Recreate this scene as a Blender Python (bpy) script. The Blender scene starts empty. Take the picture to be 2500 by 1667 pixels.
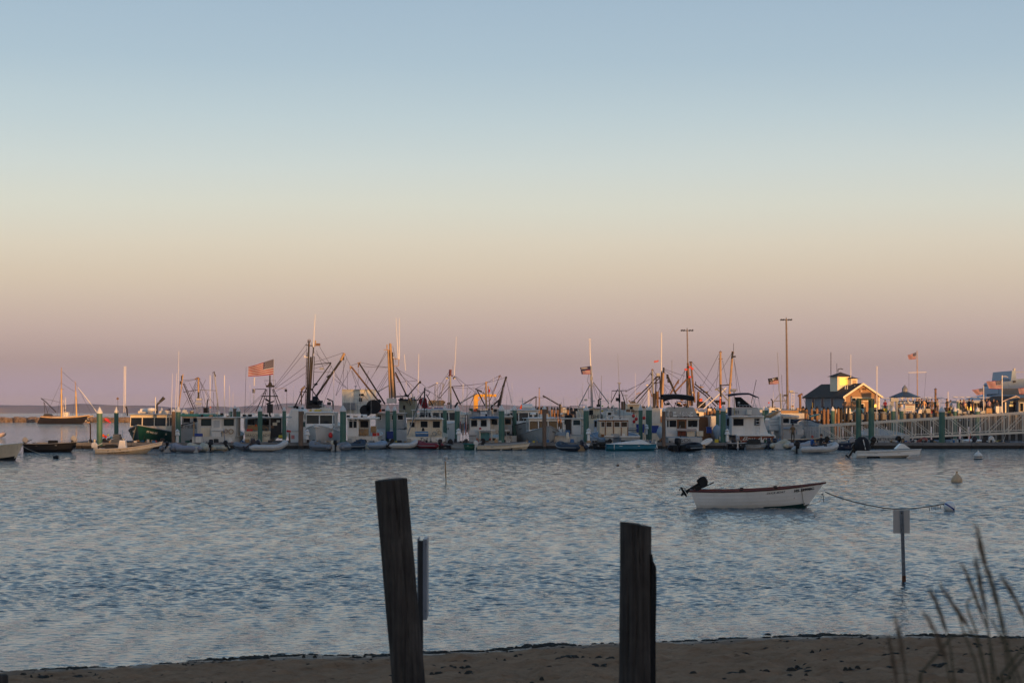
import bpy, bmesh, math, random
import numpy as np
from mathutils import Vector, Matrix, Euler, noise as mnoise

random.seed(7)
rng = np.random.default_rng(11)
R = math.radians
C = bpy.context.scene.collection
scene = bpy.context.scene

F, CX, HY, H = 4861.0, 1250.0, 1003.0, 3.35       # pixels of focal length, principal column, horizon row, eye height
cam_d = bpy.data.cameras.new('camera')
cam = bpy.data.objects.new('camera', cam_d)
C.objects.link(cam)
cam.location = (0, 0, H)
cam.rotation_euler = (R(90), 0, 0)
cam_d.sensor_width = 36
cam_d.lens = 36 * F / 2500
cam_d.shift_y = (HY - 833.5) / 2500
cam_d.clip_start = 0.2
cam_d.clip_end = 30000
cam_d.dof.use_dof = True
cam_d.dof.focus_distance = 120
cam_d.dof.aperture_fstop = 6.3
scene.camera = cam

SUN_EL, SUN_AZ = R(2.6), R(25)                     # sun low behind the camera, to the right
sun_dir = Vector((math.sin(SUN_AZ) * math.cos(SUN_EL), -math.cos(SUN_AZ) * math.cos(SUN_EL), math.sin(SUN_EL)))
sd = bpy.data.lights.new('sun', 'SUN')
sd.energy = 5.0
sd.angle = R(0.53)
sd.color = (1.0, 0.50, 0.17)
sun = bpy.data.objects.new('sun', sd)
C.objects.link(sun)
sun.rotation_euler = sun_dir.to_track_quat('Z', 'Y').to_euler()
sun.location = sun_dir * 50

def s2l(c):
    return tuple(((v / 255 / 12.92) if v / 255 <= 0.04045 else ((v / 255 + 0.055) / 1.055) ** 2.4) for v in c)

world = bpy.data.worlds.new('World')
scene.world = world
world.use_nodes = True
wn, wl = world.node_tree.nodes, world.node_tree.links
wn.clear()
out = wn.new('ShaderNodeOutputWorld')
add = wn.new('ShaderNodeAddShader')
sky = wn.new('ShaderNodeTexSky')
sky.sky_type = 'NISHITA'
sky.sun_disc = False
sky.sun_elevation = SUN_EL
sky.sun_rotation = math.pi - SUN_AZ
sky.dust_density = 2.5
bg1 = wn.new('ShaderNodeBackground'); bg1.inputs['Strength'].default_value = 0.08
bg2 = wn.new('ShaderNodeBackground'); bg2.inputs['Strength'].default_value = 1.0
tc = wn.new('ShaderNodeTexCoord'); sep = wn.new('ShaderNodeSeparateXYZ')
asin = wn.new('ShaderNodeMath'); asin.operation = 'ARCSINE'
mr = wn.new('ShaderNodeMapRange')
mr.inputs['From Min'].default_value = R(-3); mr.inputs['From Max'].default_value = R(90)
mp = wn.new('ShaderNodeMath'); mp.operation = 'POWER'; mp.inputs[1].default_value = 0.5
ramp = wn.new('ShaderNodeValToRGB')
wl.new(tc.outputs['Generated'], sep.inputs[0]); wl.new(sep.outputs['Z'], asin.inputs[0])
szn = wn.new('ShaderNodeTexNoise'); szn.inputs['Scale'].default_value = 2.2; szn.inputs['Detail'].default_value = 3
smp = wn.new('ShaderNodeMapping'); smp.inputs['Scale'].default_value = (1, 1, 5)
wl.new(tc.outputs['Generated'], smp.inputs[0]); wl.new(smp.outputs[0], szn.inputs['Vector'])
sw = wn.new('ShaderNodeMath'); sw.operation = 'MULTIPLY_ADD'; sw.inputs[1].default_value = R(1.1); sw.inputs[2].default_value = -R(0.55)
swa = wn.new('ShaderNodeMath'); swa.operation = 'ADD'
wl.new(szn.outputs['Fac'], sw.inputs[0]); wl.new(sw.outputs[0], swa.inputs[0]); wl.new(asin.outputs[0], swa.inputs[1])
wl.new(swa.outputs[0], mr.inputs['Value']); wl.new(mr.outputs[0], mp.inputs[0]); wl.new(mp.outputs[0], ramp.inputs[0])
SKY = [(-3, (138, 124, 136)), (-0.1, (156, 140, 154)), (0.5, (163, 146, 161)), (1.25, (162, 144, 147)), (2.2, (178, 160, 160)), (3.1, (188, 172, 166)), (3.9, (196, 182, 171)), (4.8, (200, 191, 181)), (5.9, (196, 197, 192)), (7.1, (185, 194, 198)), (8.4, (169, 185, 197)), (10.0, (150, 171, 191)), (11.8, (139, 161, 185)), (17, (120, 150, 178)), (28, (96, 128, 162)), (50, (68, 98, 136)), (90, (54, 82, 122))]
cr = ramp.color_ramp
while len(cr.elements) > 1:
    cr.elements.remove(cr.elements[0])
for i, (el, c) in enumerate(SKY):
    pos = math.sqrt(max(0, (el + 3) / 93))
    e = cr.elements[0] if i == 0 else cr.elements.new(pos)
    e.position = pos
    e.color = (*s2l(c), 1)
wl.new(ramp.outputs[0], bg2.inputs['Color']); wl.new(sky.outputs[0], bg1.inputs['Color'])
wl.new(bg1.outputs[0], add.inputs[0]); wl.new(bg2.outputs[0], add.inputs[1]); wl.new(add.outputs[0], out.inputs['Surface'])

vs = scene.view_settings
vs.view_transform = 'Standard'; vs.look = 'None'; vs.gamma = 1; vs.exposure = 0.0; vs.use_curve_mapping = False
scene.cycles.max_bounces = 5
scene.cycles.glossy_bounces = 3
scene.cycles.diffuse_bounces = 2

_mats = {}
def M(name, col, rough=0.6, var=0.12, scale=2.0, metal=0.0, bump=0.0, streak=0.0, rust=None, emit=0.0, spec=0.4, stretch=(1, 1, 1)):
    if name in _mats:
        return _mats[name]
    m = bpy.data.materials.new(name)
    m.use_nodes = True
    n, l = m.node_tree.nodes, m.node_tree.links
    b = n['Principled BSDF']
    b.inputs['Roughness'].default_value = rough
    b.inputs['Metallic'].default_value = metal
    b.inputs['Specular IOR Level'].default_value = spec
    t = n.new('ShaderNodeTexCoord'); mpg = n.new('ShaderNodeMapping'); mpg.inputs['Scale'].default_value = stretch
    l.new(t.outputs['Object'], mpg.inputs[0])
    nz = n.new('ShaderNodeTexNoise'); nz.inputs['Scale'].default_value = scale; nz.inputs['Detail'].default_value = 6
    nz.inputs['Roughness'].default_value = 0.65
    l.new(mpg.outputs[0], nz.inputs['Vector'])
    rp = n.new('ShaderNodeValToRGB')
    rp.color_ramp.elements[0].position = 0.30; rp.color_ramp.elements[1].position = 0.70
    rp.color_ramp.elements[0].color = (*[c * (1 - var * 1.6) for c in col], 1)
    rp.color_ramp.elements[1].color = (*[min(1, c * (1 + var * 0.7)) for c in col], 1)
    l.new(nz.outputs['Fac'], rp.inputs[0])
    last = rp.outputs[0]
    if streak > 0:
        mp2 = n.new('ShaderNodeMapping'); mp2.inputs['Scale'].default_value = (6, 6, 0.5)
        l.new(t.outputs['Object'], mp2.inputs[0])
        n2 = n.new('ShaderNodeTexNoise'); n2.inputs['Scale'].default_value = 1.6; n2.inputs['Detail'].default_value = 4
        l.new(mp2.outputs[0], n2.inputs['Vector'])
        r2 = n.new('ShaderNodeValToRGB'); r2.color_ramp.elements[0].position = 0.56; r2.color_ramp.elements[1].position = 0.74
        r2.color_ramp.elements[0].color = (0, 0, 0, 1); r2.color_ramp.elements[1].color = (streak, streak, streak, 1)
        l.new(n2.outputs['Fac'], r2.inputs[0])
        mx = n.new('ShaderNodeMix'); mx.data_type = 'RGBA'
        l.new(r2.outputs[0], mx.inputs['Factor']); l.new(last, mx.inputs['A'])
        mx.inputs['B'].default_value = (*(rust or (0.16, 0.10, 0.06)), 1)
        last = mx.outputs['Result']
    l.new(last, b.inputs['Base Color'])
    if bump > 0:
        bp = n.new('ShaderNodeBump'); bp.inputs['Strength'].default_value = bump; bp.inputs['Distance'].default_value = 0.02
        n3 = n.new('ShaderNodeTexNoise'); n3.inputs['Scale'].default_value = scale * 6; n3.inputs['Detail'].default_value = 5
        l.new(mpg.outputs[0], n3.inputs['Vector']); l.new(n3.outputs['Fac'], bp.inputs['Height']); l.new(bp.outputs[0], b.inputs['Normal'])
    if emit > 0:
        b.inputs['Emission Color'].default_value = (*col, 1); b.inputs['Emission Strength'].default_value = emit
    _mats[name] = m
    return m

white = M('white_paint', (0.76, 0.73, 0.67), 0.45, 0.08, 1.5, streak=0.28)
white2 = M('aged_white_paint', (0.66, 0.63, 0.56), 0.5, 0.12, 1.5, streak=0.40)
cleanwhite = M('gelcoat_white', (0.80, 0.78, 0.73), 0.3, 0.05, 1.0, streak=0.10)
cream = M('cream_paint', (0.74, 0.64, 0.48), 0.5, 0.1, 1.5, streak=0.30)
greyp = M('grey_paint', (0.34, 0.36, 0.36), 0.5, 0.12, 1.5, streak=0.3)
lgrey = M('light_grey_paint', (0.48, 0.48, 0.46), 0.5, 0.1, 1.5, streak=0.25)
teal = M('teal_paint', (0.03, 0.22, 0.22), 0.5, 0.12, 2)
bluep = M('blue_paint', (0.03, 0.13, 0.30), 0.45, 0.12, 2)
aqua = M('aqua_paint', (0.004, 0.15, 0.24), 0.35, 0.1, 1.5)
lblue = M('pale_blue_paint', (0.27, 0.37, 0.47), 0.5, 0.1, 1.5, streak=0.2)
dgreen = M('dark_green_paint', (0.008, 0.055, 0.045), 0.35, 0.15, 2)
green2 = M('boat_green_paint', (0.01, 0.09, 0.05), 0.4, 0.15, 2)
navy = M('navy_paint', (0.010, 0.017, 0.045), 0.35, 0.1, 2)
black = M('black_paint', (0.008, 0.009, 0.011), 0.4, 0.1, 3, spec=.2)
blackrub = M('black_rubber', (0.010, 0.011, 0.014), 0.6, 0.15, 3, spec=.12)
canvas_black = M('black_canvas', (0.008, 0.008, 0.010), 0.85, 0.2, 3)
canvas_navy = M('navy_canvas', (0.010, 0.014, 0.040), 0.85, 0.2, 3)
steel_dark = M('dark_rig_steel', (0.018, 0.016, 0.016), 0.6, 0.3, 2, streak=0.3, rust=(0.09, 0.035, 0.012))
steel_rust = M('rusty_rig_steel', (0.20, 0.11, 0.055), 0.7, 0.35, 1.5, bump=0.2)
steel_tan = M('buff_rig_steel', (0.42, 0.27, 0.14), 0.6, 0.2, 1.5, streak=0.35, rust=(0.10, 0.04, 0.02))  # tan also paints sunlit tops of dark masts and booms
steel_grey = M('galvanised_steel', (0.26, 0.27, 0.28), 0.45, 0.2, 4, metal=0.3)
alu = M('aluminium', (0.50, 0.51, 0.52), 0.4, 0.1, 3, metal=0.5)
fibre = M('fibreglass_whip', (0.78, 0.74, 0.68), 0.4, 0.04, 3)
wire = M('wire_rope', (0.045, 0.04, 0.04), 0.7, 0.2, 4)
ropel = M('pale_rope', (0.40, 0.37, 0.31), 0.9, 0.2, 20)
pilegreen = M('green_pile_sleeve', (0.06, 0.15, 0.112), 0.55, 0.12, 1.2, streak=0.15, rust=(0.03, 0.05, 0.03))
pilecap = M('white_pile_cap', (0.66, 0.66, 0.64), 0.5, 0.06, 3)
pilewood = M('weathered_pile_wood', (0.20, 0.135, 0.095), 0.9, 0.3, 3, bump=0.5, stretch=(6, 6, 0.6))
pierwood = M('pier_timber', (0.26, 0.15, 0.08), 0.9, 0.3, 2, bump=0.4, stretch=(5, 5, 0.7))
darkwood = M('dark_wet_shaded_timber', (0.035, 0.030, 0.024), 0.8, 0.3, 3, bump=0.3)
dockwood = M('grey_dock_timber', (0.20, 0.195, 0.19), 0.85, 0.3, 2, bump=0.3, stretch=(1, 8, 8))
varnish = M('varnished_wood', (0.22, 0.08, 0.02), 0.35, 0.25, 4, stretch=(6, 6, 1))
glass = M('dark_glass', (0.010, 0.012, 0.014), 0.05, 0.1, 1, spec=0.25)
glass2 = M('greenish_glass', (0.03, 0.05, 0.05), 0.05, 0.1, 1, spec=0.3)
hyp = M('grey_inflatable_fabric', (0.19, 0.20, 0.22), 0.6, 0.12, 3)
hypl = M('light_inflatable_fabric', (0.55, 0.54, 0.51), 0.5, 0.10, 3, streak=0.2)
hypb = M('pale_blue_inflatable_fabric', (0.24, 0.31, 0.39), 0.55, 0.12, 3)
hypd = M('dark_blue_inflatable_fabric', (0.016, 0.028, 0.05), 0.55, 0.12, 3)
hypo = M('orange_inflatable_fabric', (0.36, 0.075, 0.03), 0.6, 0.12, 3)
hypr = M('red_inflatable_fabric', (0.20, 0.012, 0.018), 0.6, 0.12, 3)
hypy = M('stained_cream_inflatable_fabric', (0.50, 0.46, 0.34), 0.6, 0.12, 3, streak=0.5, rust=(0.06, 0.05, 0.03))
red = M('red_plastic', (0.55, 0.02, 0.015), 0.4, 0.1, 3)
orangep = M('orange_plastic', (0.75, 0.10, 0.02), 0.45, 0.1, 3)
yellowp = M('yellow_plastic', (0.62, 0.46, 0.03), 0.45, 0.1, 3)
craneyel = M('yellow_crane_paint', (0.62, 0.33, 0.03), 0.45, 0.12, 2)
bluepl = M('blue_plastic', (0.01, 0.045, 0.25), 0.45, 0.1, 3)
tanp = M('tan_wood_board', (0.40, 0.25, 0.12), 0.7, 0.2, 4)
netm = M('piled_netting', (0.035, 0.035, 0.03), 0.95, 0.4, 9, bump=0.8)
lampglass = M('floodlight_glass', (0.7, 0.62, 0.5), 0.15, 0.05, 2)
amber = M('amber_window_glow', (1.0, 0.52, 0.08), 0.4, 0.1, 3, emit=1.5)  # lit windows, and glow standing in for sun on cupola panes
antifoul_r = M('red_antifouling', (0.12, 0.02, 0.015), 0.7, 0.2, 3)
antifoul_b = M('black_antifouling', (0.010, 0.012, 0.014), 0.7, 0.2, 3)
antifoul_g = M('green_antifouling', (0.006, 0.045, 0.04), 0.6, 0.2, 3)
skinm = M('skin', (0.42, 0.25, 0.17), 0.6, 0.05, 6)
letters = M('dark_lettering', (0.02, 0.018, 0.018), 0.5, 0.05, 5)
lettersw = M('white_lettering', (0.75, 0.73, 0.68), 0.5, 0.05, 5)

class MB:
    def __init__(s):
        s.v, s.f, s.m, s.xf = [], [], [], Matrix.Identity(4)
    def add(s, vs, fs, mi=0):
        o = len(s.v)
        s.v += [tuple(s.xf @ Vector(p)) for p in vs]
        s.f += [tuple(i + o for i in f) for f in fs]
        s.m += [mi] * len(fs)
        return s
    def box(s, x0, x1, y0, y1, z0, z1, mi=0, tx=0.0, ty=0.0):
        """axis-aligned box; tx/ty draw the top in on each side"""
        vs = [(x0, y0, z0), (x1, y0, z0), (x1, y1, z0), (x0, y1, z0), (x0 + tx, y0 + ty, z1), (x1 - tx, y0 + ty, z1), (x1 - tx, y1 - ty, z1), (x0 + tx, y1 - ty, z1)]
        return s.add(vs, [(0, 3, 2, 1), (4, 5, 6, 7), (0, 1, 5, 4), (1, 2, 6, 5), (2, 3, 7, 6), (3, 0, 4, 7)], mi)
    def tube(s, pts, r, n=8, mi=0, cap=True, r1=None):
        pts = [Vector(p) for p in pts]
        k = len(pts)
        rs = r if isinstance(r, (list, tuple)) else [r + ((r1 - r) * i / (k - 1) if r1 is not None else 0) for i in range(k)]
        vs, fs = [], []
        up = None
        for i, p in enumerate(pts):
            d = (pts[min(i + 1, k - 1)] - pts[max(i - 1, 0)])
            if d.length < 1e-9:
                d = Vector((0, 0, 1))
            d.normalize()
            if up is None:
                up = Vector((0, 0, 1)) if abs(d.z) < 0.9 else Vector((0, 1, 0))
            a = d.cross(up)
            if a.length < 1e-4:
                a = d.cross(Vector((1, 0, 0)))
            a.normalize(); b = a.cross(d)
            up = b
            for j in range(n):
                w = 2 * math.pi * j / n
                vs.append(p + (a * math.cos(w) + b * math.sin(w)) * rs[i])
        for i in range(k - 1):
            for j in range(n):
                fs.append((i * n + j, i * n + (j + 1) % n, (i + 1) * n + (j + 1) % n, (i + 1) * n + j))
        if cap:
            fs.append(tuple(range(n - 1, -1, -1))); fs.append(tuple(range((k - 1) * n, k * n)))
        return s.add(vs, fs, mi)
    def lathe(s, prof, c=(0, 0, 0), n=12, mi=0, axis='z'):
        vs, fs = [], []
        for r, z in prof:
            for j in range(n):
                w = 2 * math.pi * j / n
                x, y = r * math.cos(w), r * math.sin(w)
                p = (x, y, z) if axis == 'z' else ((z, x, y) if axis == 'x' else (x, z, y))
                vs.append((p[0] + c[0], p[1] + c[1], p[2] + c[2]))
        for i in range(len(prof) - 1):
            for j in range(n):
                fs.append((i * n + j, i * n + (j + 1) % n, (i + 1) * n + (j + 1) % n, (i + 1) * n + j))
        fs.append(tuple(range(n - 1, -1, -1))); fs.append(tuple(range((len(prof) - 1) * n, len(prof) * n)))
        return s.add(vs, fs, mi)
    def ball(s, c, r, n=10, k=6, mi=0, sz=1.0):
        return s.lathe([(max(0.001, r * math.sin(math.pi * i / k)), -r * sz * math.cos(math.pi * i / k)) for i in range(k + 1)], c, n, mi)
    def prism(s, poly, y0, y1, mi=0):
        """polygon in x,z pushed from y0 to y1"""
        n = len(poly)
        vs = [(x, y0, z) for x, z in poly] + [(x, y1, z) for x, z in poly]
        fs = [tuple(range(n)), tuple(range(2 * n - 1, n - 1, -1))] + [(i, n + i, n + (i + 1) % n, (i + 1) % n) for i in range(n)]
        return s.add(vs, fs, mi)
    def grid(s, P, nu, nv, mi=0, mf=None):
        vs = [P(i / nu, j / nv) for j in range(nv + 1) for i in range(nu + 1)]
        o = len(s.v)
        s.v += [tuple(s.xf @ Vector(p)) for p in vs]
        for j in range(nv):
            for i in range(nu):
                a = o + j * (nu + 1) + i
                s.f.append((a, a + 1, a + nu + 2, a + nu + 1))
                s.m.append(mf(i, j) if mf else mi)
        return s
    def build(s, name, mats, parent=None, smooth=False, bevel=0.0, loc=None, solid=0.0):
        me = bpy.data.meshes.new(name)
        me.from_pydata(s.v, [], s.f)
        if not isinstance(mats, (list, tuple)):
            mats = [mats]
        for m in mats:
            me.materials.append(m)
        if len(mats) > 1:
            me.polygons.foreach_set('material_index', s.m)
        if smooth:
            me.polygons.foreach_set('use_smooth', [True] * len(me.polygons))
        bm = bmesh.new(); bm.from_mesh(me); bmesh.ops.recalc_face_normals(bm, faces=bm.faces); bm.to_mesh(me); bm.free()
        me.update()
        if smooth:
            try:
                me.set_sharp_from_angle(angle=R(40))
            except Exception:
                pass
        o = bpy.data.objects.new(name, me)
        C.objects.link(o)
        if parent is not None:
            o.parent = parent
        if loc is not None:
            o.location = loc
        if bevel > 0:
            b = o.modifiers.new('bevel', 'BEVEL'); b.width = bevel; b.segments = 2; b.limit_method = 'ANGLE'
        if solid > 0:
            b = o.modifiers.new('solid', 'SOLIDIFY'); b.thickness = solid
        return o

def tag(o, label, cat, group=None, kind=None):
    if label: o['label'] = label
    if cat: o['category'] = cat
    if group: o['group'] = group
    if kind: o['kind'] = kind
    return o

def empty(name, loc, rz=0.0):
    o = bpy.data.objects.new(name, None)
    o.empty_display_size = 0.3
    C.objects.link(o)
    o.location = loc
    o.rotation_euler = (0, 0, rz)
    return o

def copy_tree(o, parent=None):
    c = o.copy(); C.objects.link(c)
    if parent is not None:
        c.parent = parent
    for ch in o.children:
        copy_tree(ch, c)
    return c

def W(px, py, Y):
    return Vector(((px - CX) * Y / F, Y, H - (py - HY) * Y / F))

def YM(Y):
    """the harbour front stands a little farther out than first paced off"""
    return 176 + (Y - 160) * 0.8 if 160 <= Y < 240 else Y

class T:
    """a thing whose parts are measured at distance Y"""
    def __init__(s, name, label, cat, px, Y, z=0.0, group=None):
        Y = YM(Y)
        s.o = W(px, HY, Y); s.o.z = z
        s.Y = Y
        s.root = empty(name, s.o)
        tag(s.root, label, cat, group)
        s.k = Y / F
    def L(s, px, py, dy=0.0):
        return W(px, py, s.Y + dy) - s.o
    def X(s, px, dy=0.0): return s.L(px, HY, dy).x
    def Z(s, py, dy=0.0): return s.L(CX, py, dy).z
    def bar(s, name, pts, w, mat, n=8, w1=None, part=None):
        """a round bar through points (px, py[, dy]); w is its width in pixels"""
        P = [s.L(*p) for p in pts]
        mb = MB().tube(P, w * s.k / 2, n, r1=(w1 * s.k / 2 if w1 else None))
        return mb.build(name, mat, part or s.root, smooth=n > 5)
    def wires(s, lst, w=0.8, mat=None, name='stay'):
        for l in lst:
            P = [s.L(*p) for p in l]
            if len(P) == 2:                        # a little sag
                a, b = P
                sag = (b - a).length * 0.012
                P = [a.lerp(b, t) - Vector((0, 0, sag * 4 * t * (1 - t))) for t in (0, .25, .5, .75, 1)]
            MB().tube(P, w * s.k / 2, 4, cap=False).build(name, mat or wire, s.root)
    def bx(s, name, x0, y0, x1, y1, dy0, dy1, mat, bevel=0.0, part=None, tx=0.0, build=True):
        """box spanning pixels x0..x1, y0(top)..y1(bottom), from Y+dy0 to Y+dy1"""
        mb = MB().box(s.X(x0, dy0), s.X(x1, dy0), dy0, dy1, s.Z(y1, dy0), s.Z(y0, dy0), tx=tx)
        return mb.build(name, mat, part or s.root, bevel=bevel)
    def window(s, x0, y0, x1, y1, dy, frame=None, gl=None, part=None, fw=0.9, depth=0.05):
        X0, X1, Z0, Z1 = s.X(x0, dy), s.X(x1, dy), s.Z(y1, dy), s.Z(y0, dy)
        w = fw * s.k
        mb = MB()
        d0, d1 = dy - depth, dy + 0.01
        mb.box(X0 - w, X0, d0, d1, Z0 - w, Z1 + w); mb.box(X1, X1 + w, d0, d1, Z0 - w, Z1 + w)
        mb.box(X0, X1, d0, d1, Z1, Z1 + w); mb.box(X0, X1, d0, d1, Z0 - w, Z0)
        fr = mb.build('window', frame or white, part or s.root)
        MB().box(X0, X1, dy - 0.015, dy + 0.01, Z0, Z1).build('pane', gl or glass, fr)
        return fr

def lettering(text, size, mat, parent, loc, rot=(R(90), 0, 0), extrude=0.004, name='lettering', shear=0.0, sx=1.0):
    cu = bpy.data.curves.new(name, 'FONT')
    cu.body = text; cu.size = size; cu.extrude = extrude; cu.align_x = 'CENTER'; cu.align_y = 'CENTER'; cu.shear = shear
    cu.materials.append(mat)
    tmp = bpy.data.objects.new('tmp_text', cu); C.objects.link(tmp)
    me = bpy.data.meshes.new_from_object(tmp.evaluated_get(bpy.context.evaluated_depsgraph_get()))
    bpy.data.objects.remove(tmp)
    o = bpy.data.objects.new(name, me)
    C.objects.link(o)
    o.parent = parent; o.location = loc; o.rotation_euler = rot; o.scale = (sx, 1, 1)
    return o
def fbm2(x, y, seed, n=9, base=1.0, anis=1.0):
    r = np.random.default_rng(seed)
    o = np.zeros_like(x)
    for i in range(n):
        k = base * (1.55 ** i); a = r.uniform(0, 2 * np.pi); ph = r.uniform(0, 6.28)
        o += np.sin(k * (np.cos(a) * x / anis + np.sin(a) * y) + ph + 1.3 * np.sin(0.6 * k * (np.sin(a) * x / anis - np.cos(a) * y) + ph * 2)) / (1.25 ** i)
    return o / n * 1.8

ys = [19.0]
while ys[-1] < 5100:
    y = ys[-1]
    px = y * y / (H * 1991)
    if y < 62: d = min(px * 0.31, 0.12)
    elif y < 176: d = 0.12 + (y - 62) * 0.0014
    else: d = 0.31 + (y - 176) * 0.035
    ys.append(y + max(0.055, d))
ys = np.array(ys)
NC = 560
us = np.concatenate([[-8, -3, -1.2, -0.6, -0.42, -0.34], np.linspace(-0.285, 0.285, NC), [0.34, 0.42, 0.6, 1.2, 3, 8]])
GY, GU = np.meshgrid(ys, us, indexing='ij')
GX = np.clip(GY * GU, -3700, 3700)
rowstep = np.gradient(ys)[:, None]
colstep = (GY * 0.57 / NC)
patch = 0.5 + 0.5 * fbm2(GX, GY, 5, 6, 0.05, 4.0)
amp_mod = np.clip(0.80 + 0.45 * patch, 0.75, 1.3)
shoal = np.clip((GY - 27) / 12, 0.35, 1.0)
Zw = np.zeros_like(GX)
rw = np.random.default_rng(3)
for i in range(140):
    far_ = i % 5 in (1, 3)
    lam = 0.27 * 2.5 ** rw.random() if far_ else 0.10 * 4.2 ** rw.random()
    ang = np.pi / 2 + rw.normal(0, 0.75) + 0.2       # travel mostly along y
    k = 2 * np.pi / lam
    slope = 0.033 * (lam / 0.4) ** -0.3
    a = slope / k
    if far_: a = a * np.clip((GY - 34) / 34, 0.12, 1.0) * 0.85
    fade = np.clip((lam / 2.15 - rowstep) / (lam / 5.0), 0, 1) * np.clip((lam / 2.4 - colstep) / (lam / 6), 0, 1)
    ph = rw.uniform(0, 6.28)
    wob = 0.9 * np.sin(GX * rw.uniform(.25, .9) + ph) + 0.9 * np.sin(GY * rw.uniform(.2, .7) - ph * 2)
    w = np.sin(k * (np.cos(ang) * GX + np.sin(ang) * GY) + ph + wob)
    Zw += a * fade * (w + 0.25 * np.cos(2 * (k * (np.cos(ang) * GX + np.sin(ang) * GY) + ph + wob)))
Zw = Zw * amp_mod * shoal
Zw[:, :6] = 0; Zw[:, -6:] = 0
nr, nc = GX.shape
co = np.stack([GX, GY, Zw], -1).reshape(-1, 3)
idx = np.arange(nr * nc).reshape(nr, nc)
faces = np.stack([idx[:-1, :-1], idx[:-1, 1:], idx[1:, 1:], idx[1:, :-1]], -1).reshape(-1, 4)
def np_mesh(name, co, faces, smooth=True):
    me = bpy.data.meshes.new(name)
    me.vertices.add(len(co)); me.vertices.foreach_set('co', co.astype(np.float32).ravel())
    me.loops.add(faces.size); me.loops.foreach_set('vertex_index', faces.astype(np.int32).ravel())
    me.polygons.add(len(faces))
    me.polygons.foreach_set('loop_start', np.arange(0, faces.size, 4, dtype=np.int32))
    me.polygons.foreach_set('loop_total', np.full(len(faces), 4, dtype=np.int32))
    me.polygons.foreach_set('use_smooth', np.full(len(faces), smooth))
    me.update(calc_edges=True)
    return me
wme = np_mesh('water', co, faces)
water = bpy.data.objects.new('water', wme); C.objects.link(water); water['kind'] = 'structure'
wm = bpy.data.materials.new('sea_water'); wm.use_nodes = True
n, l = wm.node_tree.nodes, wm.node_tree.links
b = n['Principled BSDF']
b.inputs['Base Color'].default_value = (0.012, 0.055, 0.074, 1)
b.inputs['Roughness'].default_value = 0.06
b.inputs['IOR'].default_value = 1.33
t = n.new('ShaderNodeTexCoord')
def wnoise(scale, sc, detail):
    mpn = n.new('ShaderNodeMapping'); mpn.inputs['Scale'].default_value = sc
    l.new(t.outputs['Object'], mpn.inputs[0])
    z = n.new('ShaderNodeTexNoise'); z.inputs['Scale'].default_value = scale; z.inputs['Detail'].default_value = detail; z.inputs['Roughness'].default_value = 0.6
    l.new(mpn.outputs[0], z.inputs['Vector'])
    return z
za = wnoise(1.0, (0.9, 1.6, 1), 6)        # metre waves seen far off
zb = wnoise(7.0, (0.8, 1.3, 1), 3)         # ripples
patchn = wnoise(0.022, (0.35, 1.0, 1), 3)
cd = n.new('ShaderNodeSeparateXYZ'); l.new(t.outputs['Object'], cd.inputs[0])
mrf = n.new('ShaderNodeMapRange'); mrf.inputs['From Min'].default_value = 38; mrf.inputs['From Max'].default_value = 100
mrf.inputs['To Min'].default_value = 0.0; mrf.inputs['To Max'].default_value = 1.0
l.new(cd.outputs['Y'], mrf.inputs['Value'])
pr = n.new('ShaderNodeMapRange'); pr.inputs['From Min'].default_value = 0.35; pr.inputs['From Max'].default_value = 0.65
pr.inputs['To Min'].default_value = 0.8; pr.inputs['To Max'].default_value = 1.15
l.new(patchn.outputs['Fac'], pr.inputs['Value'])
zc = wnoise(1.0, (1.5, 0.32, 1), 6)
pc = n.new('ShaderNodeMapRange'); pc.inputs['From Min'].default_value = 0.40; pc.inputs['From Max'].default_value = 0.60
pc.inputs['To Min'].default_value = 0.5; pc.inputs['To Max'].default_value = 1.7; l.new(zc.outputs['Fac'], pc.inputs['Value'])
mcc = n.new('ShaderNodeMath'); mcc.operation = 'MULTIPLY'; l.new(pc.outputs[0], mcc.inputs[0]); l.new(pr.outputs[0], mcc.inputs[1])
m1 = n.new('ShaderNodeMath'); m1.operation = 'MULTIPLY'; l.new(mrf.outputs[0], m1.inputs[0]); l.new(mcc.outputs[0], m1.inputs[1])
b1 = n.new('ShaderNodeBump'); b1.inputs['Distance'].default_value = 0.30
l.new(za.outputs['Fac'], b1.inputs['Height']); l.new(m1.outputs[0], b1.inputs['Strength'])
m2 = n.new('ShaderNodeMath'); m2.operation = 'MULTIPLY'; m2.inputs[1].default_value = 0.55; l.new(mcc.outputs[0], m2.inputs[0])
b2 = n.new('ShaderNodeBump'); b2.inputs['Distance'].default_value = 0.04
l.new(zb.outputs['Fac'], b2.inputs['Height']); l.new(m2.outputs[0], b2.inputs['Strength']); l.new(b1.outputs[0], b2.inputs['Normal'])
l.new(b2.outputs[0], b.inputs['Normal'])
wme.materials.append(wm)

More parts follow.
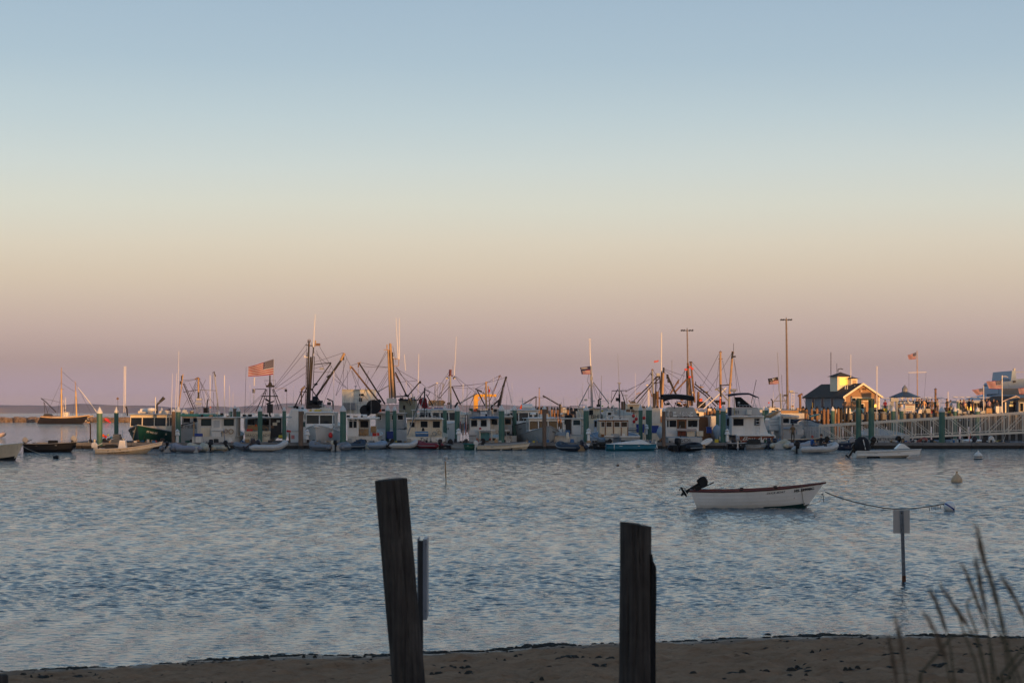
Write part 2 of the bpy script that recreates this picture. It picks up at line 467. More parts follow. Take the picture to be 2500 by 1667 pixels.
def shore(x):
    x = np.asarray(x, dtype=float)
    p = np.interp(x, [-60, -6.4, -3.3, 0, 1.5, 5.8, 7.2, 60], [21, 25.5, 26.9, 27.8, 28.7, 29.7, 29.2, 34])
    return p + 0.10 * np.sin(x * 1.7 + 1) + 0.06 * np.sin(x * 4.1) + 0.04 * np.sin(x * 9.3 + 2)
xs = np.concatenate([[-900, -300, -120, -60, -30, -18, -13], np.linspace(-11, 11, 330), [13, 18, 30, 60, 120, 300, 900]])
yb = np.concatenate([[-700, -300, -150, -100, -70, -40, -20, -10, -5, 0, 3, 6, 8], np.linspace(9, 17, 40), np.linspace(17.08, 31, 190), [32, 34, 38, 45, 60]])
BX, BY = np.meshgrid(xs, yb, indexing='xy')
def ground_z(x, y):
    d = shore(x) - y
    z = np.where(d > 0, 0.02 + 1.75 * (1 - np.exp(-d / 19.0)), d * 0.10 + 0.02)
    return np.where(y < -20, np.minimum(3.2, z + (-20 - y) * 0.03), z)
BZ = ground_z(BX, BY)
d = np.clip(shore(BX) - BY, 0, 3) / 3
nf = fbm2(BX, BY, 21, 8, 1.6) * 0.06 + fbm2(BX, BY, 22, 7, 7.0) * 0.06
pits = -0.05 * np.clip(fbm2(BX, BY, 23, 6, 5.0) - 0.35, 0, 1)
fine = (np.abs(BX) < 12) & (BY > 8)
BZ = BZ + np.where(fine, (nf + pits) * np.clip(d + 0.12, 0, 1), 0)
bme = np_mesh('beach', np.stack([BX, BY, BZ], -1).reshape(-1, 3), (lambda I: np.stack([I[:-1, :-1], I[:-1, 1:], I[1:, 1:], I[1:, :-1]], -1).reshape(-1, 4))(np.arange(BX.size).reshape(BX.shape)))
beach = bpy.data.objects.new('sand_beach', bme); C.objects.link(beach); beach['kind'] = 'structure'
sm = bpy.data.materials.new('beach_sand'); sm.use_nodes = True
n, l = sm.node_tree.nodes, sm.node_tree.links
b = n['Principled BSDF']; b.inputs['Roughness'].default_value = 0.95; b.inputs['Specular IOR Level'].default_value = 0.2
t = n.new('ShaderNodeTexCoord')
def nz(scale, det=5, rg=0.6):
    z = n.new('ShaderNodeTexNoise'); z.inputs['Scale'].default_value = scale; z.inputs['Detail'].default_value = det; z.inputs['Roughness'].default_value = rg
    l.new(t.outputs['Object'], z.inputs['Vector']); return z
z1, z2, z3 = nz(1.6, 8, .75), nz(6.5, 6, 0.7), nz(28, 6, .7)
r1 = n.new('ShaderNodeValToRGB'); r1.color_ramp.elements[0].position = 0.3; r1.color_ramp.elements[1].position = 0.72
r1.color_ramp.elements[0].color = (0.26, 0.135, 0.065, 1); r1.color_ramp.elements[1].color = (0.48, 0.285, 0.160, 1)
l.new(z1.outputs['Fac'], r1.inputs[0])
r2 = n.new('ShaderNodeValToRGB'); r2.color_ramp.elements[0].position = 0.58; r2.color_ramp.elements[1].position = 0.68
r2.color_ramp.elements[0].color = (0, 0, 0, 1); r2.color_ramp.elements[1].color = (1, 1, 1, 1)
l.new(z2.outputs['Fac'], r2.inputs[0])
mx = n.new('ShaderNodeMix'); mx.data_type = 'RGBA'; mx.inputs['B'].default_value = (0.12, 0.068, 0.036, 1)
ms = n.new('ShaderNodeMath'); ms.operation = 'MULTIPLY'; ms.inputs[1].default_value = 0.75; l.new(r2.outputs[0], ms.inputs[0])
l.new(ms.outputs[0], mx.inputs['Factor']); l.new(r1.outputs[0], mx.inputs['A'])
szz = n.new('ShaderNodeSeparateXYZ'); l.new(t.outputs['Object'], szz.inputs[0])
wet = n.new('ShaderNodeMapRange'); wet.inputs['From Min'].default_value = 0.05; wet.inputs['From Max'].default_value = 0.20; wet.inputs['To Min'].default_value = 0.0; wet.inputs['To Max'].default_value = 1.0
l.new(szz.outputs['Z'], wet.inputs['Value'])
rw3 = n.new('ShaderNodeMapRange'); rw3.inputs['To Min'].default_value = 0.28; rw3.inputs['To Max'].default_value = 0.95; l.new(wet.outputs[0], rw3.inputs['Value']); l.new(rw3.outputs[0], b.inputs['Roughness'])
mw = n.new('ShaderNodeMix'); mw.data_type = 'RGBA'; mw.inputs['A'].default_value = (0.075, 0.048, 0.030, 1); l.new(wet.outputs[0], mw.inputs['Factor']); l.new(mx.outputs['Result'], mw.inputs['B'])
l.new(mw.outputs['Result'], b.inputs['Base Color'])
bp = n.new('ShaderNodeBump'); bp.inputs['Strength'].default_value = 1.0; bp.inputs['Distance'].default_value = 0.03
l.new(z3.outputs['Fac'], bp.inputs['Height']); l.new(bp.outputs[0], b.inputs['Normal'])
bme.materials.append(sm)

weed = M('dark_seaweed', (0.022, 0.020, 0.012), 0.7, 0.4, 8)
def clump(mb, x, y, z, r, h, rr):
    k = 7
    vs = [(x + rr.uniform(-.2, .2) * r, y, z + h)]
    for i in range(k):
        a = 2 * math.pi * i / k + rr.uniform(-.3, .3); q = r * rr.uniform(.55, 1.2)
        vs.append((x + math.cos(a) * q * 1.5, y + math.sin(a) * q * .8, z - 0.01))
        vs.append((x + math.cos(a) * q * .8, y + math.sin(a) * q * .45, z + h * rr.uniform(.5, .95)))
    fs = []
    for i in range(k):
        a, b2 = 1 + 2 * i, 1 + 2 * ((i + 1) % k)
        fs += [(a, b2, b2 + 1, a + 1), (a + 1, b2 + 1, 0)]
    mb.add(vs, fs)
rr = random.Random(4)
mb = MB()
for i in range(1500):
    x = rr.uniform(-10, 10)
    dens = 0.5 + 0.5 * math.sin(x * 1.3 + 2) * math.sin(x * .47 + .8) + 0.35 * math.sin(x * 3.1)
    if rr.random() > max(0.12, dens): continue
    q = max(0.2, min(1.0, dens))
    y = float(shore(x)) + rr.gauss(-0.05, 0.13 * (0.5 + q))
    clump(mb, x, y, max(0.0, float(ground_z(x, y))), rr.uniform(.03, .09), rr.uniform(.010, .032) * (0.4 + q), rr)
w1 = mb.build('seaweed_wrack', weed, smooth=True); tag(w1, 'dark seaweed lying along the waterline of the beach', 'seaweed', kind='stuff')
mb = MB()
for i in range(380):
    x = rr.uniform(-8, 8); y = float(shore(x)) - rr.uniform(0.5, 11)
    for k in range(rr.choice((1, 1, 2, 4, 7))):
        xx, yy = x + rr.gauss(0, .16), y + rr.gauss(0, .10)
        clump(mb, xx, yy, float(ground_z(xx, yy)) - 0.005, rr.uniform(.012, .05), rr.uniform(.008, .03), rr)
w2 = mb.build('seaweed_scraps', weed, smooth=True); tag(w2, 'scraps of dry seaweed scattered over the beach sand', 'seaweed', kind='stuff')

hillm = bpy.data.materials.new('hazed_wooded_bluff'); hillm.use_nodes = True
n, l = hillm.node_tree.nodes, hillm.node_tree.links
b = n['Principled BSDF']; b.inputs['Roughness'].default_value = 1.0; b.inputs['Specular IOR Level'].default_value = 0.0
t = n.new('ShaderNodeTexCoord'); mpn = n.new('ShaderNodeMapping'); mpn.inputs['Scale'].default_value = (0.010, 0.010, 0.10); l.new(t.outputs['Object'], mpn.inputs[0])
z = n.new('ShaderNodeTexNoise'); z.inputs['Scale'].default_value = 1; z.inputs['Detail'].default_value = 6; l.new(mpn.outputs[0], z.inputs['Vector'])
r1 = n.new('ShaderNodeValToRGB')
els = r1.color_ramp.elements; els[0].position = 0.40; els[0].color = (0.16, 0.185, 0.27, 1); els[1].position = 0.56; els[1].color = (0.21, 0.21, 0.27, 1)  # blue-grey puts distance haze into the bluff colour
e = els.new(0.64); e.color = (0.30, 0.23, 0.20, 1)
l.new(z.outputs['Fac'], r1.inputs[0]); l.new(r1.outputs[0], b.inputs['Base Color'])
def hill(x0, x1, Y, h0, seed, depth=500):
    N = 260
    hx = np.linspace(x0, x1, N)
    r = np.random.default_rng(seed)
    hh = np.full(N, float(h0))
    for k in range(1, 26):
        hh += h0 * 0.11 / k ** 0.55 * np.sin(hx / (x1 - x0) * 2 * np.pi * k * 2.1 + r.uniform(0, 6.28))
    hh = np.maximum(hh, h0 * 0.3) * np.interp(hx, [x0, x0 + 60, x1 - 500, x1], [1, 1, 1, 0.25])
    rows = [(0, 0), (14, 0.35), (40, 0.9), (70, 1.0), (160, 0.98), (depth, 0.4)]
    P = np.array([[(hx[i], Y + dy + 25 * math.sin(hx[i] / 130), hh[i] * f - (0.3 if f == 0 else 0)) for i in range(N)] for dy, f in rows]).reshape(-1, 3)
    I = np.arange(len(P)).reshape(len(rows), N)
    me = np_mesh('far_bluffs', P, np.stack([I[:-1, :-1], I[:-1, 1:], I[1:, 1:], I[1:, :-1]], -1).reshape(-1, 4))
    me.materials.append(hillm)
    o = bpy.data.objects.new('far_bluffs', me); C.objects.link(o); o['kind'] = 'structure'
    return o
hill(-2600, 400, 3000, 12.3, 2)
hill(100, 3200, 4600, 8.2, 9)

tw = M('town_clapboard', (0.45, 0.43, 0.40), 0.8, 0.1, 2)
tr = M('town_roof_shingle', (0.07, 0.07, 0.075), 0.9, 0.2, 2)
def town_house(xc, w, top, y, label, d=14):
    g = 3.2
    T0 = empty('town_house', (xc, y, g)); tag(T0, label, 'house', 'houses along the street behind the beach')
    hh = top - g; ev = hh - 1.5
    MB().box(-w / 2, w / 2, -d / 2, d / 2, -0.5, ev).build('wall', tw, T0)
    MB().prism([(-w / 2 - .4, ev), (w / 2 + .4, ev), (0, hh)], -d / 2 - .4, d / 2 + .4).build('roof', tr, T0)
    m0 = MB()
    for k in range(int(ev // 3)):
        for q in range(max(2, int(w // 4))):
            x = -w / 2 + (q + 0.5) * w / max(2, int(w // 4))
            MB().box(x - .5, x + .5, d / 2, d / 2 + .05, 1 + 3 * k, 2.5 + 3 * k).build('window', glass, T0)
TOWN = [(-120, 36, 12), (-80, 34, 11.5), (-42, 34, 11), (-6, 32, 11.5), (28, 30, 12.0), (59, 28, 12.5), (79, 12, 12.9), (89, 7, 16.4), (104, 20, 19.4), (124, 18, 19.2),
        (138, 9, 18.4), (151, 16, 16.8), (168, 17, 17.2), (190, 24, 17.0), (216, 24, 17.0), (254, 36, 27)]  # tall end block is unseen, added only to shade the ferry
ordn = ['first', 'second', 'third', 'fourth', 'fifth', 'sixth', 'seventh', 'eighth', 'ninth', 'tenth', 'eleventh', 'twelfth', 'thirteenth', 'fourteenth', 'fifteenth', 'tall block added to shade the ferry, last']
for (xc, w, top), q in zip(TOWN, ordn):
    town_house(xc, w, top, -66, 'clapboard house on the street behind the beach, %s of the row' % q)
class Hull:
    """x forward from transom (-L/2) to stem (+L/2), z=0 at the waterline"""
    def __init__(s, L, B, free, rise=0.5, draft=0.35, tw=0.75, rake=0.5, trake=0.0, full=0.42, srise=0.1, bowp=2.4, fine=0.75):
        s.__dict__.update(L=L, B=B, free=free, rise=rise, draft=draft, tw=tw, rake=rake, trake=trake, full=full, srise=srise, bowp=bowp, fine=fine)
    def hb(s, t):
        w = s.tw + (1 - s.tw) * math.sin(min(1, t / 0.5) * math.pi / 2)
        if t > s.full:
            q = (t - s.full) / (1 - s.full)
            w *= max(0.0, 1 - q ** s.bowp)
        return w * s.B / 2
    def sz(s, t): return s.free + s.rise * t ** 2.3 + s.srise * (1 - t) ** 3
    def kz(s, t): return -s.draft * (1 - t ** 5)
    def pt(s, t, u, side=1, off=0.0):
        """u 0 keel .. 1 sheer"""
        e = 0.26 + s.fine * t ** 3
        w = s.hb(t) * u ** e + off
        z = s.kz(t) + (s.sz(t) - s.kz(t)) * u
        x = -s.L / 2 + s.L * t - s.rake * (1 - u) * t ** 5 + s.trake * (1 - u) * (1 - t) ** 6
        return Vector((x, side * w, z))
    def uz(s, t, z): return (z - s.kz(t)) / (s.sz(t) - s.kz(t))
    def build(s, root, mat, boot=None, bootz=0.12, deckmat=None, railmat=None, railw=0.04, bul=0.35, sole=None, thick=0.06, nt=26, nu=9, stripe=None, name='hull'):
        mb = MB()
        us = [0, .06, .15, .28, .42, .58, .74, .88, 1.0]
        ts = [i / nt for i in range(nt + 1)]
        for side in (1, -1):
            def P(a, b):
                t = a; i = b * (len(us) - 1); u = us[int(round(i))]
                return s.pt(t, u, side)
            def mf(i, j):
                z = (s.pt(ts[i], us[j], side).z + s.pt(ts[i], us[j + 1], side).z) / 2
                return 1 if (boot and z < bootz) else 0
            mb.grid(P, nt, len(us) - 1, mf=mf)
        tr = [s.pt(0, u, 1) for u in us] + [s.pt(0, u, -1) for u in reversed(us)]
        mb.add(tr, [tuple(range(len(tr)))])
        for side in (1, -1):
            def Q(a, b):
                p = s.pt(a, 1, side); w = max(0.0, abs(p.y) - thick)
                if b > 0.9: return Vector((p.x - (0.1 if a > .98 else 0), side * max(0, w - 0.02), p.z - bul))
                if b > 0.4: return Vector((p.x - (0.05 if a > .98 else 0), side * w, p.z))
                return p
            mb.grid(Q, nt, 2)
        inner = [Vector((s.pt(t, 1, 1).x, s.hb(t) - thick, s.sz(t) - bul)) for t in (0,)]
        p0 = s.pt(0, 1)
        mb.add([(p0.x + thick, -p0.y, p0.z - bul), (p0.x + thick, p0.y, p0.z - bul), (p0.x + thick, p0.y, p0.z), (p0.x + thick, -p0.y, p0.z)], [(0, 1, 2, 3)])
        h = mb.build(name, [mat, boot or mat], root, smooth=True)
        dm = MB()
        def D(a, b):
            p = s.pt(a, 1, 1); w = max(0.0, p.y - thick - 0.015)
            return Vector((p.x - (0.08 if a > .98 else 0), (b * 2 - 1) * w, p.z - bul + 0.01 + 0.05 * (1 - (b * 2 - 1) ** 2)))
        dm.grid(D, nt, 4)
        dm.build('deck', deckmat or mat, root, smooth=True)
        if railmat:
            for side in (1, -1):
                pts = [s.pt(t, 1, side) + Vector((0, 0, 0.012)) for t in ts]
                MB().tube(pts, railw, 6).build('rub_rail', railmat, root, smooth=True)
        return h

def rotz(v, a):
    return Vector((v[0] * math.cos(a) - v[1] * math.sin(a), v[0] * math.sin(a) + v[1] * math.cos(a), v[2] if len(v) > 2 else 0))

def on_hull(h, root, text, x, dz, size, mat, side=-1, shear=0.0, sx=1.0, off=.028):
    cu = bpy.data.curves.new('lettering', 'FONT'); cu.body = text; cu.size = size; cu.shear = shear; cu.align_x = 'CENTER'; cu.resolution_u = 3; cu.offset = 0
    tmp = bpy.data.objects.new('lt', cu); C.objects.link(tmp)
    me = bpy.data.meshes.new_from_object(tmp.evaluated_get(bpy.context.evaluated_depsgraph_get())); bpy.data.objects.remove(tmp)
    for v in me.vertices:
        X = x - side * v.co.x * sx; t_ = min(.995, (X + h.L / 2 + .02) / h.L)
        z = h.sz(t_) - dz + v.co.y
        p = h.pt(t_, h.uz(t_, z), side, off); v.co = (X, p.y, z)
    me.materials.append(mat); o = bpy.data.objects.new('lettering', me); C.objects.link(o); o.parent = root
    return o
def outboard(root, loc, rz=0.0, tilt=0.0, cowlmat=None, legmat=None, sc=1.0, tiller=False, cover=False):
    """loc is the transom top; rz points the boat's forward; tilt in degrees lifts the propeller"""
    cowlmat = cowlmat or black; legmat = legmat or black
    sc *= .76
    base = Matrix.Translation(Vector(loc)) @ Matrix.Rotation(rz, 4, 'Z') @ Matrix.Rotation(R(tilt), 4, 'Y') @ Matrix.Scale(sc, 4)
    a = MB(); a.xf = base
    a.box(-0.16, 0.04, -0.09, 0.09, -0.18, 0.10, tx=0.02)                   # clamp bracket
    a.box(-0.30, -0.14, -0.06, 0.06, -0.62, 0.12, tx=0.01)                  # midsection
    a.box(-0.44, -0.10, -0.10, 0.10, -0.60, -0.57)                          # cavitation plate
    a.lathe([(0.015, 0.10), (0.055, 0.0), (0.06, -0.2), (0.045, -0.34)], (-0.12, 0, -0.70), 8, axis='x')
    a.prism([(-0.30, -0.76), (-0.18, -0.76), (-0.16, -0.90), (-0.24, -0.90)], -0.012, 0.012)
    leg = a.build('outboard_motor', legmat, root, smooth=False)
    c = MB(); c.xf = base
    prof = [(-0.42, 0.08), (-0.47, 0.30), (-0.43, 0.47), (-0.33, 0.55), (-0.12, 0.53), (0.0, 0.44), (0.05, 0.28), (0.02, 0.08)]
    n = len(prof); wv = [.10, .15, .165, .12]
    rings = [[(x * (1 if k in (1, 2) else .93) - (0 if k in (1, 2) else 0.014), y, 0.35 + (z - 0.35) * (1 if k in (1, 2) else .88)) for x, z in prof] for k, y in enumerate((-0.17, -0.12, 0.12, 0.17))]
    vs = [p for r_ in rings for p in r_]
    fs = [(k * n + i, k * n + (i + 1) % n, (k + 1) * n + (i + 1) % n, (k + 1) * n + i) for k in range(3) for i in range(n)]
    fs += [tuple(range(n)), tuple(range(4 * n - 1, 3 * n - 1, -1))]
    c.add(vs, fs)
    cw = c.build('cowl', cowlmat, leg, bevel=.03 * sc)
    p = MB(); p.xf = base
    for k in range(3):
        w = k * 2.09 + 0.4
        ca, sa = math.cos(w), math.sin(w)
        p.add([(-0.47, 0.03 * ca, -0.70 + 0.03 * sa), (-0.43, 0.14 * ca - 0.05 * sa, -0.70 + 0.14 * sa + 0.05 * ca), (-0.50, 0.15 * ca + 0.04 * sa, -0.70 + 0.15 * sa - 0.04 * ca), (-0.49, 0.03 * ca, -0.69 + 0.03 * sa)], [(0, 1, 2, 3)])
    p.lathe([(0.02, -0.02), (0.045, 0.02), (0.045, 0.1)], (-0.53, 0, -0.70), 8, axis='x')
    p.build('propeller', legmat, leg)
    if tiller:
        q = MB(); q.xf = base
        an = R(25) + R(tilt); ca, sa = math.cos(an), math.sin(an)
        q.tube([(0.02, 0, 0.28), (.02 + .22 * ca, 0.02, .28 + .22 * sa), (.02 + .46 * ca, 0.02, .28 + .46 * sa)], [0.03, 0.025, 0.03], 8)
        q.build('tiller', legmat, leg, smooth=True)
    return leg

def side_boat(name, label, px0, px1, pyw, pys, pyb, mat, kind='skiff', flip=False, B=None, boot=None, rail=None, group='small boats tied along the floating dock', inner=None,
              motor=None, mtilt=0, mcowl=None, mleg=None, Y=None, console=None, yaw=0.0, msc=1.0, tw=.8, rake=None, cat='boat'):
    """px0 stern, px1 bow edge in photo columns; bow to the right unless flip"""
    Yd = YM(Y) if Y else min(174.8, H * F / (pyw - HY))
    k = Yd / F
    L = abs(px1 - px0) * k / max(.5, math.cos(yaw))
    free = (pyw - pys) * k; rise = max(0.05, (pys - pyb) * k)
    root = empty(name, W((px0 + px1) / 2, HY, Yd)); root.location.z = 0
    root.rotation_euler.z = (math.pi if flip else 0) + (yaw if not flip else -yaw)
    tag(root, label, cat, group)
    h = Hull(L, B or L * 0.36, free, rise, 0.18, tw, rake if rake is not None else L * 0.11, trake=-0.06, srise=0.03)
    h.build(root, mat, boot, 0.05, deckmat=inner or lgrey, railmat=rail or mat, railw=0.022, bul=free * 0.75, thick=0.05)
    for q in (0.28, 0.62):
        p = h.pt(q, 1); w = p.y - 0.05
        MB().box(p.x - .13, p.x + .13, -w, w, p.z - .16, p.z - .12).build('thwart', inner or lgrey, root)
    if motor:
        p = h.pt(0, 1)
        outboard(root, (p.x, 0, p.z - 0.02), 0, mtilt, mcowl, mleg, msc, tiller=True)
    if console:
        MB().box(-L * .05, L * .09, -.35, .35, free * .3, free * .3 + console, tx=.06).build('console', cleanwhite, root, bevel=.03)
    return root, h

def rib(name, label, px0, px1, pyw, pyt, mat, flip=False, yaw=0.0, B=1.6, Y=None, motor=True, mtilt=0, mcowl=None, mleg=None, msc=0.9, hullmat=None, group='small boats tied along the floating dock', inner=None, bowup=0.22, L=None, tr=None, cat='dinghy'):
    Yd = YM(Y) if Y else min(174.8, H * F / (pyw - HY))
    k = Yd / F
    width = abs(px1 - px0) * k
    L = L or max(2.2, (width - B * abs(math.sin(yaw)) * .8) / max(.35, abs(math.cos(yaw))))
    r = min(0.24, max(0.17, (pyw - pyt) * k * 0.42))
    root = empty(name, W((px0 + px1) / 2, HY, Yd)); root.location.z = 0
    root.rotation_euler.z = (math.pi if flip else 0) + (yaw if not flip else -yaw)
    tag(root, label, cat, group)
    zc = r + 0.07
    path = []
    for i in range(25):
        a = i / 24
        if a < .3: p = (-L / 2 + a / .3 * L * .62, -(B / 2 - r), zc)
        elif a > .7: p = (-L / 2 + (1 - a) / .3 * L * .62, B / 2 - r, zc)
        else:
            w = (a - .3) / .4 * math.pi - math.pi / 2
            p = (-L / 2 + L * .62 + (L * .38 - r) * math.cos(w), (B / 2 - r) * math.sin(w), zc + bowup * math.cos(w) ** 2)
        path.append(p)
    rs = [r] * 25
    path = [(path[0][0] - .22, path[0][1], zc)] + path + [(path[-1][0] - .22, path[-1][1], zc)]
    rs = [r * .35] + rs + [r * .35]
    tb = MB().tube(path, rs, 12).build('tube', mat, root, smooth=True)
    MB().tube([(x, y * (1 + (r * .98) / max(.01, math.hypot(y, max(0, x - (-L / 2 + L * .62))))) if x <= -L / 2 + L * .62 else y * (1 + r * .98 / max(.01, B / 2 - r)), z) if x <= -L / 2 + L * .62 else
               (x + (x - (-L / 2 + L * .62)) / (L * .38 - r) * r * .98, y + y / (B / 2 - r) * r * .98, z) for x, y, z in path[1:-1]], 0.028, 5).build('rub_strake', greyp if mat is not hyp else blackrub, root)
    hm = MB()
    def P(a, b):
        t = a; w = (b * 2 - 1)
        half = (B / 2 - r) * (1 if t < .6 else max(0, 1 - ((t - .6) / .4) ** 2))
        return Vector((-L / 2 + t * (L - r), w * half, -.10 * (1 - abs(w)) * (1 - t ** 3) + .02 + (bowup + .1) * t ** 4))
    hm.grid(P, 12, 6)
    hm.build('bottom', hullmat or hypl, root, smooth=True)
    MB().box(-L / 2 + .02, -L / 2 + .07, -(B / 2 - r * 1.5), B / 2 - r * 1.5, .03, zc + r * .9).build('transom', tr or hullmat or lgrey, root)
    MB().box(-.12, .14, -(B / 2 - r), B / 2 - r, zc, zc + .04).build('seat', inner or lgrey, root)
    if motor:
        outboard(root, (-L / 2 + .03, 0, zc + r * .9), 0, mtilt, mcowl, mleg, msc, tiller=True)
    return root

def pile(label, px, w, tip, base, Y, kind='green', bottom=-1.0, group='green mooring piles with white conical caps', lean=0.0):
    Y = YM(Y); k = Y / F; r = w * k / 2
    root = empty('mooring_pile', W(px, HY, Y)); root.location.z = 0
    tag(root, label, 'pile', group)
    zt = H - (base - HY) * k; zp = H - (tip - HY) * k
    r *= random.uniform(0.98, 1.02)
    MB().lathe([(r * 1.02, bottom), (r, 0.5), (r * .99, zt)], n=18).build('shaft', pilegreen if kind == 'green' else pilewood, root, smooth=True)
    MB().lathe([(r * 1.06, zt - .02), (r * 1.06, zt + (zp - zt) * .22), (r * .55, zt + (zp - zt) * .62), (0.02, zp)], n=18).build('cap', pilecap, root, smooth=False)
    if lean: root.rotation_euler.y = R(lean)
    MB().lathe([(r * 1.04, bottom), (r * 1.04, 0.22 + random.uniform(-.04, .06))], n=18).build('waterline_growth', darkwood, root, smooth=True)
    return root

def body_mesh(pose='stand', seed=0):
    r = random.Random(seed)
    if pose == 'stand':
        a = r.uniform(-.06, .10); b = r.uniform(-.1, .12)
        J = {'pel': (0, 0, .94, .145, .11), 'waist': (0, 0, 1.10, .135, .10), 'chest': (0, 0.0, 1.32, .165, .115), 'neck': (0, 0, 1.48, .055, .055), 'chin': (0, .01, 1.56, .075, .085), 'head': (0, 0, 1.66, .085, .10), 'top': (0, 0, 1.73, .055, .065),
             'sl': (-.18, 0, 1.41, .062, .062), 'el': (-.24, .02 + b, 1.14, .045, .045), 'wl': (-.23, -.06 + b * 2, .90, .032, .032), 'hl': (-.22, -.08 + b * 2, .81, .036, .022),
             'sr': (.18, 0, 1.41, .062, .062), 'er': (.24, .02, 1.14, .045, .045), 'wr': (.23, -.06, .90, .032, .032), 'hr': (.22, -.08, .81, .036, .022),
             'tl': (-.10, 0, .84, .09, .09), 'kl': (-.11, -.02 - a, .48, .062, .062), 'al': (-.11, a, .09, .042, .045), 'fl': (-.12, a - .13, .04, .04, .03),
             'tr': (.10, 0, .84, .09, .09), 'kr': (.11, -.02 + a, .48, .062, .062), 'ar': (.11, -a, .09, .042, .045), 'fr': (.12, -a - .13, .04, .04, .03)}
    else:                                                   # sitting, facing -y, seat height .42
        J = {'pel': (0, 0, .50, .15, .12), 'waist': (0, -.02, .64, .14, .11), 'chest': (0, -.05, .86, .17, .12), 'neck': (0, -.08, 1.02, .055, .055), 'chin': (0, -.09, 1.10, .075, .085), 'head': (0, -.10, 1.20, .085, .10), 'top': (0, -.10, 1.27, .055, .065),
             'sl': (-.18, -.05, .95, .062, .062), 'el': (-.25, -.14, .70, .045, .045), 'wl': (-.17, -.36, .60, .032, .032), 'hl': (-.14, -.44, .60, .036, .022),
             'sr': (.18, -.05, .95, .062, .062), 'er': (.25, -.14, .70, .045, .045), 'wr': (.17, -.36, .60, .032, .032), 'hr': (.14, -.44, .60, .036, .022),
             'tl': (-.11, -.06, .50, .09, .09), 'kl': (-.14, -.44, .52, .065, .065), 'al': (-.14, -.46, .13, .042, .045), 'fl': (-.14, -.60, .08, .04, .03),
             'tr': (.11, -.06, .50, .09, .09), 'kr': (.14, -.44, .52, .065, .065), 'ar': (.14, -.46, .13, .042, .045), 'fr': (.14, -.60, .08, .04, .03)}
    E = [('pel', 'waist'), ('waist', 'chest'), ('chest', 'neck'), ('neck', 'chin'), ('chin', 'head'), ('head', 'top'), ('chest', 'sl'), ('sl', 'el'), ('el', 'wl'), ('wl', 'hl'), ('chest', 'sr'), ('sr', 'er'), ('er', 'wr'), ('wr', 'hr'),
         ('pel', 'tl'), ('tl', 'kl'), ('kl', 'al'), ('al', 'fl'), ('pel', 'tr'), ('tr', 'kr'), ('kr', 'ar'), ('ar', 'fr')]
    ks = list(J)
    me = bpy.data.meshes.new('body_src')
    me.from_pydata([J[k][:3] for k in ks], [(ks.index(a), ks.index(b)) for a, b in E], [])
    o = bpy.data.objects.new('body_src', me); C.objects.link(o)
    o.modifiers.new('skin', 'SKIN'); sb = o.modifiers.new('sub', 'SUBSURF'); sb.levels = 1
    for i, k in enumerate(ks):
        me.skin_vertices[0].data[i].radius = J[k][3:5]
    me.skin_vertices[0].data[0].use_root = True
    dg = bpy.context.evaluated_depsgraph_get(); dg.update()
    res = bpy.data.meshes.new_from_object(o.evaluated_get(dg))
    bpy.data.objects.remove(o); bpy.data.meshes.remove(me)
    res.polygons.foreach_set('use_smooth', [True] * len(res.polygons))
    return res, J
BODY = {}
def person(label, loc, rz, shirt, trousers, pose='stand', seed=0, hair=(0.03, 0.02, 0.015), sc=1.0, group=None, hat=None, shorts=False, name='person'):
    key = (pose, seed % 4)
    if key not in BODY: BODY[key] = body_mesh(*key)
    src, J = BODY[key]
    me = src.copy(); me.name = 'body'
    me.materials.clear()
    mk = lambda nm, c: M('cloth_%s_%02x%02x%02x' % (nm, int(c[0] * 255), int(c[1] * 255), int(c[2] * 255)), c, 0.85, 0.12, 5)
    for m in (skinm, mk('shirt', shirt), mk('legs', trousers), M('dark_shoes', (0.03, 0.03, 0.03), 0.7, 0.1, 5)):
        me.materials.append(m)
    hipz = J['pel'][2]; nz_ = J['neck'][2]; az = J['al'][2]
    for p in me.polygons:
        c = p.center
        if c.z > nz_ - .01: i = 0
        elif c.z < az + .02: i = 3
        elif pose == 'stand':
            if abs(c.x) > .19 and c.z < 1.16: i = 0
            elif c.z > hipz + .02: i = 1
            else: i = 0 if (shorts and c.z < .52) else 2
        else:
            if c.y < -.24 and c.z > .55 and abs(c.x) > .08: i = 0
            elif c.z > .60 and c.y > -.30: i = 1
            else: i = 2
        p.material_index = i
    o = bpy.data.objects.new(name, None); C.objects.link(o); o.location = loc; o.rotation_euler = (0, 0, rz); o.scale = (sc, sc, sc)
    tag(o, label, 'person', group)
    bo = bpy.data.objects.new('body', me); C.objects.link(bo); bo.parent = o
    hx, hy, hz = J['head'][:3]
    hb = MB()
    hb.lathe([(.02, .125), (.07, .105), (.098, .05), (.102, -.01), (.09, -.05)], (hx, hy + .018, hz), 10)
    hb.build('hair', M('hair_%02x%02x' % (int(hair[0] * 255), int(hair[1] * 255)), hair, 0.8, 0.2, 20), o, smooth=True)
    f = MB()
    f.box(hx - .012, hx + .012, hy - .125, hy - .09, hz - .035, hz + .01, tx=.006)
    f.box(hx - .045, hx - .02, hy - .100, hy - .088, hz + .008, hz + .022); f.box(hx + .02, hx + .045, hy - .100, hy - .088, hz + .008, hz + .022)
    f.box(hx - .025, hx + .025, hy - .104, hy - .09, hz - .065, hz - .055)
    f.build('face_features', M('face_dark', (0.20, 0.10, 0.07), .7, .1, 5), o)
    return o
DY = 162.0
dk = T('floating_dock', 'long grey timber floating dock with small boats tied along its front', 'dock', 1250, DY + 1.5)
x0, x1 = dk.X(90), dk.X(2560)
MBd = MB()
x = x0
i = 0
while x < x1:
    MBd.box(x, x + .14, -1.5, 1.5, .48, .52); x += .152
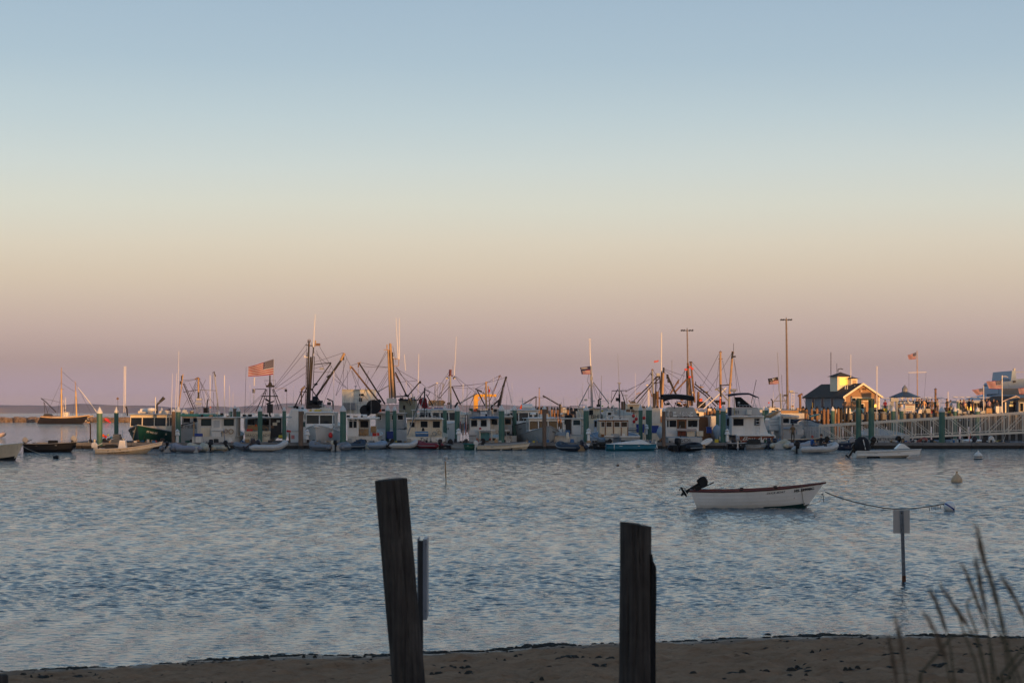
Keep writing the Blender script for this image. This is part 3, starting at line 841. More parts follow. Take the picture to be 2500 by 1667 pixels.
MBd.build('deck_boards', dockwood, dk.root)['kind'] = 'stuff'
x = x0
while x < x1:
    w = min(4.4, x1 - x)
    MB().box(x, x + w - .03, -1.58, -1.5, .27 + random.uniform(-.01, .01), .54).build('fascia_board', dockwood, dk.root)
    MB().box(x, x + w - .05, -1.54, -1.5, .06, .25).build('fascia_board', darkwood, dk.root)
    MB().box(x + .1, x + w - .1, -1.40, 1.4, -.3, .27).build('float', M('black_dock_float', (.012, .012, .012), .6, .2, 2), dk.root)
    x += w
for k, px in enumerate([200, 296, 480, 590, 670, 820, 955, 1100, 1245, 1385, 1440, 1570, 1735, 1890, 2050, 2300]):
    X = dk.X(px)
    fg = T('finger_dock', 'narrow timber finger dock running back %s' % ['at the left end of the dock', 'beside the dark green lobster boat', 'beside the teal roofed dragger', 'left of the cream transom lettered in black', 'right of the tripod mast boat',
         'right of the white bow-on lobster boat', 'behind the pair of close green piles', 'left of the blue roofed boat', 'right of the blue roofed boat', 'right of the second bow-on lobster boat', 'beside the varnished pilothouse boat', 'by the blue tote', 'right of the whale watch charter boat', 'right of the red transom yacht', 'under the gangway foot', 'under the gangway middle'][k], 'dock', px, DY + 10, group='finger docks between the boats')
    for q in range(4):
        MB().box(-.6, .6, -6.9 + q * 3.4, -3.55 + q * 3.4, .32, .50).build('deck_section', dockwood, fg.root)
    MB().box(-.5, .5, -6.8, 6.6, -.3, .31).build('float', darkwood, fg.root)

G = 'green white-capped mooring pile '
PILES = [
 (243, 14.5, 993, 1008.6, 160, G + 'at the left, in front of the white motor skiff'),
 (284, 10.8, 993, 1007, 186, G + 'left of the dark green lobster boat'),
 (394.6, 9, 994, 1006, 200, G + 'behind the small flag on the green lobster boat'),
 (435, 12.8, 991, 1005, 166, G + 'beside the rust coloured pile'),
 (449, 9, 995, 1008, 205, G + 'just behind the teal roofed dragger'),
 (563.6, 10.4, 993, 1004, 196, G + 'left one of the pair behind the white cabin boat'),
 (582, 10.4, 993, 1004, 186, G + 'right one of the pair behind the white cabin boat'),
 (635, 11.6, 990, 1003.6, 166.5, G + 'in front of the cream transom lettered in black'),
 (694, 9, 992, 1002.7, 168, G + 'right of the tripod mast boat'),
 (739, 12, 989, 1003, 200, G + 'rising behind the tall wood pile'),
 (806.5, 11, 990, 1002, 195, G + 'behind the white bow-on lobster boat'),
 (837.5, 15, 989, 1004, 164, G + 'left of the white panel cabin boat'),
 (946.5, 11, 989, 1002, 176, G + 'left one of the pair by the blue bin'),
 (963.5, 9, 990, 1002, 178, G + 'right one of the pair by the blue bin'),
 (1086, 10, 990, 1001, 178, G + 'right of the white crab boat cabin'),
 (1116.5, 13, 989, 1003, 166, G + 'beside the white pedestal left of the blue roofed boat'),
 (1224.5, 14, 988, 1002.5, 164, G + 'at the right end of the blue roofed boat'),
 (1256, 10.5, 988, 1001, 174, G + 'left of the bow-on boat with slanted windows'),
 (1303.5, 8, 990, 999, 205, G + 'far one between the two bow-on boats'),
 (1431, 13.4, 989.5, 1002, 166, G + 'left of the varnished pilothouse boat'),
 (1564, 10, 988, 1001, 172, G + 'with the red balls hanging to its left'),
 (1580.5, 7, 990, 1000.5, 190, G + 'slim one behind the blue tote'),
 (1587, 9.6, 988, 1000.5, 186, G + 'right of the slim one behind the blue tote'),
 (1752, 8.6, 990, 1001, 188, G + 'thin one left of the red transom yacht'),
 (1765.5, 13, 989, 1003, 164, G + 'thick one left of the red transom yacht'),
 (1864.5, 6.5, 992, 1001, 200, G + 'left one of the pair right of the yacht'),
 (1871, 10, 991, 1001, 186, G + 'right one of the pair right of the yacht'),
 (2033, 9.6, 992, 1002, 200, G + 'above the left end of the gangway'),
 (2180.5, 11, 991, 1003, 196, G + 'left of the white signboard above the gangway'),
 (2201, 10, 991, 1003, 200, G + 'in front of the white signboard above the gangway'),
 (2299.5, 15, 991, 1005, 163, G + 'in front of the middle of the gangway'),
 (2331.5, 9, 992.6, 1003.7, 205, G + 'right of the person in white above the gangway'),
 (2386.5, 11, 993, 1004, 203, G + 'in front of the lit ticket kiosk'),
]
for px, w, tip, base, Y, lab in PILES:
    pile(lab, px, w, tip, base, Y)
Wd = 'weathered wood mooring pile '
for px, w, tip, base, Y, lab in [
 (423.5, 9, 998, 1004, 162, Wd + 'lit orange, beside the green lobster boat'),
 (573.5, 9, 990, 997, 200, Wd + 'with black birds on top, between two green piles'),
 (734.5, 12, 1000, 1003, 161, Wd + 'thick one left of the white bow-on lobster boat'),
 (1329, 10, 990, 998.5, 161.5, Wd + 'with grey cap in front of the second bow-on boat'),
 (1620.5, 9, 994.5, 1004, 161.5, Wd + 'with white cap left of the whale watch charter boat')]:
    pile(lab, px, w, tip, base, Y, 'wood', group='weathered wood mooring piles')

def pedestal(px, Y, top, bot, label, w=11.5):
    Y = YM(Y); k = Y / F; hgt = (bot - top) * k; z0 = max(.5, H - (bot - HY) * k)
    r = empty('power_pedestal', W(px, HY, Y)); r.location.z = z0
    tag(r, label, 'power pedestal', 'white lighthouse shaped power pedestals on the dock')
    u = w * k
    MB().lathe([(u * .34, 0), (u * .30, hgt * .55)], n=6).build('post', cleanwhite, r)
    MB().lathe([(u * .34, hgt * .50), (u * .60, hgt * .56), (u * .52, hgt * .62), (u * .38, hgt * .80)], n=6).build('hood', cleanwhite, r)
    MB().lathe([(u * .22, hgt * .80), (u * .22, hgt * .85)], n=6).build('lamp', M('pedestal_lamp', (.12, .12, .12), .3, .1, 3), r)
    MB().lathe([(u * .56, hgt * .84), (u * .1, hgt * .97), (u * .04, hgt)], n=6).build('cap', cleanwhite, r)
for a in [(433, 163.5, 1048.5, 1082, 'white lighthouse shaped power pedestal in front of the orange lit wood pile'),
          (750, 163.5, 1047, 1079, 'white lighthouse shaped power pedestal right of the thick wood pile'),
          (1119.5, 163.5, 1045, 1077, 'white lighthouse shaped power pedestal in front of the pile by the blue roofed boat'),
          (1437, 163.5, 1045, 1076, 'white lighthouse shaped power pedestal left of the varnished pilothouse boat'),
          (1577.5, 176, 1035, 1060, 'white lighthouse shaped power pedestal between the blue totes'),
          (1775.5, 163.5, 1046, 1077, 'white lighthouse shaped power pedestal left of the red transom yacht')]:
    pedestal(*a)

sp = T('mooring_pile', 'plain grey square post right of the red transom yacht', 'pile', 1909.5, 166)
MB().box(-.09, .09, -.09, .09, -1, sp.Z(1016)).build('shaft', steel_grey, sp.root)

def portal(label, pxs, ws, tops, Y, beam, kind='dark', beams=None):
    t = T('pile_portal', label, 'pile frame', sum(pxs) / len(pxs), Y)
    for px, w, top in zip(pxs, ws, tops):
        r = w * t.k / 2
        zt = t.Z(top)
        if kind == 'dark':
            zs = t.Z(995)
            MB().lathe([(r, -1), (r, zs)], (t.X(px), 0, 0), 18).build('lower_sleeve', pilegreen, t.root, smooth=True)
            MB().lathe([(r * 1.02, zs), (r * 1.02, zt)], (t.X(px), 0, 0), 18).build('upper_sleeve', M('dark_green_sleeve', (.010, .045, .028), .5, .15, 2), t.root, smooth=True)
        else:
            MB().lathe([(r, -1), (r, zt)], (t.X(px), 0, 0), 14).build('post', greyp if kind == 'grey' else pilegreen, t.root, smooth=True)
    bx0, by0, bx1, by1 = beam
    t.bx('crossbeam', bx0, by0, bx1, by1, -.25, .25, greyp if kind == 'grey' else M('dark_green_sleeve', (.010, .045, .028), .5, .15, 2))
    return t
portal('tall dark green pile frame with crossbeam in front of the shingled harbour house', (2096, 2127), (13, 14), (976, 973), 166, (2093, 972, 2131, 976))
portal('grey pile frame with crossbeam left of the white signboard', (2179, 2189), (6, 6), (976, 976), 206, (2175, 972, 2194, 980), 'grey')

BXF = [(0, 1, 2, 3), (7, 6, 5, 4), (0, 4, 5, 1), (1, 5, 6, 2), (2, 6, 7, 3), (3, 7, 4, 0)]
GYd = 172.0
gw = T('gangway', 'long beige aluminium gangway with truss railings sloping up to the wharf', 'gangway', 2250, GYd)
beige = M('beige_aluminium', (0.74, 0.66, 0.54), 0.5, 0.08, 1, streak=.1)
def gx(px): return gw.X(px)
GT = lambda px: 1053.5 - 0 if False else 1039.5 + (px - 2005) * (1008.0 - 1039.5) / 495       # top chord centre row
GB = lambda px: 1076.5 + (px - 2005) * (1055.5 - 1076.5) / 495
def gz(py): return gw.Z(py)
for dy in (0.0, 1.5):
    MB().add([(gx(2005), dy, gz(GT(2005) + 3)), (gx(2560), dy, gz(GT(2560) + 3)), (gx(2560), dy, gz(GT(2560) - 3)), (gx(2005), dy, gz(GT(2005) - 3)),
              (gx(2005), dy + .09, gz(GT(2005) + 3)), (gx(2560), dy + .09, gz(GT(2560) + 3)), (gx(2560), dy + .09, gz(GT(2560) - 3)), (gx(2005), dy + .09, gz(GT(2005) - 3))],
             BXF).build('top_chord', beige, gw.root)
    MB().add([(gx(2005), dy, gz(GB(2005) + 2.5)), (gx(2560), dy, gz(GB(2560) + 2.5)), (gx(2560), dy, gz(GB(2560) - 2)), (gx(2005), dy, gz(GB(2005) - 2)),
              (gx(2005), dy + .12, gz(GB(2005) + 2.5)), (gx(2560), dy + .12, gz(GB(2560) + 2.5)), (gx(2560), dy + .12, gz(GB(2560) - 2)), (gx(2005), dy + .12, gz(GB(2005) - 2))],
             BXF).build('bottom_chord', beige, gw.root)
    mids = MB()
    mids.tube([(gx(2005), dy + .05, gz(GB(2005) - 6)), (gx(2560), dy + .05, gz(GB(2560) - 6))], .03, 6)
    mids.build('lower_rail', beige, gw.root)
    px = 2007.0; i = 0
    while px < 2555:
        w = 1.0
        MB().box(gx(px) - .045, gx(px) + .045, dy + .02, dy + .08, gz(GB(px)), gz(GT(px))).build('truss_post', beige, gw.root)
        nx = px + 45.5
        if nx < 2570:
            a, b2 = (px, nx) if px < 2345 else (nx, px)
            MB().tube([(gx(a), dy + .045, gz(GT(a) + 2)), (gx(b2), dy + .045, gz(GB(b2) - 3))], .035, 6).build('diagonal', beige, gw.root)
        if dy == 0:
            for q in range(1, 11):
                p = px + q * 4.14
                if p < 2555:
                    MB().box(gx(p) - .016, gx(p) + .016, dy + .06, dy + .09, gz(GB(p) - 5), gz(GT(p) + 2)).build('baluster', beige, gw.root)
        px = nx
MB().add([(gx(2005), .1, gz(GB(2005))), (gx(2560), .1, gz(GB(2560))), (gx(2560), 1.5, gz(GB(2560))), (gx(2005), 1.5, gz(GB(2005))),
          (gx(2005), .1, gz(GB(2005)) + .05), (gx(2560), .1, gz(GB(2560)) + .05), (gx(2560), 1.5, gz(GB(2560)) + .05), (gx(2005), 1.5, gz(GB(2005)) + .05)],
         BXF).build('walkway', greyp, gw.root)
ft = T('gangway_rail', 'light metal railing at the foot of the gangway behind the black hulled boat', 'railing', 1990, 171)
for q in range(6):
    ft.bar('rail_post', [(1972 + q * 6.5, 1040 + q * .8), (1972 + q * 6.5, 1066)], 1.1, alu)
ft.bar('top_rail', [(1966, 1036), (2005, 1035)], 1.4, alu); ft.bar('mid_rail', [(1966, 1046), (2005, 1048)], 1, alu); ft.bar('brace', [(1980, 1040), (2003, 1064)], 1.2, alu)

WY = 238.0
wf = T('wharf', 'timber wharf standing on a row of weathered piles behind the boats', 'wharf', 1800, WY)
zd = wf.Z(1009)
xa, xb = wf.X(1235), wf.X(2640)
MB().box(xa, xb, 0, 70, zd - .5, zd).build('deck', dockwood, wf.root)
MB().box(xa, xb, -.25, -.01, zd - .75, zd - .1).build('fascia_beam', dockwood, wf.root)
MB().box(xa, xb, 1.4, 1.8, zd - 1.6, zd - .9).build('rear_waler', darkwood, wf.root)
rp = random.Random(5)
px = 1262.0
nn = 0
while px < 2640:
    tall = (1262 < px < 1395) or (1480 < px < 1500) or (1535 < px < 1600) or (1725 < px < 1765) or (1955 < px < 2080)
    top = (rp.uniform(997, 1001) if tall else rp.uniform(1006, 1009))
    k = wf.k
    w = rp.uniform(4.6, 7.4)
    X = wf.X(px); zt = wf.Z(top)
    p_ = MB().lathe([(w * k / 2, -1.5), (w * k / 2, zt)], (X, -.55, 0), 10).build('piling', pierwood if px < 2045 else darkwood, wf.root, smooth=True)  # darker pilings paint the shade behind the gangway
    if tall:
        MB().lathe([(w * k / 2 * 1.1, zt), (w * k / 2 * 1.1, zt + .10), (.03, zt + .34)], (X, -.55, 0), 10).build('piling_cap', black, p_)
    nn += 1
    px += rp.choice((6.8, 8, 9.5, 13, 17)) if px < 2090 else rp.uniform(14, 20)
for j in range(3):
    mbp = MB()
    px = 1260
    while px < 2640:
        mbp.lathe([(.17, -1.5), (.17, zd - .5)], (wf.X(px), 3 + j * 4, 0), 6); px += 24
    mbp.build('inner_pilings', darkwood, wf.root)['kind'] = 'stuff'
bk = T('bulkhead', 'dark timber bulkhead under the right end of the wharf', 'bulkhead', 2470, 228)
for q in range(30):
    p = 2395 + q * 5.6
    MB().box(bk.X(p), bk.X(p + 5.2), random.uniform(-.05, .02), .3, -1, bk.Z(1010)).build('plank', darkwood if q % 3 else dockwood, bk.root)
BG = 'fishing boats moored behind the floating dock'

def bow_boat(label, name, px, Y, B, L, ang, free, rise, hullmat, cabmat, zroof, zwin=(0, 0), boot=None, ncab=3, rail=None, roofmat=None, cabB=0.74, cabx=(-1.0, 1.6), stripe=None,
             trunk=0.45, frontwin=3, sidewin=2, decks=None, group=BG, winmat=None, slant=0.22, bowp=2.4):
    """bow pointing at the camera, turned by ang (radians, + shows the right hand side of the picture)"""
    sc_ = YM(Y) / Y; Y = YM(Y)
    root = empty(name, W(px, HY, Y)); root.location.z = 0; root.scale = (sc_, sc_, sc_)
    L0 = L * sc_
    rz = -math.pi / 2 - ang
    off = rotz((L0 / 2, 0, 0), rz)
    root.location.x -= off.x; root.location.y -= off.y
    root.rotation_euler.z = rz
    tag(root, label, 'fishing boat', group)
    h = Hull(L, B, free, rise, 0.5, .82, .7, srise=.12, full=.40, bowp=bowp, fine=.6)
    h.build(root, hullmat, boot, .14, deckmat=decks or lgrey, railmat=rail or cabmat, railw=.045, bul=.12 if trunk else .5)
    x0, x1 = cabx; w = B * cabB / 2
    zd = h.sz(.5) - .2
    if trunk:
        vs = []
        for x, f, hh in ((x1 - .05, 1.0, trunk + .1), (x1 + 1.6, .74, trunk * .85), (x1 + 2.3, .45, trunk * .45)):
            t = min(.97, (x + L / 2) / L)
            b_ = min(w * f, h.hb(t) * .8); zb = h.sz(t) - .15
            vs += [(x, -b_, zb), (x, -b_ * .88, zb + hh), (x, b_ * .88, zb + hh), (x, b_, zb)]
        fs = []
        for i in range(2):
            for j in range(3):
                a = i * 4 + j; fs.append((a, a + 1, a + 5, a + 4))
        fs += [(0, 1, 2, 3), (11, 10, 9, 8)]
        MB().add(vs, fs).build('trunk_cabin', cabmat, root, bevel=.04)
    zt = zroof
    zw0 = zt - .92 if zwin == (0, 0) else zwin[0]; zw1 = zt - .22 if zwin == (0, 0) else zwin[1]
    mb = MB()
    def xf(z): return x1 + slant * (zt - z) / (zt - zd)
    bl, tl = zd, zt
    mb.add([(x0, -w, bl), (x0, w, bl), (xf(bl), w, bl), (xf(bl), -w, bl), (x0, -w, zw0), (x0, w, zw0), (xf(zw0), w, zw0), (xf(zw0), -w, zw0)],
           [(0, 3, 2, 1), (4, 5, 6, 7), (0, 1, 5, 4), (1, 2, 6, 5), (2, 3, 7, 6), (3, 0, 4, 7)])
    mb.add([(x0, -w, zw1), (x0, w, zw1), (xf(zw1), w, zw1), (xf(zw1), -w, zw1), (x0, -w, tl), (x0, w, tl), (xf(tl), w, tl), (xf(tl), -w, tl)],
           [(0, 3, 2, 1), (4, 5, 6, 7), (0, 1, 5, 4), (1, 2, 6, 5), (2, 3, 7, 6), (3, 0, 4, 7)])
    m = .045
    for i in range(frontwin + 1):
        y = -w + 2 * w * i / frontwin
        y0 = max(-w, y - m); y1 = min(w, y + m)
        if y1 - y0 < m * 1.5: y0, y1 = (y0, y0 + m * 1.6) if y < 0 else (y1 - m * 1.6, y1)
        mb.add([(xf(zw0) - .08, y0, zw0), (xf(zw0) - .08, y1, zw0), (xf(zw0), y1, zw0), (xf(zw0), y0, zw0), (xf(zw1) - .08, y0, zw1), (xf(zw1) - .08, y1, zw1), (xf(zw1), y1, zw1), (xf(zw1), y0, zw1)],
               [(0, 3, 2, 1), (4, 5, 6, 7), (0, 1, 5, 4), (1, 2, 6, 5), (2, 3, 7, 6), (3, 0, 4, 7)])
    for s_ in (-1, 1):
        for i in range(sidewin + 1):
            x = x0 + (x1 - .1 - x0) * i / sidewin
            mb.box(x - .05, x + .07, s_ * w - (.06 if s_ > 0 else 0), s_ * w + (0 if s_ > 0 else .06), zw0, zw1)
    wh = mb.build('wheelhouse', cabmat, root, bevel=.02)
    for i in range(frontwin):
        y0 = -w + 2 * w * i / frontwin + m; y1 = -w + 2 * w * (i + 1) / frontwin - m
        wn_ = MB().add([(xf(zw0) - .05, y0, zw0), (xf(zw0) - .05, y1, zw0), (xf(zw1) - .05, y1, zw1), (xf(zw1) - .05, y0, zw1)], [(0, 1, 2, 3)])
        fr = wn_.build('pane', winmat or glass, wh)
        MB().tube([(xf(zw0) - .02, y0 + .02, zw0 + .02), (xf(zw0) - .02, y1 - .02, zw0 + .02), (xf(zw1) - .02, y1 - .02, zw1 - .02), (xf(zw1) - .02, y0 + .02, zw1 - .02), (xf(zw0) - .02, y0 + .02, zw0 + .02)], .018, 4).build('window_seal', black, wh)
    for s_ in (-1, 1):
        for i in range(sidewin):
            xx0 = x0 + (x1 - .1 - x0) * i / sidewin + .07; xx1 = x0 + (x1 - .1 - x0) * (i + 1) / sidewin - .05
            MB().add([(xx0, s_ * (w - .03), zw0), (xx1, s_ * (w - .03), zw0), (xx1, s_ * (w - .03), zw1), (xx0, s_ * (w - .03), zw1)], [(0, 1, 2, 3)]).build('pane', winmat or glass, wh)
    rf = MB()
    rf.box(x0 - 1.6, x1 + .28, -w - .12, w + .12, zt, zt + .07)
    rf.box(x0 - 1.3, x1 + .05, -w * .8, w * .8, zt + .07, zt + .12, tx=.2, ty=.12)
    rf.build('roof', roofmat or cabmat, root, bevel=.025)
    for s_ in (-1, 1):
        MB().tube([(x0 - 1.5, s_ * w, zd), (x0 - 1.5, s_ * w, zt)], .03, 6).build('stanchion', cabmat, root)
    return root, h, rz

def on_roof(root, items, z):
    """little roof gear in boat coordinates: (kind, x, y, size)"""
    for kind, x, y, s_ in items:
        if kind == 'radar':
            MB().lathe([(s_ * .5, 0), (s_ * .55, s_ * .15), (s_ * .45, s_ * .32), (.02, s_ * .38)], (x, y, z + .25), 14).build('radome', cleanwhite, root, smooth=True)
            MB().box(x - .08, x + .08, y - .08, y + .08, z + .05, z + .26).build('radar_mount', alu, root)
        elif kind == 'whip':
            MB().tube([(x, y, z), (x + s_ * .02, y, z + s_)], .022, 5, r1=.010).build('antenna', fibre, root)
        elif kind == 'mast':
            m_ = MB(); m_.tube([(x, y, z), (x, y, z + s_)], .035, 6); m_.tube([(x, y - s_ * .3, z + s_ * .7), (x, y + s_ * .3, z + s_ * .7)], .02, 5); m_.build('light_mast', alu, root)
        elif kind == 'raft':
            MB().tube([(x, y - s_ / 2, z + .25), (x, y + s_ / 2, z + .25)], .22, 12).build('life_raft_canister', cleanwhite, root, smooth=True)
        elif kind == 'lamp':
            MB().lathe([(.04, 0), (.11, .05), (.12, .12), (.10, .14)], (x, y, z + .15), 8, axis='x').build('floodlight', lampglass, root)
        elif kind == 'box':
            MB().box(x - s_ * .5, x + s_ * .5, y - s_ * .7, y + s_ * .7, z + .02, z + s_ * .6).build('roof_box', white2, root, bevel=.02)
        elif kind == 'stack':
            MB().tube([(x, y, z), (x, y, z + s_ * .8), (x - .12, y, z + s_)], .06, 8).build('exhaust_pipe', black, root)
        elif kind == 'rods':
            for q in range(7):
                MB().tube([(x, y - .9 + q * .3, z), (x - .1, y - .9 + q * .3, z + .5)], .035, 5).build('rod_holder', alu, root)

def hulltext(h, root, text, t, u, side, size, mat, off=.015):
    a, b_ = h.pt(t, u, side, off), h.pt(t + .02, u, side, off); c = h.pt(t, u + .04, side, off)
    X = (b_ - a).normalized(); Yv = (c - a).normalized()
    if side == 1: X = -X        # reads from outside
    Z = X.cross(Yv).normalized(); Yv = Z.cross(X)
    o = lettering(text, size, mat, root, a, name='lettering')
    o.rotation_euler = Matrix((X, Yv, Z)).transposed().to_euler()
    return o

b3, h3, a3 = bow_boat('dark green lobster boat with cream wheelhouse lit by the low sun', 'fishing_boat', 336, 164.5, 3.9, 10.5, R(4), 1.05, .85, dgreen, cream, 2.72, cabx=(-1.2, 1.7), boot=antifoul_b, rail=greyp, roofmat=greyp, frontwin=3, sidewin=3, cabB=.80)
on_roof(b3, [('radar', .6, 0, .75), ('mast', .9, .4, 1.4), ('raft', -.9, -.8, 1.1), ('box', -.4, .9, .5), ('lamp', 1.2, -.9, 1), ('lamp', 1.2, .9, 1)], 2.82)
for y_ in (-1.75, -1.55, -1.2):
    MB().tube([(-1.2, y_ * -1, 1.2), (-1.45, y_ * -1 + .1, 6.3 if y_ > -1.7 else 8.2)], .03, 5, r1=.012).build('antenna', fibre, b3)
MB().tube([(.2, .35, 2.8), (.15, .35, 3.6), (-.1, .9, 4.2)], [.07, .08, .16], 8).build('exhaust_pipe', steel_dark, b3)
hulltext(h3, b3, 'MS 4462 AX', .86, .80, 1, .26, lettersw); hulltext(h3, b3, 'LISA M', .90, .82, -1, .24, lettersw)
MB().tube([h3.pt(.97, .95, -1, .03), h3.pt(.93, .6, -1, .25), h3.pt(.88, .25, -1, .6)], .02, 5).build('bow_line', ropel, b3)

b8, h8, a8 = bow_boat('white lobster boat lying bow-on with two square dark front windows and a red ball fender', 'fishing_boat', 770, 167.5, 2.72, 8.6, R(3), 1.15, .75, cleanwhite, cleanwhite, 2.92, cabx=(.9, 2.0), boot=antifoul_b, rail=white, frontwin=2, sidewin=1, cabB=.86, trunk=.3, slant=.12, bowp=3.2)
on_roof(b8, [('box', 1.2, -.4, .5), ('box', .6, .3, .6), ('mast', .4, 0, .8), ('lamp', 1.7, .8, 1)], 3.0)
for c_ in (-.5, 0.3): MB().box(.3, 1.6, c_, c_ + .5, 3.05, 3.18).build('yellow_board', yellowp if c_ < 0 else cream, b8)
fd = T('ball_fender', 'red ball fender hanging by its rope at the bow-on white lobster boat', 'fender', 807, 164.6)
MB().ball((0, 0, fd.Z(1062)), .20, 12, 8, sz=1.35).build('ball', red, fd.root, smooth=True)
fd.bar('rope', [(810, 1053), (812, 1044), (817, 1040)], .8, black)

b12, h12, a12 = bow_boat('white boat bow with black lettering between the two green piles right of the crab boat', 'fishing_boat', 1122, 180, 3.6, 9.5, R(-28), 1.5, .6, cleanwhite, white, 3.2, cabx=(-.9, 1.6), boot=antifoul_b, frontwin=3, sidewin=2)
hulltext(h12, b12, 'RZ 24', .86, .80, -1, .32, letters)
b15, h15, a15 = bow_boat('white bow-on boat with three slanted front windows left of the wood pile', 'fishing_boat', 1284, 172, 2.9, 9.0, R(-4), 1.35, .75, lgrey, cleanwhite, 3.15, cabx=(.6, 1.9), boot=antifoul_b, rail=black, frontwin=3, sidewin=1, cabB=.90, trunk=.25, bowp=3)
hulltext(h15, b15, 'LORRIE', .93, .80, 1, .18, letters); hulltext(h15, b15, 'MS 71', .93, .80, -1, .18, letters)
on_roof(b15, [('mast', .4, 0, 1.0), ('raft', .8, .4, .9), ('whip', .2, -.9, 2.4)], 3.25)
b16, h16, a16 = bow_boat('pale grey and white lobster boat behind the wood pile, bow to the camera', 'fishing_boat', 1341, 164.8, 3.1, 9.0, R(-8), .95, .85, lgrey, cleanwhite, 2.42, cabx=(-.2, 1.3), boot=lgrey, rail=greyp, frontwin=3, sidewin=2, cabB=.80, trunk=.32, slant=.10)
hulltext(h16, b16, 'MS 5587 KN', .88, .84, 1, .17, letters)
on_roof(b16, [('box', .2, .2, .5), ('radar', .2, -.7, .5), ('whip', -.4, .9, 2.0)], 2.5)
b0r = empty('motor_boat', W(50, HY, 136)); b0r.location.z = 0
b0r.location.x -= 3.0; tag(b0r, 'white boat bow entering the frame at the far left edge', 'boat')
h0 = Hull(6.4, 2.4, .85, .32, .3, .8, .55, srise=.05); h0.build(b0r, cream, antifoul_b, .20, deckmat=cleanwhite, railmat=cleanwhite, railw=.035, bul=.1)
MB().add([(2.1, -.5, .95), (2.1, .5, .95), (-.6, .9, 1.0), (-.6, -.9, 1.0), (1.2, -.35, 1.25), (1.2, .35, 1.25), (-.6, .8, 1.5), (-.6, -.8, 1.5)], [(0, 3, 2, 1), (4, 5, 6, 7), (0, 1, 5, 4), (1, 2, 6, 5), (2, 3, 7, 6), (3, 0, 4, 7)]).build('trunk_cabin', cleanwhite, b0r, bevel=.04)
ml = T('mooring_line', 'mooring line from the far left white bow down to the black buoy', 'rope', 95, 138)
ml.bar('rope', [(49, 1085), (70, 1097), (100, 1108), (130, 1113.5)], 1.2, ropel)

def stern_hull(t, x0, x1, ysheer, ywl, L, mat, boot=None, rail=None, dy=0.0, rise=.7, transom=None, tw=.9):
    w = (t.X(x1) - t.X(x0)); cx = (t.X(x0) + t.X(x1)) / 2
    free = t.Z(ysheer) ; h = Hull(L, w / tw * .98, free, rise, .4, tw, .7, srise=.02, full=.45)
    e = empty('hull_set', (cx, dy + L / 2, 0), R(90)); e.parent = t.root
    before = set(bpy.data.objects)
    h.build(e, mat, boot, .12, deckmat=lgrey, railmat=rail, railw=.04, bul=free * .55)
    for o in list(e.children):
        o.parent = t.root; o.location = e.location; o.rotation_euler = e.rotation_euler
    bpy.data.objects.remove(e)
    return h

def cabin(t, x0, y0, x1, y1, dy, depth, mat, wins=(), roof=None, roofmat=None, over=2.0, name='wheelhouse', framem=None, gl=None, tx=0.0, bevel=.03):
    t.bx(name, x0, y0, x1, y1, dy, dy + depth, mat, bevel=bevel, tx=tx)
    for w_ in wins:
        t.window(w_[0], w_[1], w_[2], w_[3], dy, framem or mat, gl or glass)
    if roof:
        t.bx('roof', x0 - over, y0 - roof, x1 + over, y0 + .4, dy - .3, dy + depth + .3, roofmat or mat, bevel=.03)

def gear(t, items):
    """small fittings: (kind, px, py, size px, material)"""
    for kind, px, py, s_, mat, dy in items:
        P = t.L(px, py, dy); k = t.k * s_
        if kind == 'ball': MB().ball(P, k / 2, 10, 6).build('ball_float', mat, t.root, smooth=True)
        elif kind == 'box': MB().box(P.x - k / 2, P.x + k / 2, P.y, P.y + k * .8, P.z - k * .35, P.z + k * .35).build('locker', mat, t.root, bevel=.02)
        elif kind == 'coil':
            pts = [(P.x + k / 2 * math.cos(a * .52), P.y, P.z + k / 2 * math.sin(a * .52)) for a in range(13)]
            MB().tube(pts, k * .09, 6).build('hose_coil', mat, t.root)
        elif kind == 'raft': MB().tube([(P.x - k / 2, P.y, P.z), (P.x + k / 2, P.y, P.z)], k * .22, 12).build('life_raft_canister', mat, t.root, smooth=True)
        elif kind == 'dome': MB().lathe([(k * .5, 0), (k * .55, k * .2), (k * .4, k * .45), (.01, k * .55)], P, 12).build('radome', mat, t.root, smooth=True)
        elif kind == 'lamp': MB().box(P.x - k / 2, P.x + k / 2, P.y - .1, P.y + .1, P.z - k * .3, P.z + k * .3, tx=k * .1).build('floodlight', mat, t.root)
        elif kind == 'panel': MB().box(P.x - k / 2, P.x + k / 2, P.y - .03, P.y, P.z - k * .5, P.z + k * .5).build('panel', mat, t.root, bevel=.01)

t = T('fishing_boat', 'grey white dragger with teal roof, lattice mast and two upright outriggers', 'fishing boat', 490, 176, group=BG)
stern_hull(t, 441, 545, 1046, 1075, 14, lgrey, antifoul_b, greyp, dy=-2.5)
cabin(t, 443, 1016, 528, 1060, 0, 4, lgrey, [(448, 1020.5, 464, 1031), (472, 1020, 481, 1029), (503, 1020, 512, 1030)], roof=6, roofmat=teal, over=1.5)
t.bx('hull_side', 442, 1038, 482, 1079, -2.3, -2.2, lgrey)
t.bar('rub_rail', [(441, 1038, -2.4), (463, 1033, -2.4), (486, 1027, -2.4)], 2.2, black)
lettering('RAMS CRUISE', .55, letters, t.root, t.L(453, 1044, -2.33), rot=(R(90), R(-6), 0), sx=.62)
t.bar('outrigger', [(436.6, 994), (446.8, 913.4)], 2.8, steel_tan); t.bar('outrigger', [(533.5, 1001), (523, 909)], 2.6, steel_grey)
t.bar('block', [(443.5, 917), (444, 929)], 3.5, steel_dark); t.bar('block', [(440.5, 930), (441.5, 938)], 4.2, steel_dark); t.bar('block', [(523, 910), (526.5, 919)], 2.8, steel_dark); t.bar('head_bar', [(518.5, 910), (525, 907)], 1.6, steel_dark)
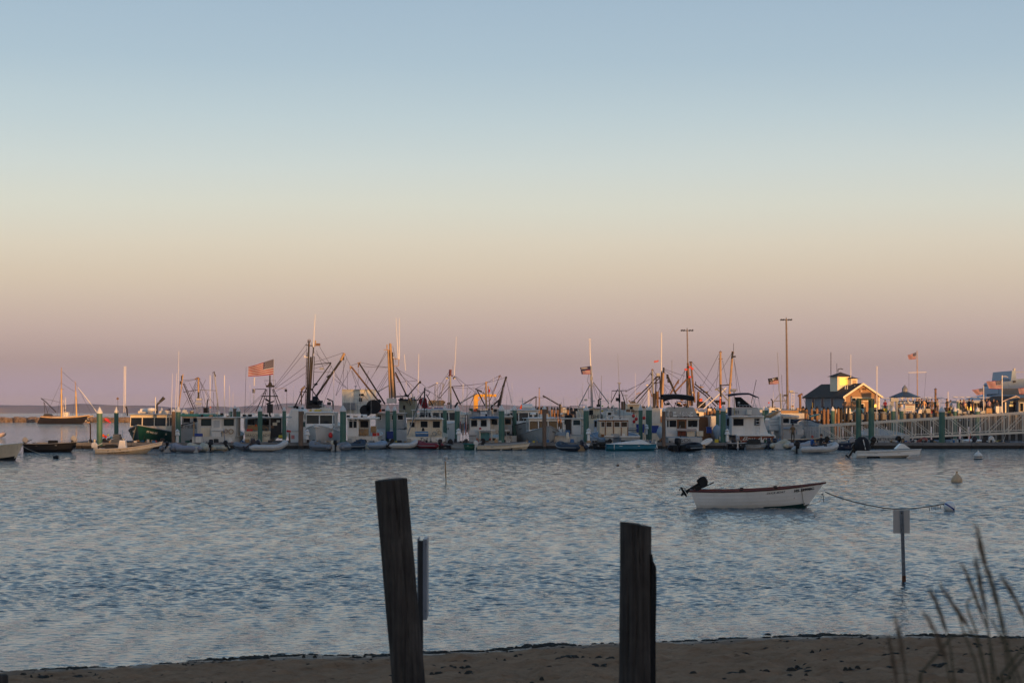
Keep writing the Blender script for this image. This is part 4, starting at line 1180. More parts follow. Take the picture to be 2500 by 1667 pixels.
t.bar('mast', [(484.3, 923), (484.5, 973)], 4.2, steel_tan); t.bar('mast_collar', [(484.5, 957), (484.8, 972)], 4.6, black); t.bar('masthead', [(475.5, 926), (484, 921.5), (488.5, 926)], 3.0, steel_rust)
t.bar('spreader', [(447, 957), (484, 951.5)], 1.5, steel_dark); t.bar('spreader', [(486, 951.5), (527, 953.5)], 1.5, steel_grey)
t.bar('truss_boom', [(447.5, 936), (473.5, 999)], 2.4, steel_dark); t.bar('truss_boom', [(450, 935), (479, 999)], 1.2, steel_dark)
for q in range(9): t.bar('lacing', [(448 + q * 2.9, 939 + q * 6.6), (453 + q * 2.9, 938 + q * 6.6)], .9, steel_dark, 5)
t.bx('lattice_tower', 479, 973, 492, 976, -.4, .4, lgrey); t.bx('tower_top', 477, 984, 491, 986, -.4, .4, lgrey)
for x_ in (478, 482, 487, 492): t.bar('tower_leg', [(x_ * .5 + 242, 974), (x_, 1008)], 1.1, alu, 5)
for q in range(6): t.bar('tower_rung', [(478.5, 978 + q * 5.4), (491.5, 978 + q * 5.4)], .9, alu, 5)
t.bar('exhaust_pipe', [(505, 998), (506, 982), (508, 974)], 3.0, black); t.bx('exhaust_box', 496.5, 995, 507, 1008, .3, 1.2, black)
t.bar('antenna', [(512.9, 1011), (512.9, 916)], 1.3, fibre); t.bar('antenna', [(547.5, 1011), (548, 916)], 1.7, fibre); t.bar('antenna_rail', [(509, 1001), (552, 1001)], 1.3, alu)
t.wires([[(447, 928), (484, 924)], [(447, 932), (480, 926)], [(482, 925), (446, 996)], [(480, 927), (466, 972)], [(486, 927), (514, 981)], [(488, 928), (502, 988)], [(502, 927), (474, 985)], [(486, 930), (472, 965)], [(438, 935), (438, 990)], [(441, 936), (470, 1003)],
         [(484, 928), (458, 985)], [(462, 934), (474, 958)], [(486, 935), (496, 998)], [(520, 912), (517.5, 954)], [(521, 957), (521, 1003)], [(490, 932), (530, 1000)]])
gear(t, [('lamp', 451, 1004, 12, white, .2), ('lamp', 470, 1003, 5, white, .2), ('box', 455, 1008, 8, white, .2), ('lamp', 514, 994, 4, orangep, 0), ('dome', 535, 1007, 6, cleanwhite, 0)])
t = T('fishing_boat', 'aged white cabin boat seen from astern with open wheelhouse door and hose coils', 'fishing boat', 528, 168, group=BG)
stern_hull(t, 482, 577, 1066, 1083, 9, white2, None, white2, dy=-.6)
cabin(t, 482, 1020, 575.5, 1079, 0, 3.2, white2, [(492, 1023, 514.5, 1038), (547.5, 1023.5, 570, 1038)], roof=2.2, roofmat=white, over=2.2, framem=black, gl=glass2)
t.bx('door', 517, 1022, 541, 1047, -.10, -.04, white, bevel=.01); t.window(521, 1026, 536.5, 1043.5, -.10, white, lgrey)
t.bx('shelf', 516, 1047, 547.5, 1052, -.55, -.02, white); t.bx('bait_locker', 516, 1053, 539.5, 1078.5, -.5, -.03, white, bevel=.02)
t.bx('hull_door', 491, 1044, 512, 1078, -.06, -.01, cream); t.bx('side_board', 558, 1069, 567, 1080, -1.3, -1.2, white, tx=.04)
gear(t, [('coil', 551, 1052, 9, steel_tan, -.1), ('coil', 564, 1053, 11, tanp, -.1), ('box', 530, 1008, 7, lampglass, 1), ('dome', 535, 1011, 6, cleanwhite, 1), ('box', 541, 1011, 8, black, 1)])
t.bar('corner_post', [(483, 1021, -.08), (483, 1078, -.08)], 1.2, white); t.bar('corner_post', [(575, 1021, -.08), (575, 1068, -.08)], 1.2, white)
t.bar('gantry', [(512, 1001, 1), (552, 1001, 1)], 1.2, alu); t.bar('gantry_leg', [(530, 985, 1), (530, 1018, 1)], 1.6, steel_grey)
t = T('fishing_boat', 'boat with black tripod mast and cream transom lettered in black, stern to the dock', 'fishing boat', 640, 170, group=BG)
stern_hull(t, 597, 660, 1056, 1077, 11, cream, None, None, dy=0)
t.bx('transom_panel', 598, 1054.5, 658.5, 1074, -.08, -.01, cream, bevel=.01)
t.bx('transom_cap', 596, 1052.5, 660, 1055.5, -.16, .1, cream)
lettering('DRAGON LADY', .34, letters, t.root, t.L(628, 1063, -.1), sx=.95); lettering('WELLFLEET', .24, letters, t.root, t.L(628, 1069, -.1), sx=1.0)
cabin(t, 597, 1021, 689, 1052, 4.2, 3, greyp, [(640, 1024, 657, 1037), (604, 1024, 622, 1037)], framem=white2)
t.bx('roof', 588, 1017, 690, 1020.5, -.2, 7.4, lgrey, bevel=.03)
for x_ in (597.5, 659, 688): t.bar('roof_post', [(x_, 1019, 0), (x_, 1056, 0)], 1.4, white2)
t.bx('work_bench', 604, 1038, 640, 1050, .6, 1.3, tanp); t.bx('red_tote', 602, 1047, 616, 1052.5, .1, .5, red); t.bx('side_wall', 661, 1020, 688, 1068, .4, 4, steel_dark)
gear(t, [('box', 671, 1035, 11, cream, .3), ('coil', 650, 1048, 10, steel_tan, .2), ('coil', 645, 1043, 6, tanp, .2), ('ball', 625, 1038, 5, orangep, .4), ('raft', 690, 1066, 19, yellowp, -.8), ('box', 665, 1042, 8, steel_rust, .3), ('box', 679, 1028, 8, white2, .3)])
t.bar('mast', [(658.5, 1016, 1), (659, 916, 1)], 4.4, steel_dark, w1=3.4); t.bar('masthead', [(659, 917, 1), (659, 908, 1)], 2.6, steel_tan)  # tan masthead paints the sunlit tip of the dark mast
for a, b_ in (((649, 949), (624.5, 1005)), ((651, 950), (636, 1005)), ((668, 949), (690, 1000)), ((666, 950), (681, 1000))): t.bar('mast_leg', [(*a, 1), (*b_, 1)], 1.9, steel_dark)
t.bar('mast_spreader', [(638, 967, 1), (678.5, 967, 1)], 2.6, steel_dark); t.bx('mast_platform', 649, 940, 668, 945, .7, 1.3, steel_dark); t.bx('platform_top', 654, 933, 664, 940, .8, 1.2, steel_dark, tx=.1)
t.bar('yard', [(616, 950.3, 1), (649, 949.5, 1)], 1.5, steel_dark); t.bar('yard', [(668, 948.5, 1), (700, 948, 1)], 1.1, steel_tan)
t.bar('lantern', [(619.5, 951, 1), (619.5, 959, 1)], 6.5, steel_dark); t.bar('lantern', [(698, 950, 1), (698, 956, 1)], 6.2, steel_dark)
t.bar('top_frame', [(649, 940, 1), (645.5, 929, 1), (673, 928.5, 1), (671, 944, 1)], 1.0, steel_dark)
t.bar('horn', [(648, 974, 1), (658, 980, 1)], 4.2, black); t.bar('horn', [(657, 984, 1), (669, 979, 1)], 3.2, black); t.bar('horn', [(650, 986, 1), (662, 982, 1)], 3, black); t.bx('mast_box', 652, 986, 664, 1008, .6, 1.4, steel_dark)
t.bar('antenna', [(595.5, 1046), (598, 1000), (601, 895)], 1.2, steel_dark, w1=.6); t.bar('antenna', [(619.6, 987), (620.3, 948)], 1.6, alu); t.bar('antenna', [(620.3, 942), (621.2, 922)], 2.1, fibre)
t.bar('flag_staff', [(667.5, 946, .8), (668, 878, .8)], 1.0, steel_grey)
t.wires([[(649, 953), (596, 1003)], [(649, 957), (600, 1005)], [(652, 968), (610, 1008)], [(655, 945), (645, 1005)], [(663, 945), (676, 1000)], [(700, 950), (700, 1000)]])
gear(t, [('dome', 619, 1013, 7, cleanwhite, .8), ('box', 610, 1014, 9, black, .8), ('box', 640, 1013, 8, steel_dark, .8), ('raft', 676, 1013, 13, white2, .8), ('box', 596, 1014, 8, steel_dark, .8)])
t = T('fishing_boat', 'large white dragger with a tall black twin mast, boom and winch', 'fishing boat', 745, 192, group=BG)
stern_hull(t, 698, 815, 1042, 1066, 18, white, None, white, dy=-2)
cabin(t, 700, 998, 745, 1030, 0, 6, white, [(738, 1005, 742, 1012)], tx=.4, bevel=.15)
t.bx('foredeck_house', 745, 1008, 815, 1042, 1, 6, white2, bevel=.05); t.bx('cream_bulwark', 698, 1026, 732, 1052, -2.1, -1.9, white, tx=.2)
t.bar('mast', [(749, 996), (754.5, 832)], 4.2, steel_dark); t.bar('masthead', [(751.5, 834), (752, 829), (757, 829), (758, 834)], 1.8, steel_rust); t.bar('crosstree', [(746.5, 842.5), (763, 844)], 2.2, steel_dark); t.bar('masthead', [(754.5, 832), (754.5, 846)], 4, steel_rust)
t.bar('mast', [(754, 994), (759, 871)], 7.4, steel_dark, w1=5); t.bar('mast', [(758, 952), (765.5, 847)], 3.2, steel_dark); t.bar('mast_pipe', [(762, 990), (768, 870)], 1.6, steel_dark); t.bar('mast_ladder', [(745, 990), (750, 860)], 1.4, steel_dark)
for q in range(14): t.bar('rung', [(745.5 + q * .35, 985 - q * 9), (750 + q * .3, 985 - q * 9)], .9, steel_dark, 5)
t.bar('antenna', [(764.6, 868), (767, 810), (769.7, 767)], 2.4, fibre, w1=.9); t.bar('mast_tip', [(769, 846), (770.5, 831)], 3.2, steel_tan); t.bx('lamp_box', 771.5, 838, 781, 844, -.2, .2, steel_rust)  # tan mast tip has the sunlight in its colour
t.bar('boom', [(771, 969), (833, 879)], 5.4, steel_dark); t.bar('boom_tip', [(832, 880), (841, 862)], 6.4, steel_tan); t.bar('block', [(838, 866), (838.5, 879)], 4.4, steel_dark)  # tan boom tip paints its sunlit end
t.bar('boom', [(760, 953), (808.5, 886)], 2.8, steel_dark); t.bar('boom_brace', [(757, 945), (785, 985)], 2.6, steel_dark); t.bar('top_spar', [(766, 890), (808.5, 885)], 2, steel_dark)
t.bar('block', [(799, 922), (806, 916)], 6, black); t.bar('block', [(767, 940), (775, 936)], 5.5, black); t.bar('block', [(784, 952), (786, 948)], 4.4, black)
t.bar('winch', [(764, 978), (776, 978)], 22, black, 12); t.bar('winch', [(776, 986), (788, 986)], 17, black, 12); t.bar('winch', [(756, 984), (764, 984)], 15, black, 12); t.bx('winch_frame', 748, 988, 790, 998, -.5, 1, steel_dark)
t.bar('gallows_post', [(735.8, 988), (736, 950)], 2.8, steel_rust); t.bar('block', [(735, 952), (744, 944)], 5.5, steel_tan); t.bar('gallows_leg', [(744, 941), (717.5, 996)], 2.1, steel_dark); t.bar('gallows_leg', [(734, 958), (722, 992)], 1.6, steel_dark); t.bar('stage', [(731, 956.5), (757, 956.5)], 1.6, steel_dark)
t.bar('strut', [(752, 940), (730, 985)], 2.2, steel_dark)
t.bar('antenna', [(815, 1063, -1), (815, 905, -1)], 1.7, fibre, w1=.9); t.bar('lamp_arm', [(798, 973), (812, 979), (814, 1000)], 3.2, black); gear(t, [('lamp', 803, 979, 5, lampglass, -.3), ('box', 803, 985, 9, steel_dark, 0), ('box', 790, 994, 9, white2, -.5), ('raft', 710, 993, 11, white2, 1), ('box', 722, 995, 12, canvas_black, 1), ('box', 760, 1003, 9, yellowp, -1), ('box', 772, 1002, 11, cream, -1)])
t.wires([[(754, 831), (668, 946)], [(750, 852), (671, 947)], [(748, 892), (672, 948)], [(747, 910), (674, 955)], [(780, 846), (833, 934)], [(767, 884), (837, 861)], [(766, 900), (808, 886)], [(766, 908), (815, 908)], [(843, 866), (856, 894)], [(840, 868), (837, 950)],
         [(810, 892), (777, 960)], [(812, 905), (785, 962)], [(815, 918), (788, 990)], [(817, 915), (845, 945)], [(816, 925), (850, 950)], [(772, 855), (793, 905)], [(770, 862), (800, 890)], [(846, 875), (820, 965)], [(748, 845), (746, 985)], [(758, 832), (768, 862)]])
t.bar('spreader_bar', [(742, 872), (756, 872)], 1.8, fibre); gear(t, [('box', 744, 869, 3.4, white, 0)])
t.bx('net_float', 780, 898, 790, 902, -.1, .1, steel_grey)

t = T('fishing_boat', 'white cabin boat with a tall plain white side panel and open work deck', 'fishing boat', 885, 167, group=BG)
stern_hull(t, 848, 924, 1065, 1082, 9, white2, None, white2, dy=-.3)
cabin(t, 848, 1023, 875.5, 1078, 0, 2.4, cleanwhite, [(852.5, 1028, 871, 1044)], bevel=.03)
t.window(861.5, 1028, 862.0, 1044, -.02, white, glass)
cabin(t, 875.5, 1024, 900, 1076, .9, 2, white2, [(881, 1028, 899, 1042)], framem=black)
t.bx('roof', 846, 1018.5, 921, 1023.5, -.35, 3.6, cleanwhite, bevel=.06)
for x_ in (901, 920): t.bar('roof_post', [(x_, 1022, 0), (x_, 1066, 0)], 1.2, white2)
t.bx('work_clutter', 877, 1047, 899, 1062, .3, .85, tanp); t.bx('cardboard_crate', 905, 1040, 918, 1055, .5, 1.2, tanp)
gear(t, [('coil', 889, 1060, 9, steel_tan, .2), ('lamp', 856, 1024.5, 5, black, -.4), ('lamp', 868.5, 1024.5, 5, black, -.4), ('raft', 888, 1015, 16, cleanwhite, .6), ('coil', 884, 1050, 7, steel_grey, .2), ('dome', 913, 1019, 5, cleanwhite, .3), ('box', 850, 1016, 8, black, .8)])
t = T('fishing_boat', 'dragger with tall buff mast cluster, black net reel and rust streaked white deckhouse', 'fishing boat', 915, 188, group=BG)
stern_hull(t, 900, 1010, 1049, 1066, 17, lgrey, None, white, dy=-2.5)
cabin(t, 835, 951.5, 909, 1010, 9, 6, M('rust_streaked_white', (.80, .79, .70), .5, .1, 1.5, streak=.55), [(877.5, 962, 887, 966), (877.5, 972, 883.5, 979)], framem=steel_dark); t.bx('roof_edge', 834.5, 950, 910, 952, 8.8, 15, white2)
t.bx('lower_house', 838, 983, 867, 1000, 8.4, 8.9, steel_grey)
t.bar('light_mast', [(868.5, 952, 9), (868.5, 941, 9)], 1.6, steel_grey); t.bar('radar_arm', [(865, 943, 9), (872, 943, 9)], 1.8, steel_grey)
cabin(t, 917, 1010, 986, 1047, -1, 4, greyp, [(921, 1013, 931, 1025), (956, 1013, 962, 1024), (971, 1013, 984, 1024)], roof=3, roofmat=lgrey, over=3, framem=white)
cabin(t, 974, 977, 1014, 1019, 3, 4, M('olive_grey_paint', (.20, .22, .17), .5, .12, 1.5, streak=.3), [(984, 989, 989.5, 1000)], roof=3, roofmat=navy, over=2)
for x_, y_, r_ in ((912, 993, 17.5), (893, 1002, 14)):
    P = t.L(x_, y_, -1.5); MB().lathe([(r_ * t.k, -.5), (r_ * t.k, .5)], P, 22, axis='y').build('net_reel', canvas_black, t.root, smooth=False)
t.bar('mast', [(952, 972), (947.5, 853)], 4.6, steel_tan); t.bar('mast', [(961, 970), (952.8, 840)], 6.4, steel_tan); t.bar('mast', [(956.5, 972), (951, 855)], 3.2, steel_dark); t.bar('mast', [(964.5, 972), (957.6, 860)], 4.8, steel_dark); t.bar('mast_pipe', [(966, 965), (961, 900)], 2, steel_dark)
t.bar('masthead', [(945, 841), (945, 852)], 3, steel_tan); t.bar('masthead', [(952.5, 838), (952.5, 856)], 5, steel_tan); t.bar('crosstree', [(937, 853.5), (956, 854)], 2, steel_tan)
t.bar('antenna', [(972, 877), (969.5, 830), (967, 776.7)], 2, fibre, w1=.9); t.bar('antenna', [(974.8, 877), (974.8, 776.7)], 2, fibre, w1=.9)
t.bar('bracket', [(960, 876), (974, 876)], 1.6, steel_tan); t.bar('bracket', [(961, 893), (973, 893), (974, 876)], 1.8, steel_tan); gear(t, [('ball', 960, 873, 3, lampglass, -.3)])
t.bar('boom', [(922.5, 977), (857.5, 895)], 4.2, steel_rust); t.bar('boom_tip', [(860, 897), (855, 893), (855.5, 901)], 4, steel_tan); t.bar('boom', [(940, 986), (876.5, 886)], 3.8, steel_dark); t.bar('boom_tip', [(881, 893), (875.5, 886), (875, 897)], 3.6, steel_rust); t.bar('boom_cap', [(872, 886.5), (881, 884)], 2, steel_tan)
t.bar('arm', [(965, 908), (993, 966)], 3.4, steel_dark); t.bar('arm', [(963, 912), (986, 950)], 1.8, steel_rust); t.bar('arm', [(996, 966), (1026, 931)], 3.0, steel_dark); t.bar('arm', [(967, 968), (996, 967)], 3, steel_dark); t.bar('arm', [(921, 957), (951, 940)], 2.2, steel_grey)
t.bar('arm', [(996, 968), (1003, 990)], 2.6, steel_dark); t.bar('block', [(1025.5, 930), (1026.5, 936)], 4.6, black); t.bar('block', [(988, 962), (998, 968)], 5, black); t.bar('block', [(924, 976), (930, 982)], 7, black); t.bar('strut', [(1003, 948), (1010, 985)], 1.4, steel_grey)
t.bar('stanchion', [(925, 974), (928, 1000)], 3.4, alu); t.bx('mast_base_house', 944, 972, 966, 984, -.6, .8, alu)
for q in range(4): t.bar('deck_rail', [(930, 984 + q * 5), (975, 984 + q * 5)], .9, alu, 5)
for q in range(6): t.bar('rail_post', [(931 + q * 8.6, 984), (931 + q * 8.6, 1008)], .9, alu, 5)
t.bar('antenna', [(990, 905), (987, 865)], 1.2, fibre); t.bar('antenna', [(1020.5, 964), (1022.3, 864)], 1.7, fibre, w1=1); t.bar('antenna', [(990, 965), (992, 930)], 1, fibre)
t.bar('light_arm', [(1008, 975), (1008, 960), (1014, 972)], 1.6, alu); gear(t, [('box', 1011, 970, 6, lampglass, -.5), ('box', 980, 974, 9, steel_dark, 2), ('ball', 1011, 970, 3, black, -1), ('box', 936, 1001, 8, steel_dark, -1), ('box', 1000, 975, 8, tanp, 2), ('box', 926, 1002, 10, orangep, -1)])
t.wires([[(881, 885), (948, 897)], [(885, 894), (948, 897)], [(857, 892), (876, 886)], [(947, 856), (905, 925)], [(942, 857), (917, 905)], [(947, 905), (920, 950)], [(946, 912), (922, 957)], [(965, 898), (1018, 928)], [(966, 895), (1005, 950)], [(968, 895), (1000, 945)], [(959, 845), (967, 885)],
         [(856, 900), (820, 966)], [(858, 905), (870, 940)], [(860, 905), (880, 950)], [(875, 900), (874, 940)], [(968, 932), (1020, 929)], [(966, 903), (1028, 960)], [(1026, 933), (1040, 945)], [(900, 905), (890, 940)], [(957, 905), (905, 990)], [(885, 960), (905, 985)], [(1000, 990), (975, 960)], [(848, 950, 4), (848, 905, 4)], [(900, 925), (880, 985)]])
for q in range(5): t.bar('deck_rail', [(862, 965 + q * 9, 6), (898, 967 + q * 9, 6)], .9, lgrey, 5)
for q in range(5): t.bar('rail_post', [(864 + q * 8, 962, 6), (866 + q * 7.5, 1008, 6)], 1.0, lgrey, 5)
t = T('fishing_boat', 'cream white cabin boat with curved roof and a blue cooler on its stern deck', 'fishing boat', 1038, 166, group=BG)
stern_hull(t, 993, 1087, 1067, 1083, 9, cream, None, None, dy=-.9)
t.bx('transom_panel', 993, 1067, 1086, 1078, -.98, -.9, white2)
cabin(t, 993, 1024, 1079, 1069, 1.2, 3, cream, [(1001, 1030.5, 1012.5, 1042.5), (1027, 1028, 1044, 1043), (1057, 1028, 1074, 1043.5)], framem=white2)
rfm = MB()
rp_ = [(990, 1023.5), (994, 1020.5), (1012, 1019), (1038, 1018.3), (1064, 1019), (1076, 1020.5), (1081, 1024)]
rfm.prism([(t.X(a), t.Z(b_)) for a, b_ in rp_], .6, 4.6); rfm.build('roof', white2, t.root)
t.bar('seam_post', [(1016, 1025, 1.1), (1016, 1066, 1.1)], .9, white); t.bar('seam_post', [(1052, 1025, 1.1), (1052, 1066, 1.1)], .9, white)
t.bx('cooler', 1014, 1057, 1045.5, 1065.5, -.5, .2, bluep, bevel=.03); t.bx('cooler_lid', 1013.5, 1053.5, 1045, 1056.5, -.55, .25, M('cooler_blue', (.02, .19, .42), .4, .1, 2), bevel=.03); t.bx('cooler_rim', 1016, 1056.6, 1045, 1058, -.57, .2, cleanwhite)
t.bar('crouching_bag', [(1033, 1052, 0), (1033, 1044, 0)], 8, canvas_black, w1=4)
gear(t, [('coil', 1060.5, 1058.5, 9.5, steel_grey, .9), ('coil', 1073, 1056, 8, tanp, .8), ('coil', 1069, 1050, 6, steel_tan, .8)])
t.bar('davit', [(995, 1062, -.3), (1010, 1020, -.3), (1022, 992, -.3)], 2.6, steel_grey); t.bar('davit', [(1010, 1018, -.2), (1028, 968, -.2)], 2.2, steel_dark)
t.bar('gallows', [(1036.5, 970), (1037, 946)], 3.4, steel_dark); t.bar('gallows', [(1037, 950), (1050, 958), (1044, 966)], 2, steel_dark); t.bar('gallows', [(1035, 956), (1018, 978)], 2.4, steel_dark); t.bar('gallows', [(1040, 962), (1058, 992)], 2.4, steel_dark); t.bar('whip', [(1055, 1022), (1059, 985)], 1.2, fibre); t.bar('roof_mast', [(1036, 1020, 1.5), (1036, 972, 1.5)], 2, steel_dark)
for q in range(5): t.bar('mast_rung', [(1030, 1012 - q * 8, 1.5), (1042, 1012 - q * 8, 1.5)], 1, steel_dark, 5)
for x_ in (1030, 1042): t.bar('mast_side', [(x_, 1020, 1.5), (x_, 976, 1.5)], 1, steel_dark, 5)
lettering('Tail', .5, letters, t.root, t.L(1033, 1073.5, -1.02), shear=.3)
t.wires([[(1037, 948), (1066, 936)], [(1037, 950), (1000, 990)], [(1042, 950), (1080, 975)]])
t = T('fishing_boat', 'white dragger with dark lattice mast, red masthead lamp and blue totes on deck', 'fishing boat', 1090, 200, group=BG)
stern_hull(t, 1015, 1130, 1012, 1044, 18, white2, None, white, dy=-1, rise=.5)
cabin(t, 1048, 1004, 1122, 1030, 0, 6, white, [(1063, 1016, 1068, 1024)], roof=1, roofmat=white)
t.bar('mast', [(1101, 1001), (1099, 916)], 5, steel_grey, w1=4); t.bar('mast_back', [(1094, 1000), (1096, 930)], 1.4, steel_grey); t.bar('masthead', [(1099, 917), (1099.5, 902)], 6.5, M('dark_red_paint', (.10, .012, .015), .5, .1, 2)); t.bar('crow_nest', [(1094, 917), (1106, 917)], 2.6, M('dark_red_paint', (.10, .012, .015), .5, .1, 2))
for q in range(15): t.bar('rung', [(1093.5, 995 - q * 4.6), (1100, 995 - q * 4.6)], .8, steel_grey, 5)
for x_ in (1092, 1108.5): t.bar('floodlight', [(x_ - 2.5, 924), (x_ + 2.5, 921)], 5, steel_dark)
gear(t, [('lamp', 1091, 923.5, 4.5, lampglass, -.3), ('lamp', 1110, 924, 4, lampglass, -.3), ('lamp', 1067, 935, 5, lampglass, -.3), ('box', 1048, 999, 10, red, -.6), ('box', 1065, 999, 10, bluepl, -.6), ('box', 1076, 999, 10, bluepl, -.6), ('box', 1056, 1000, 8, green2, -.6), ('box', 1090, 1002, 9, white, -.6), ('box', 1070, 986, 8, tanp, 1), ('box', 1083, 982, 8, tanp, 1), ('box', 1095, 985, 7, steel_rust, 0)])
t.bar('mast_leg', [(1103, 943), (1124, 988)], 3.4, steel_dark); t.bar('mast_leg', [(1098, 943), (1073, 972)], 1.6, steel_dark); t.bar('boom', [(1110, 994), (1118, 982)], 5, steel_dark); t.bar('strut', [(1104, 945), (1127, 990)], 1.4, steel_grey)
t.bar('gallows', [(1045, 948), (1067, 935.5), (1084, 936)], 1.4, steel_grey); t.bar('gallows_leg', [(1064, 938), (1062, 995)], 1.1, steel_grey); t.bar('gallows_leg', [(1068, 938), (1069, 995)], 1.1, steel_grey); t.bar('gallows_leg', [(1084, 937), (1078, 960)], 1.8, steel_grey); t.bar('gallows_leg', [(1081, 937), (1074, 995)], 1.1, steel_grey)
t.bar('antenna', [(1109, 917), (1112, 870), (1114, 822)], 1.4, fibre, w1=.9); t.bar('antenna', [(1105.5, 920), (1105.5, 893)], 1, steel_grey)
t.bar('antenna', [(1129.5, 1020), (1130.5, 937)], 1.6, fibre); t.bar('antenna', [(1139, 1010), (1141, 946)], 1.1, steel_grey)
for q in range(5): t.bar('rail_post', [(1022 + q * 8, 976 + q % 2, 2), (1022 + q * 8, 1004, 2)], 1, steel_grey, 5)
t.bx('wharf_shack', 1046, 977, 1082, 990, 3, 6, tanp)
t.wires([[(1098, 905), (1060, 960)], [(1112, 918), (1160, 957)], [(1104, 943), (1185, 935)], [(1104, 946), (1180, 948)], [(1108, 915), (1130, 944)], [(1092, 925), (1064, 985)], [(1076, 940), (1070, 990)], [(1062, 940), (1058, 990)], [(1100, 930), (1046, 992)], [(1126, 985), (1150, 955)]])
t = T('fishing_boat', 'white cabin boat with a bright blue roof and two dark side windows', 'fishing boat', 1180, 168, group=BG)
stern_hull(t, 1146, 1218, 1068, 1082, 9, white2, None, None, dy=-.4)
cabin(t, 1147, 1022, 1197, 1076, 0, 3.4, cleanwhite, [(1150.5, 1025, 1164.5, 1040.5), (1174, 1025, 1188, 1040.5)], framem=lgrey)
cabin(t, 1197, 1022, 1217, 1060, 1.2, 2.4, white2, [(1200, 1024, 1214, 1036)], framem=lgrey)
rfm = MB(); rfm.prism([(t.X(a), t.Z(b_)) for a, b_ in [(1144, 1021), (1146, 1018), (1165, 1016), (1190, 1015.6), (1212, 1016.2), (1219, 1018.5), (1219, 1021)]], -.4, 3.9); rfm.build('roof', bluep, t.root)
t.bx('bait_shelf', 1167, 1048, 1208, 1051.5, -1.2, -.2, white); t.bx('work_panel', 1174, 1056, 1195, 1075, -.5, -.3, M('turquoise_panel', (.10, .32, .36), .5, .15, 2)); t.bx('panel_side', 1170, 1051, 1173, 1075, -1.1, -.3, cream); t.bx('panel_side', 1199, 1051, 1202, 1075, -1.1, -.3, cream)
gear(t, [('coil', 1214, 1054, 7, steel_tan, -.3), ('ball', 1172.5, 1046, 6, red, -.8), ('box', 1197, 1072, 6, red, -.9), ('box', 1206, 1072, 9, black, -.4), ('box', 1181, 1011, 16, cleanwhite, .6), ('box', 1160, 1011, 10, greyp, .8), ('lamp', 1192, 1022, 4, lampglass, -.5), ('panel', 1166, 1034, 2, greyp, -.1)])
t.bar('grab_rail', [(1167, 1010, .5), (1192, 1010, .5)], 1, alu); t.bar('antenna', [(1196.5, 1018, 1), (1197, 985, 1)], 1.6, fibre)
t = T('gear_rack', 'steel rack hung with red and grey fishing gear left of the blue roofed boat', 'rack', 1135, 165.5); t.root.location.z = 0
for x_ in (1122, 1130, 1138, 1146): t.bar('upright', [(x_, 1078), (x_, 1018)], 1.1, steel_grey)
for y_ in (1020, 1034, 1050): t.bar('shelf_bar', [(1121, y_), (1147, y_)], 1.1, steel_grey)
for q in range(7): t.bar('hung_gear', [(1124 + q * 3.4, 1028 + (q * 7) % 9), (1123.5 + q * 3.4, 1052 + (q * 5) % 11)], 2.0 + (q % 3) * .6, [hypr, steel_dark, steel_rust, bluep][q % 4])
t = T('dock_box', 'grey dock box standing left of the blue roofed boat', 'box', 1153, 163.8); t.bx('box_body', 1145, 1064, 1162, 1079, -.4, .5, greyp, bevel=.02); t.bx('lid', 1144, 1062, 1163, 1064.5, -.45, .55, dockwood)
t = T('fishing_boat', 'dull brown grey cabin seen between the two piles right of the blue roofed boat', 'fishing boat', 1240, 172, group=BG)
stern_hull(t, 1222, 1262, 1064, 1079, 10, white2, None, None, dy=-.2)
cabin(t, 1231, 1018, 1250, 1060, 0, 4, greyp, [(1233, 1022, 1247, 1035)], roof=3, roofmat=white2, over=2, framem=steel_tan)
t.bx('wash_board', 1232, 1049, 1244, 1052, -.8, 0, white); gear(t, [('box', 1239, 1058, 8, black, -.6), ('box', 1238, 1005, 14, cleanwhite, 1), ('coil', 1236, 1044, 6, steel_tan, -.2)])
t.bar('leg', [(1236, 1052, -.7), (1237, 1072, -.7)], 1.2, white); t.bar('leg', [(1243, 1052, -.7), (1246, 1072, -.7)], 1.2, steel_dark)
t = T('fishing_boat', 'dragger with buff mast, orange hung gear and a steep pair of dark booms', 'fishing boat', 1195, 208, group=BG)
stern_hull(t, 1140, 1260, 1012, 1041, 18, greyp, None, white2, dy=-1)
cabin(t, 1150, 1002, 1200, 1020, 2, 5, steel_grey, [(1170, 1006, 1180, 1014)])
t.bar('mast', [(1187, 998), (1186.5, 933)], 4.2, steel_tan); t.bar('mast', [(1196, 998), (1192, 942)], 2.6, steel_tan); t.bar('masthead', [(1184.5, 933), (1191, 933)], 3, steel_tan)
for q in range(5): t.bar('mast_rung', [(1187, 990 - q * 11), (1195, 990 - q * 11)], 1.1, steel_tan, 5)
t.bar('boom', [(1161, 949.5), (1186, 962.5), (1186, 990)], 2.2, steel_dark); t.bar('boom', [(1123, 984), (1165, 960)], 3.0, steel_grey); t.bar('boom', [(1165, 953), (1184, 990)], 3, steel_dark); t.bar('spreader', [(1160, 949), (1177, 955)], 1.8, steel_dark)
t.bar('boom', [(1236, 920), (1228, 945), (1216, 994)], 4.2, steel_dark); t.bar('boom', [(1229, 941), (1220, 990)], 3.4, steel_dark); t.bar('boom_head', [(1233, 922), (1238, 921)], 5, steel_dark); t.bar('block', [(1226, 943), (1231, 941)], 3.4, black)
t.bar('boom', [(1197, 995), (1222, 973)], 4, steel_dark); t.bar('boom', [(1214, 990), (1235, 921)], 1.6, steel_dark); t.bar('light_boom', [(1196, 978), (1210, 945), (1220, 917)], 1.7, steel_rust); t.bar('light_boom_tip', [(1217, 920), (1221, 915), (1224, 922)], 1.6, steel_rust)
t.bx('masthead_lamp', 1193, 950, 1197, 957, -.2, .2, red, tx=.03); t.bar('stage_rail', [(1158, 991), (1215, 991)], 1.2, steel_grey)
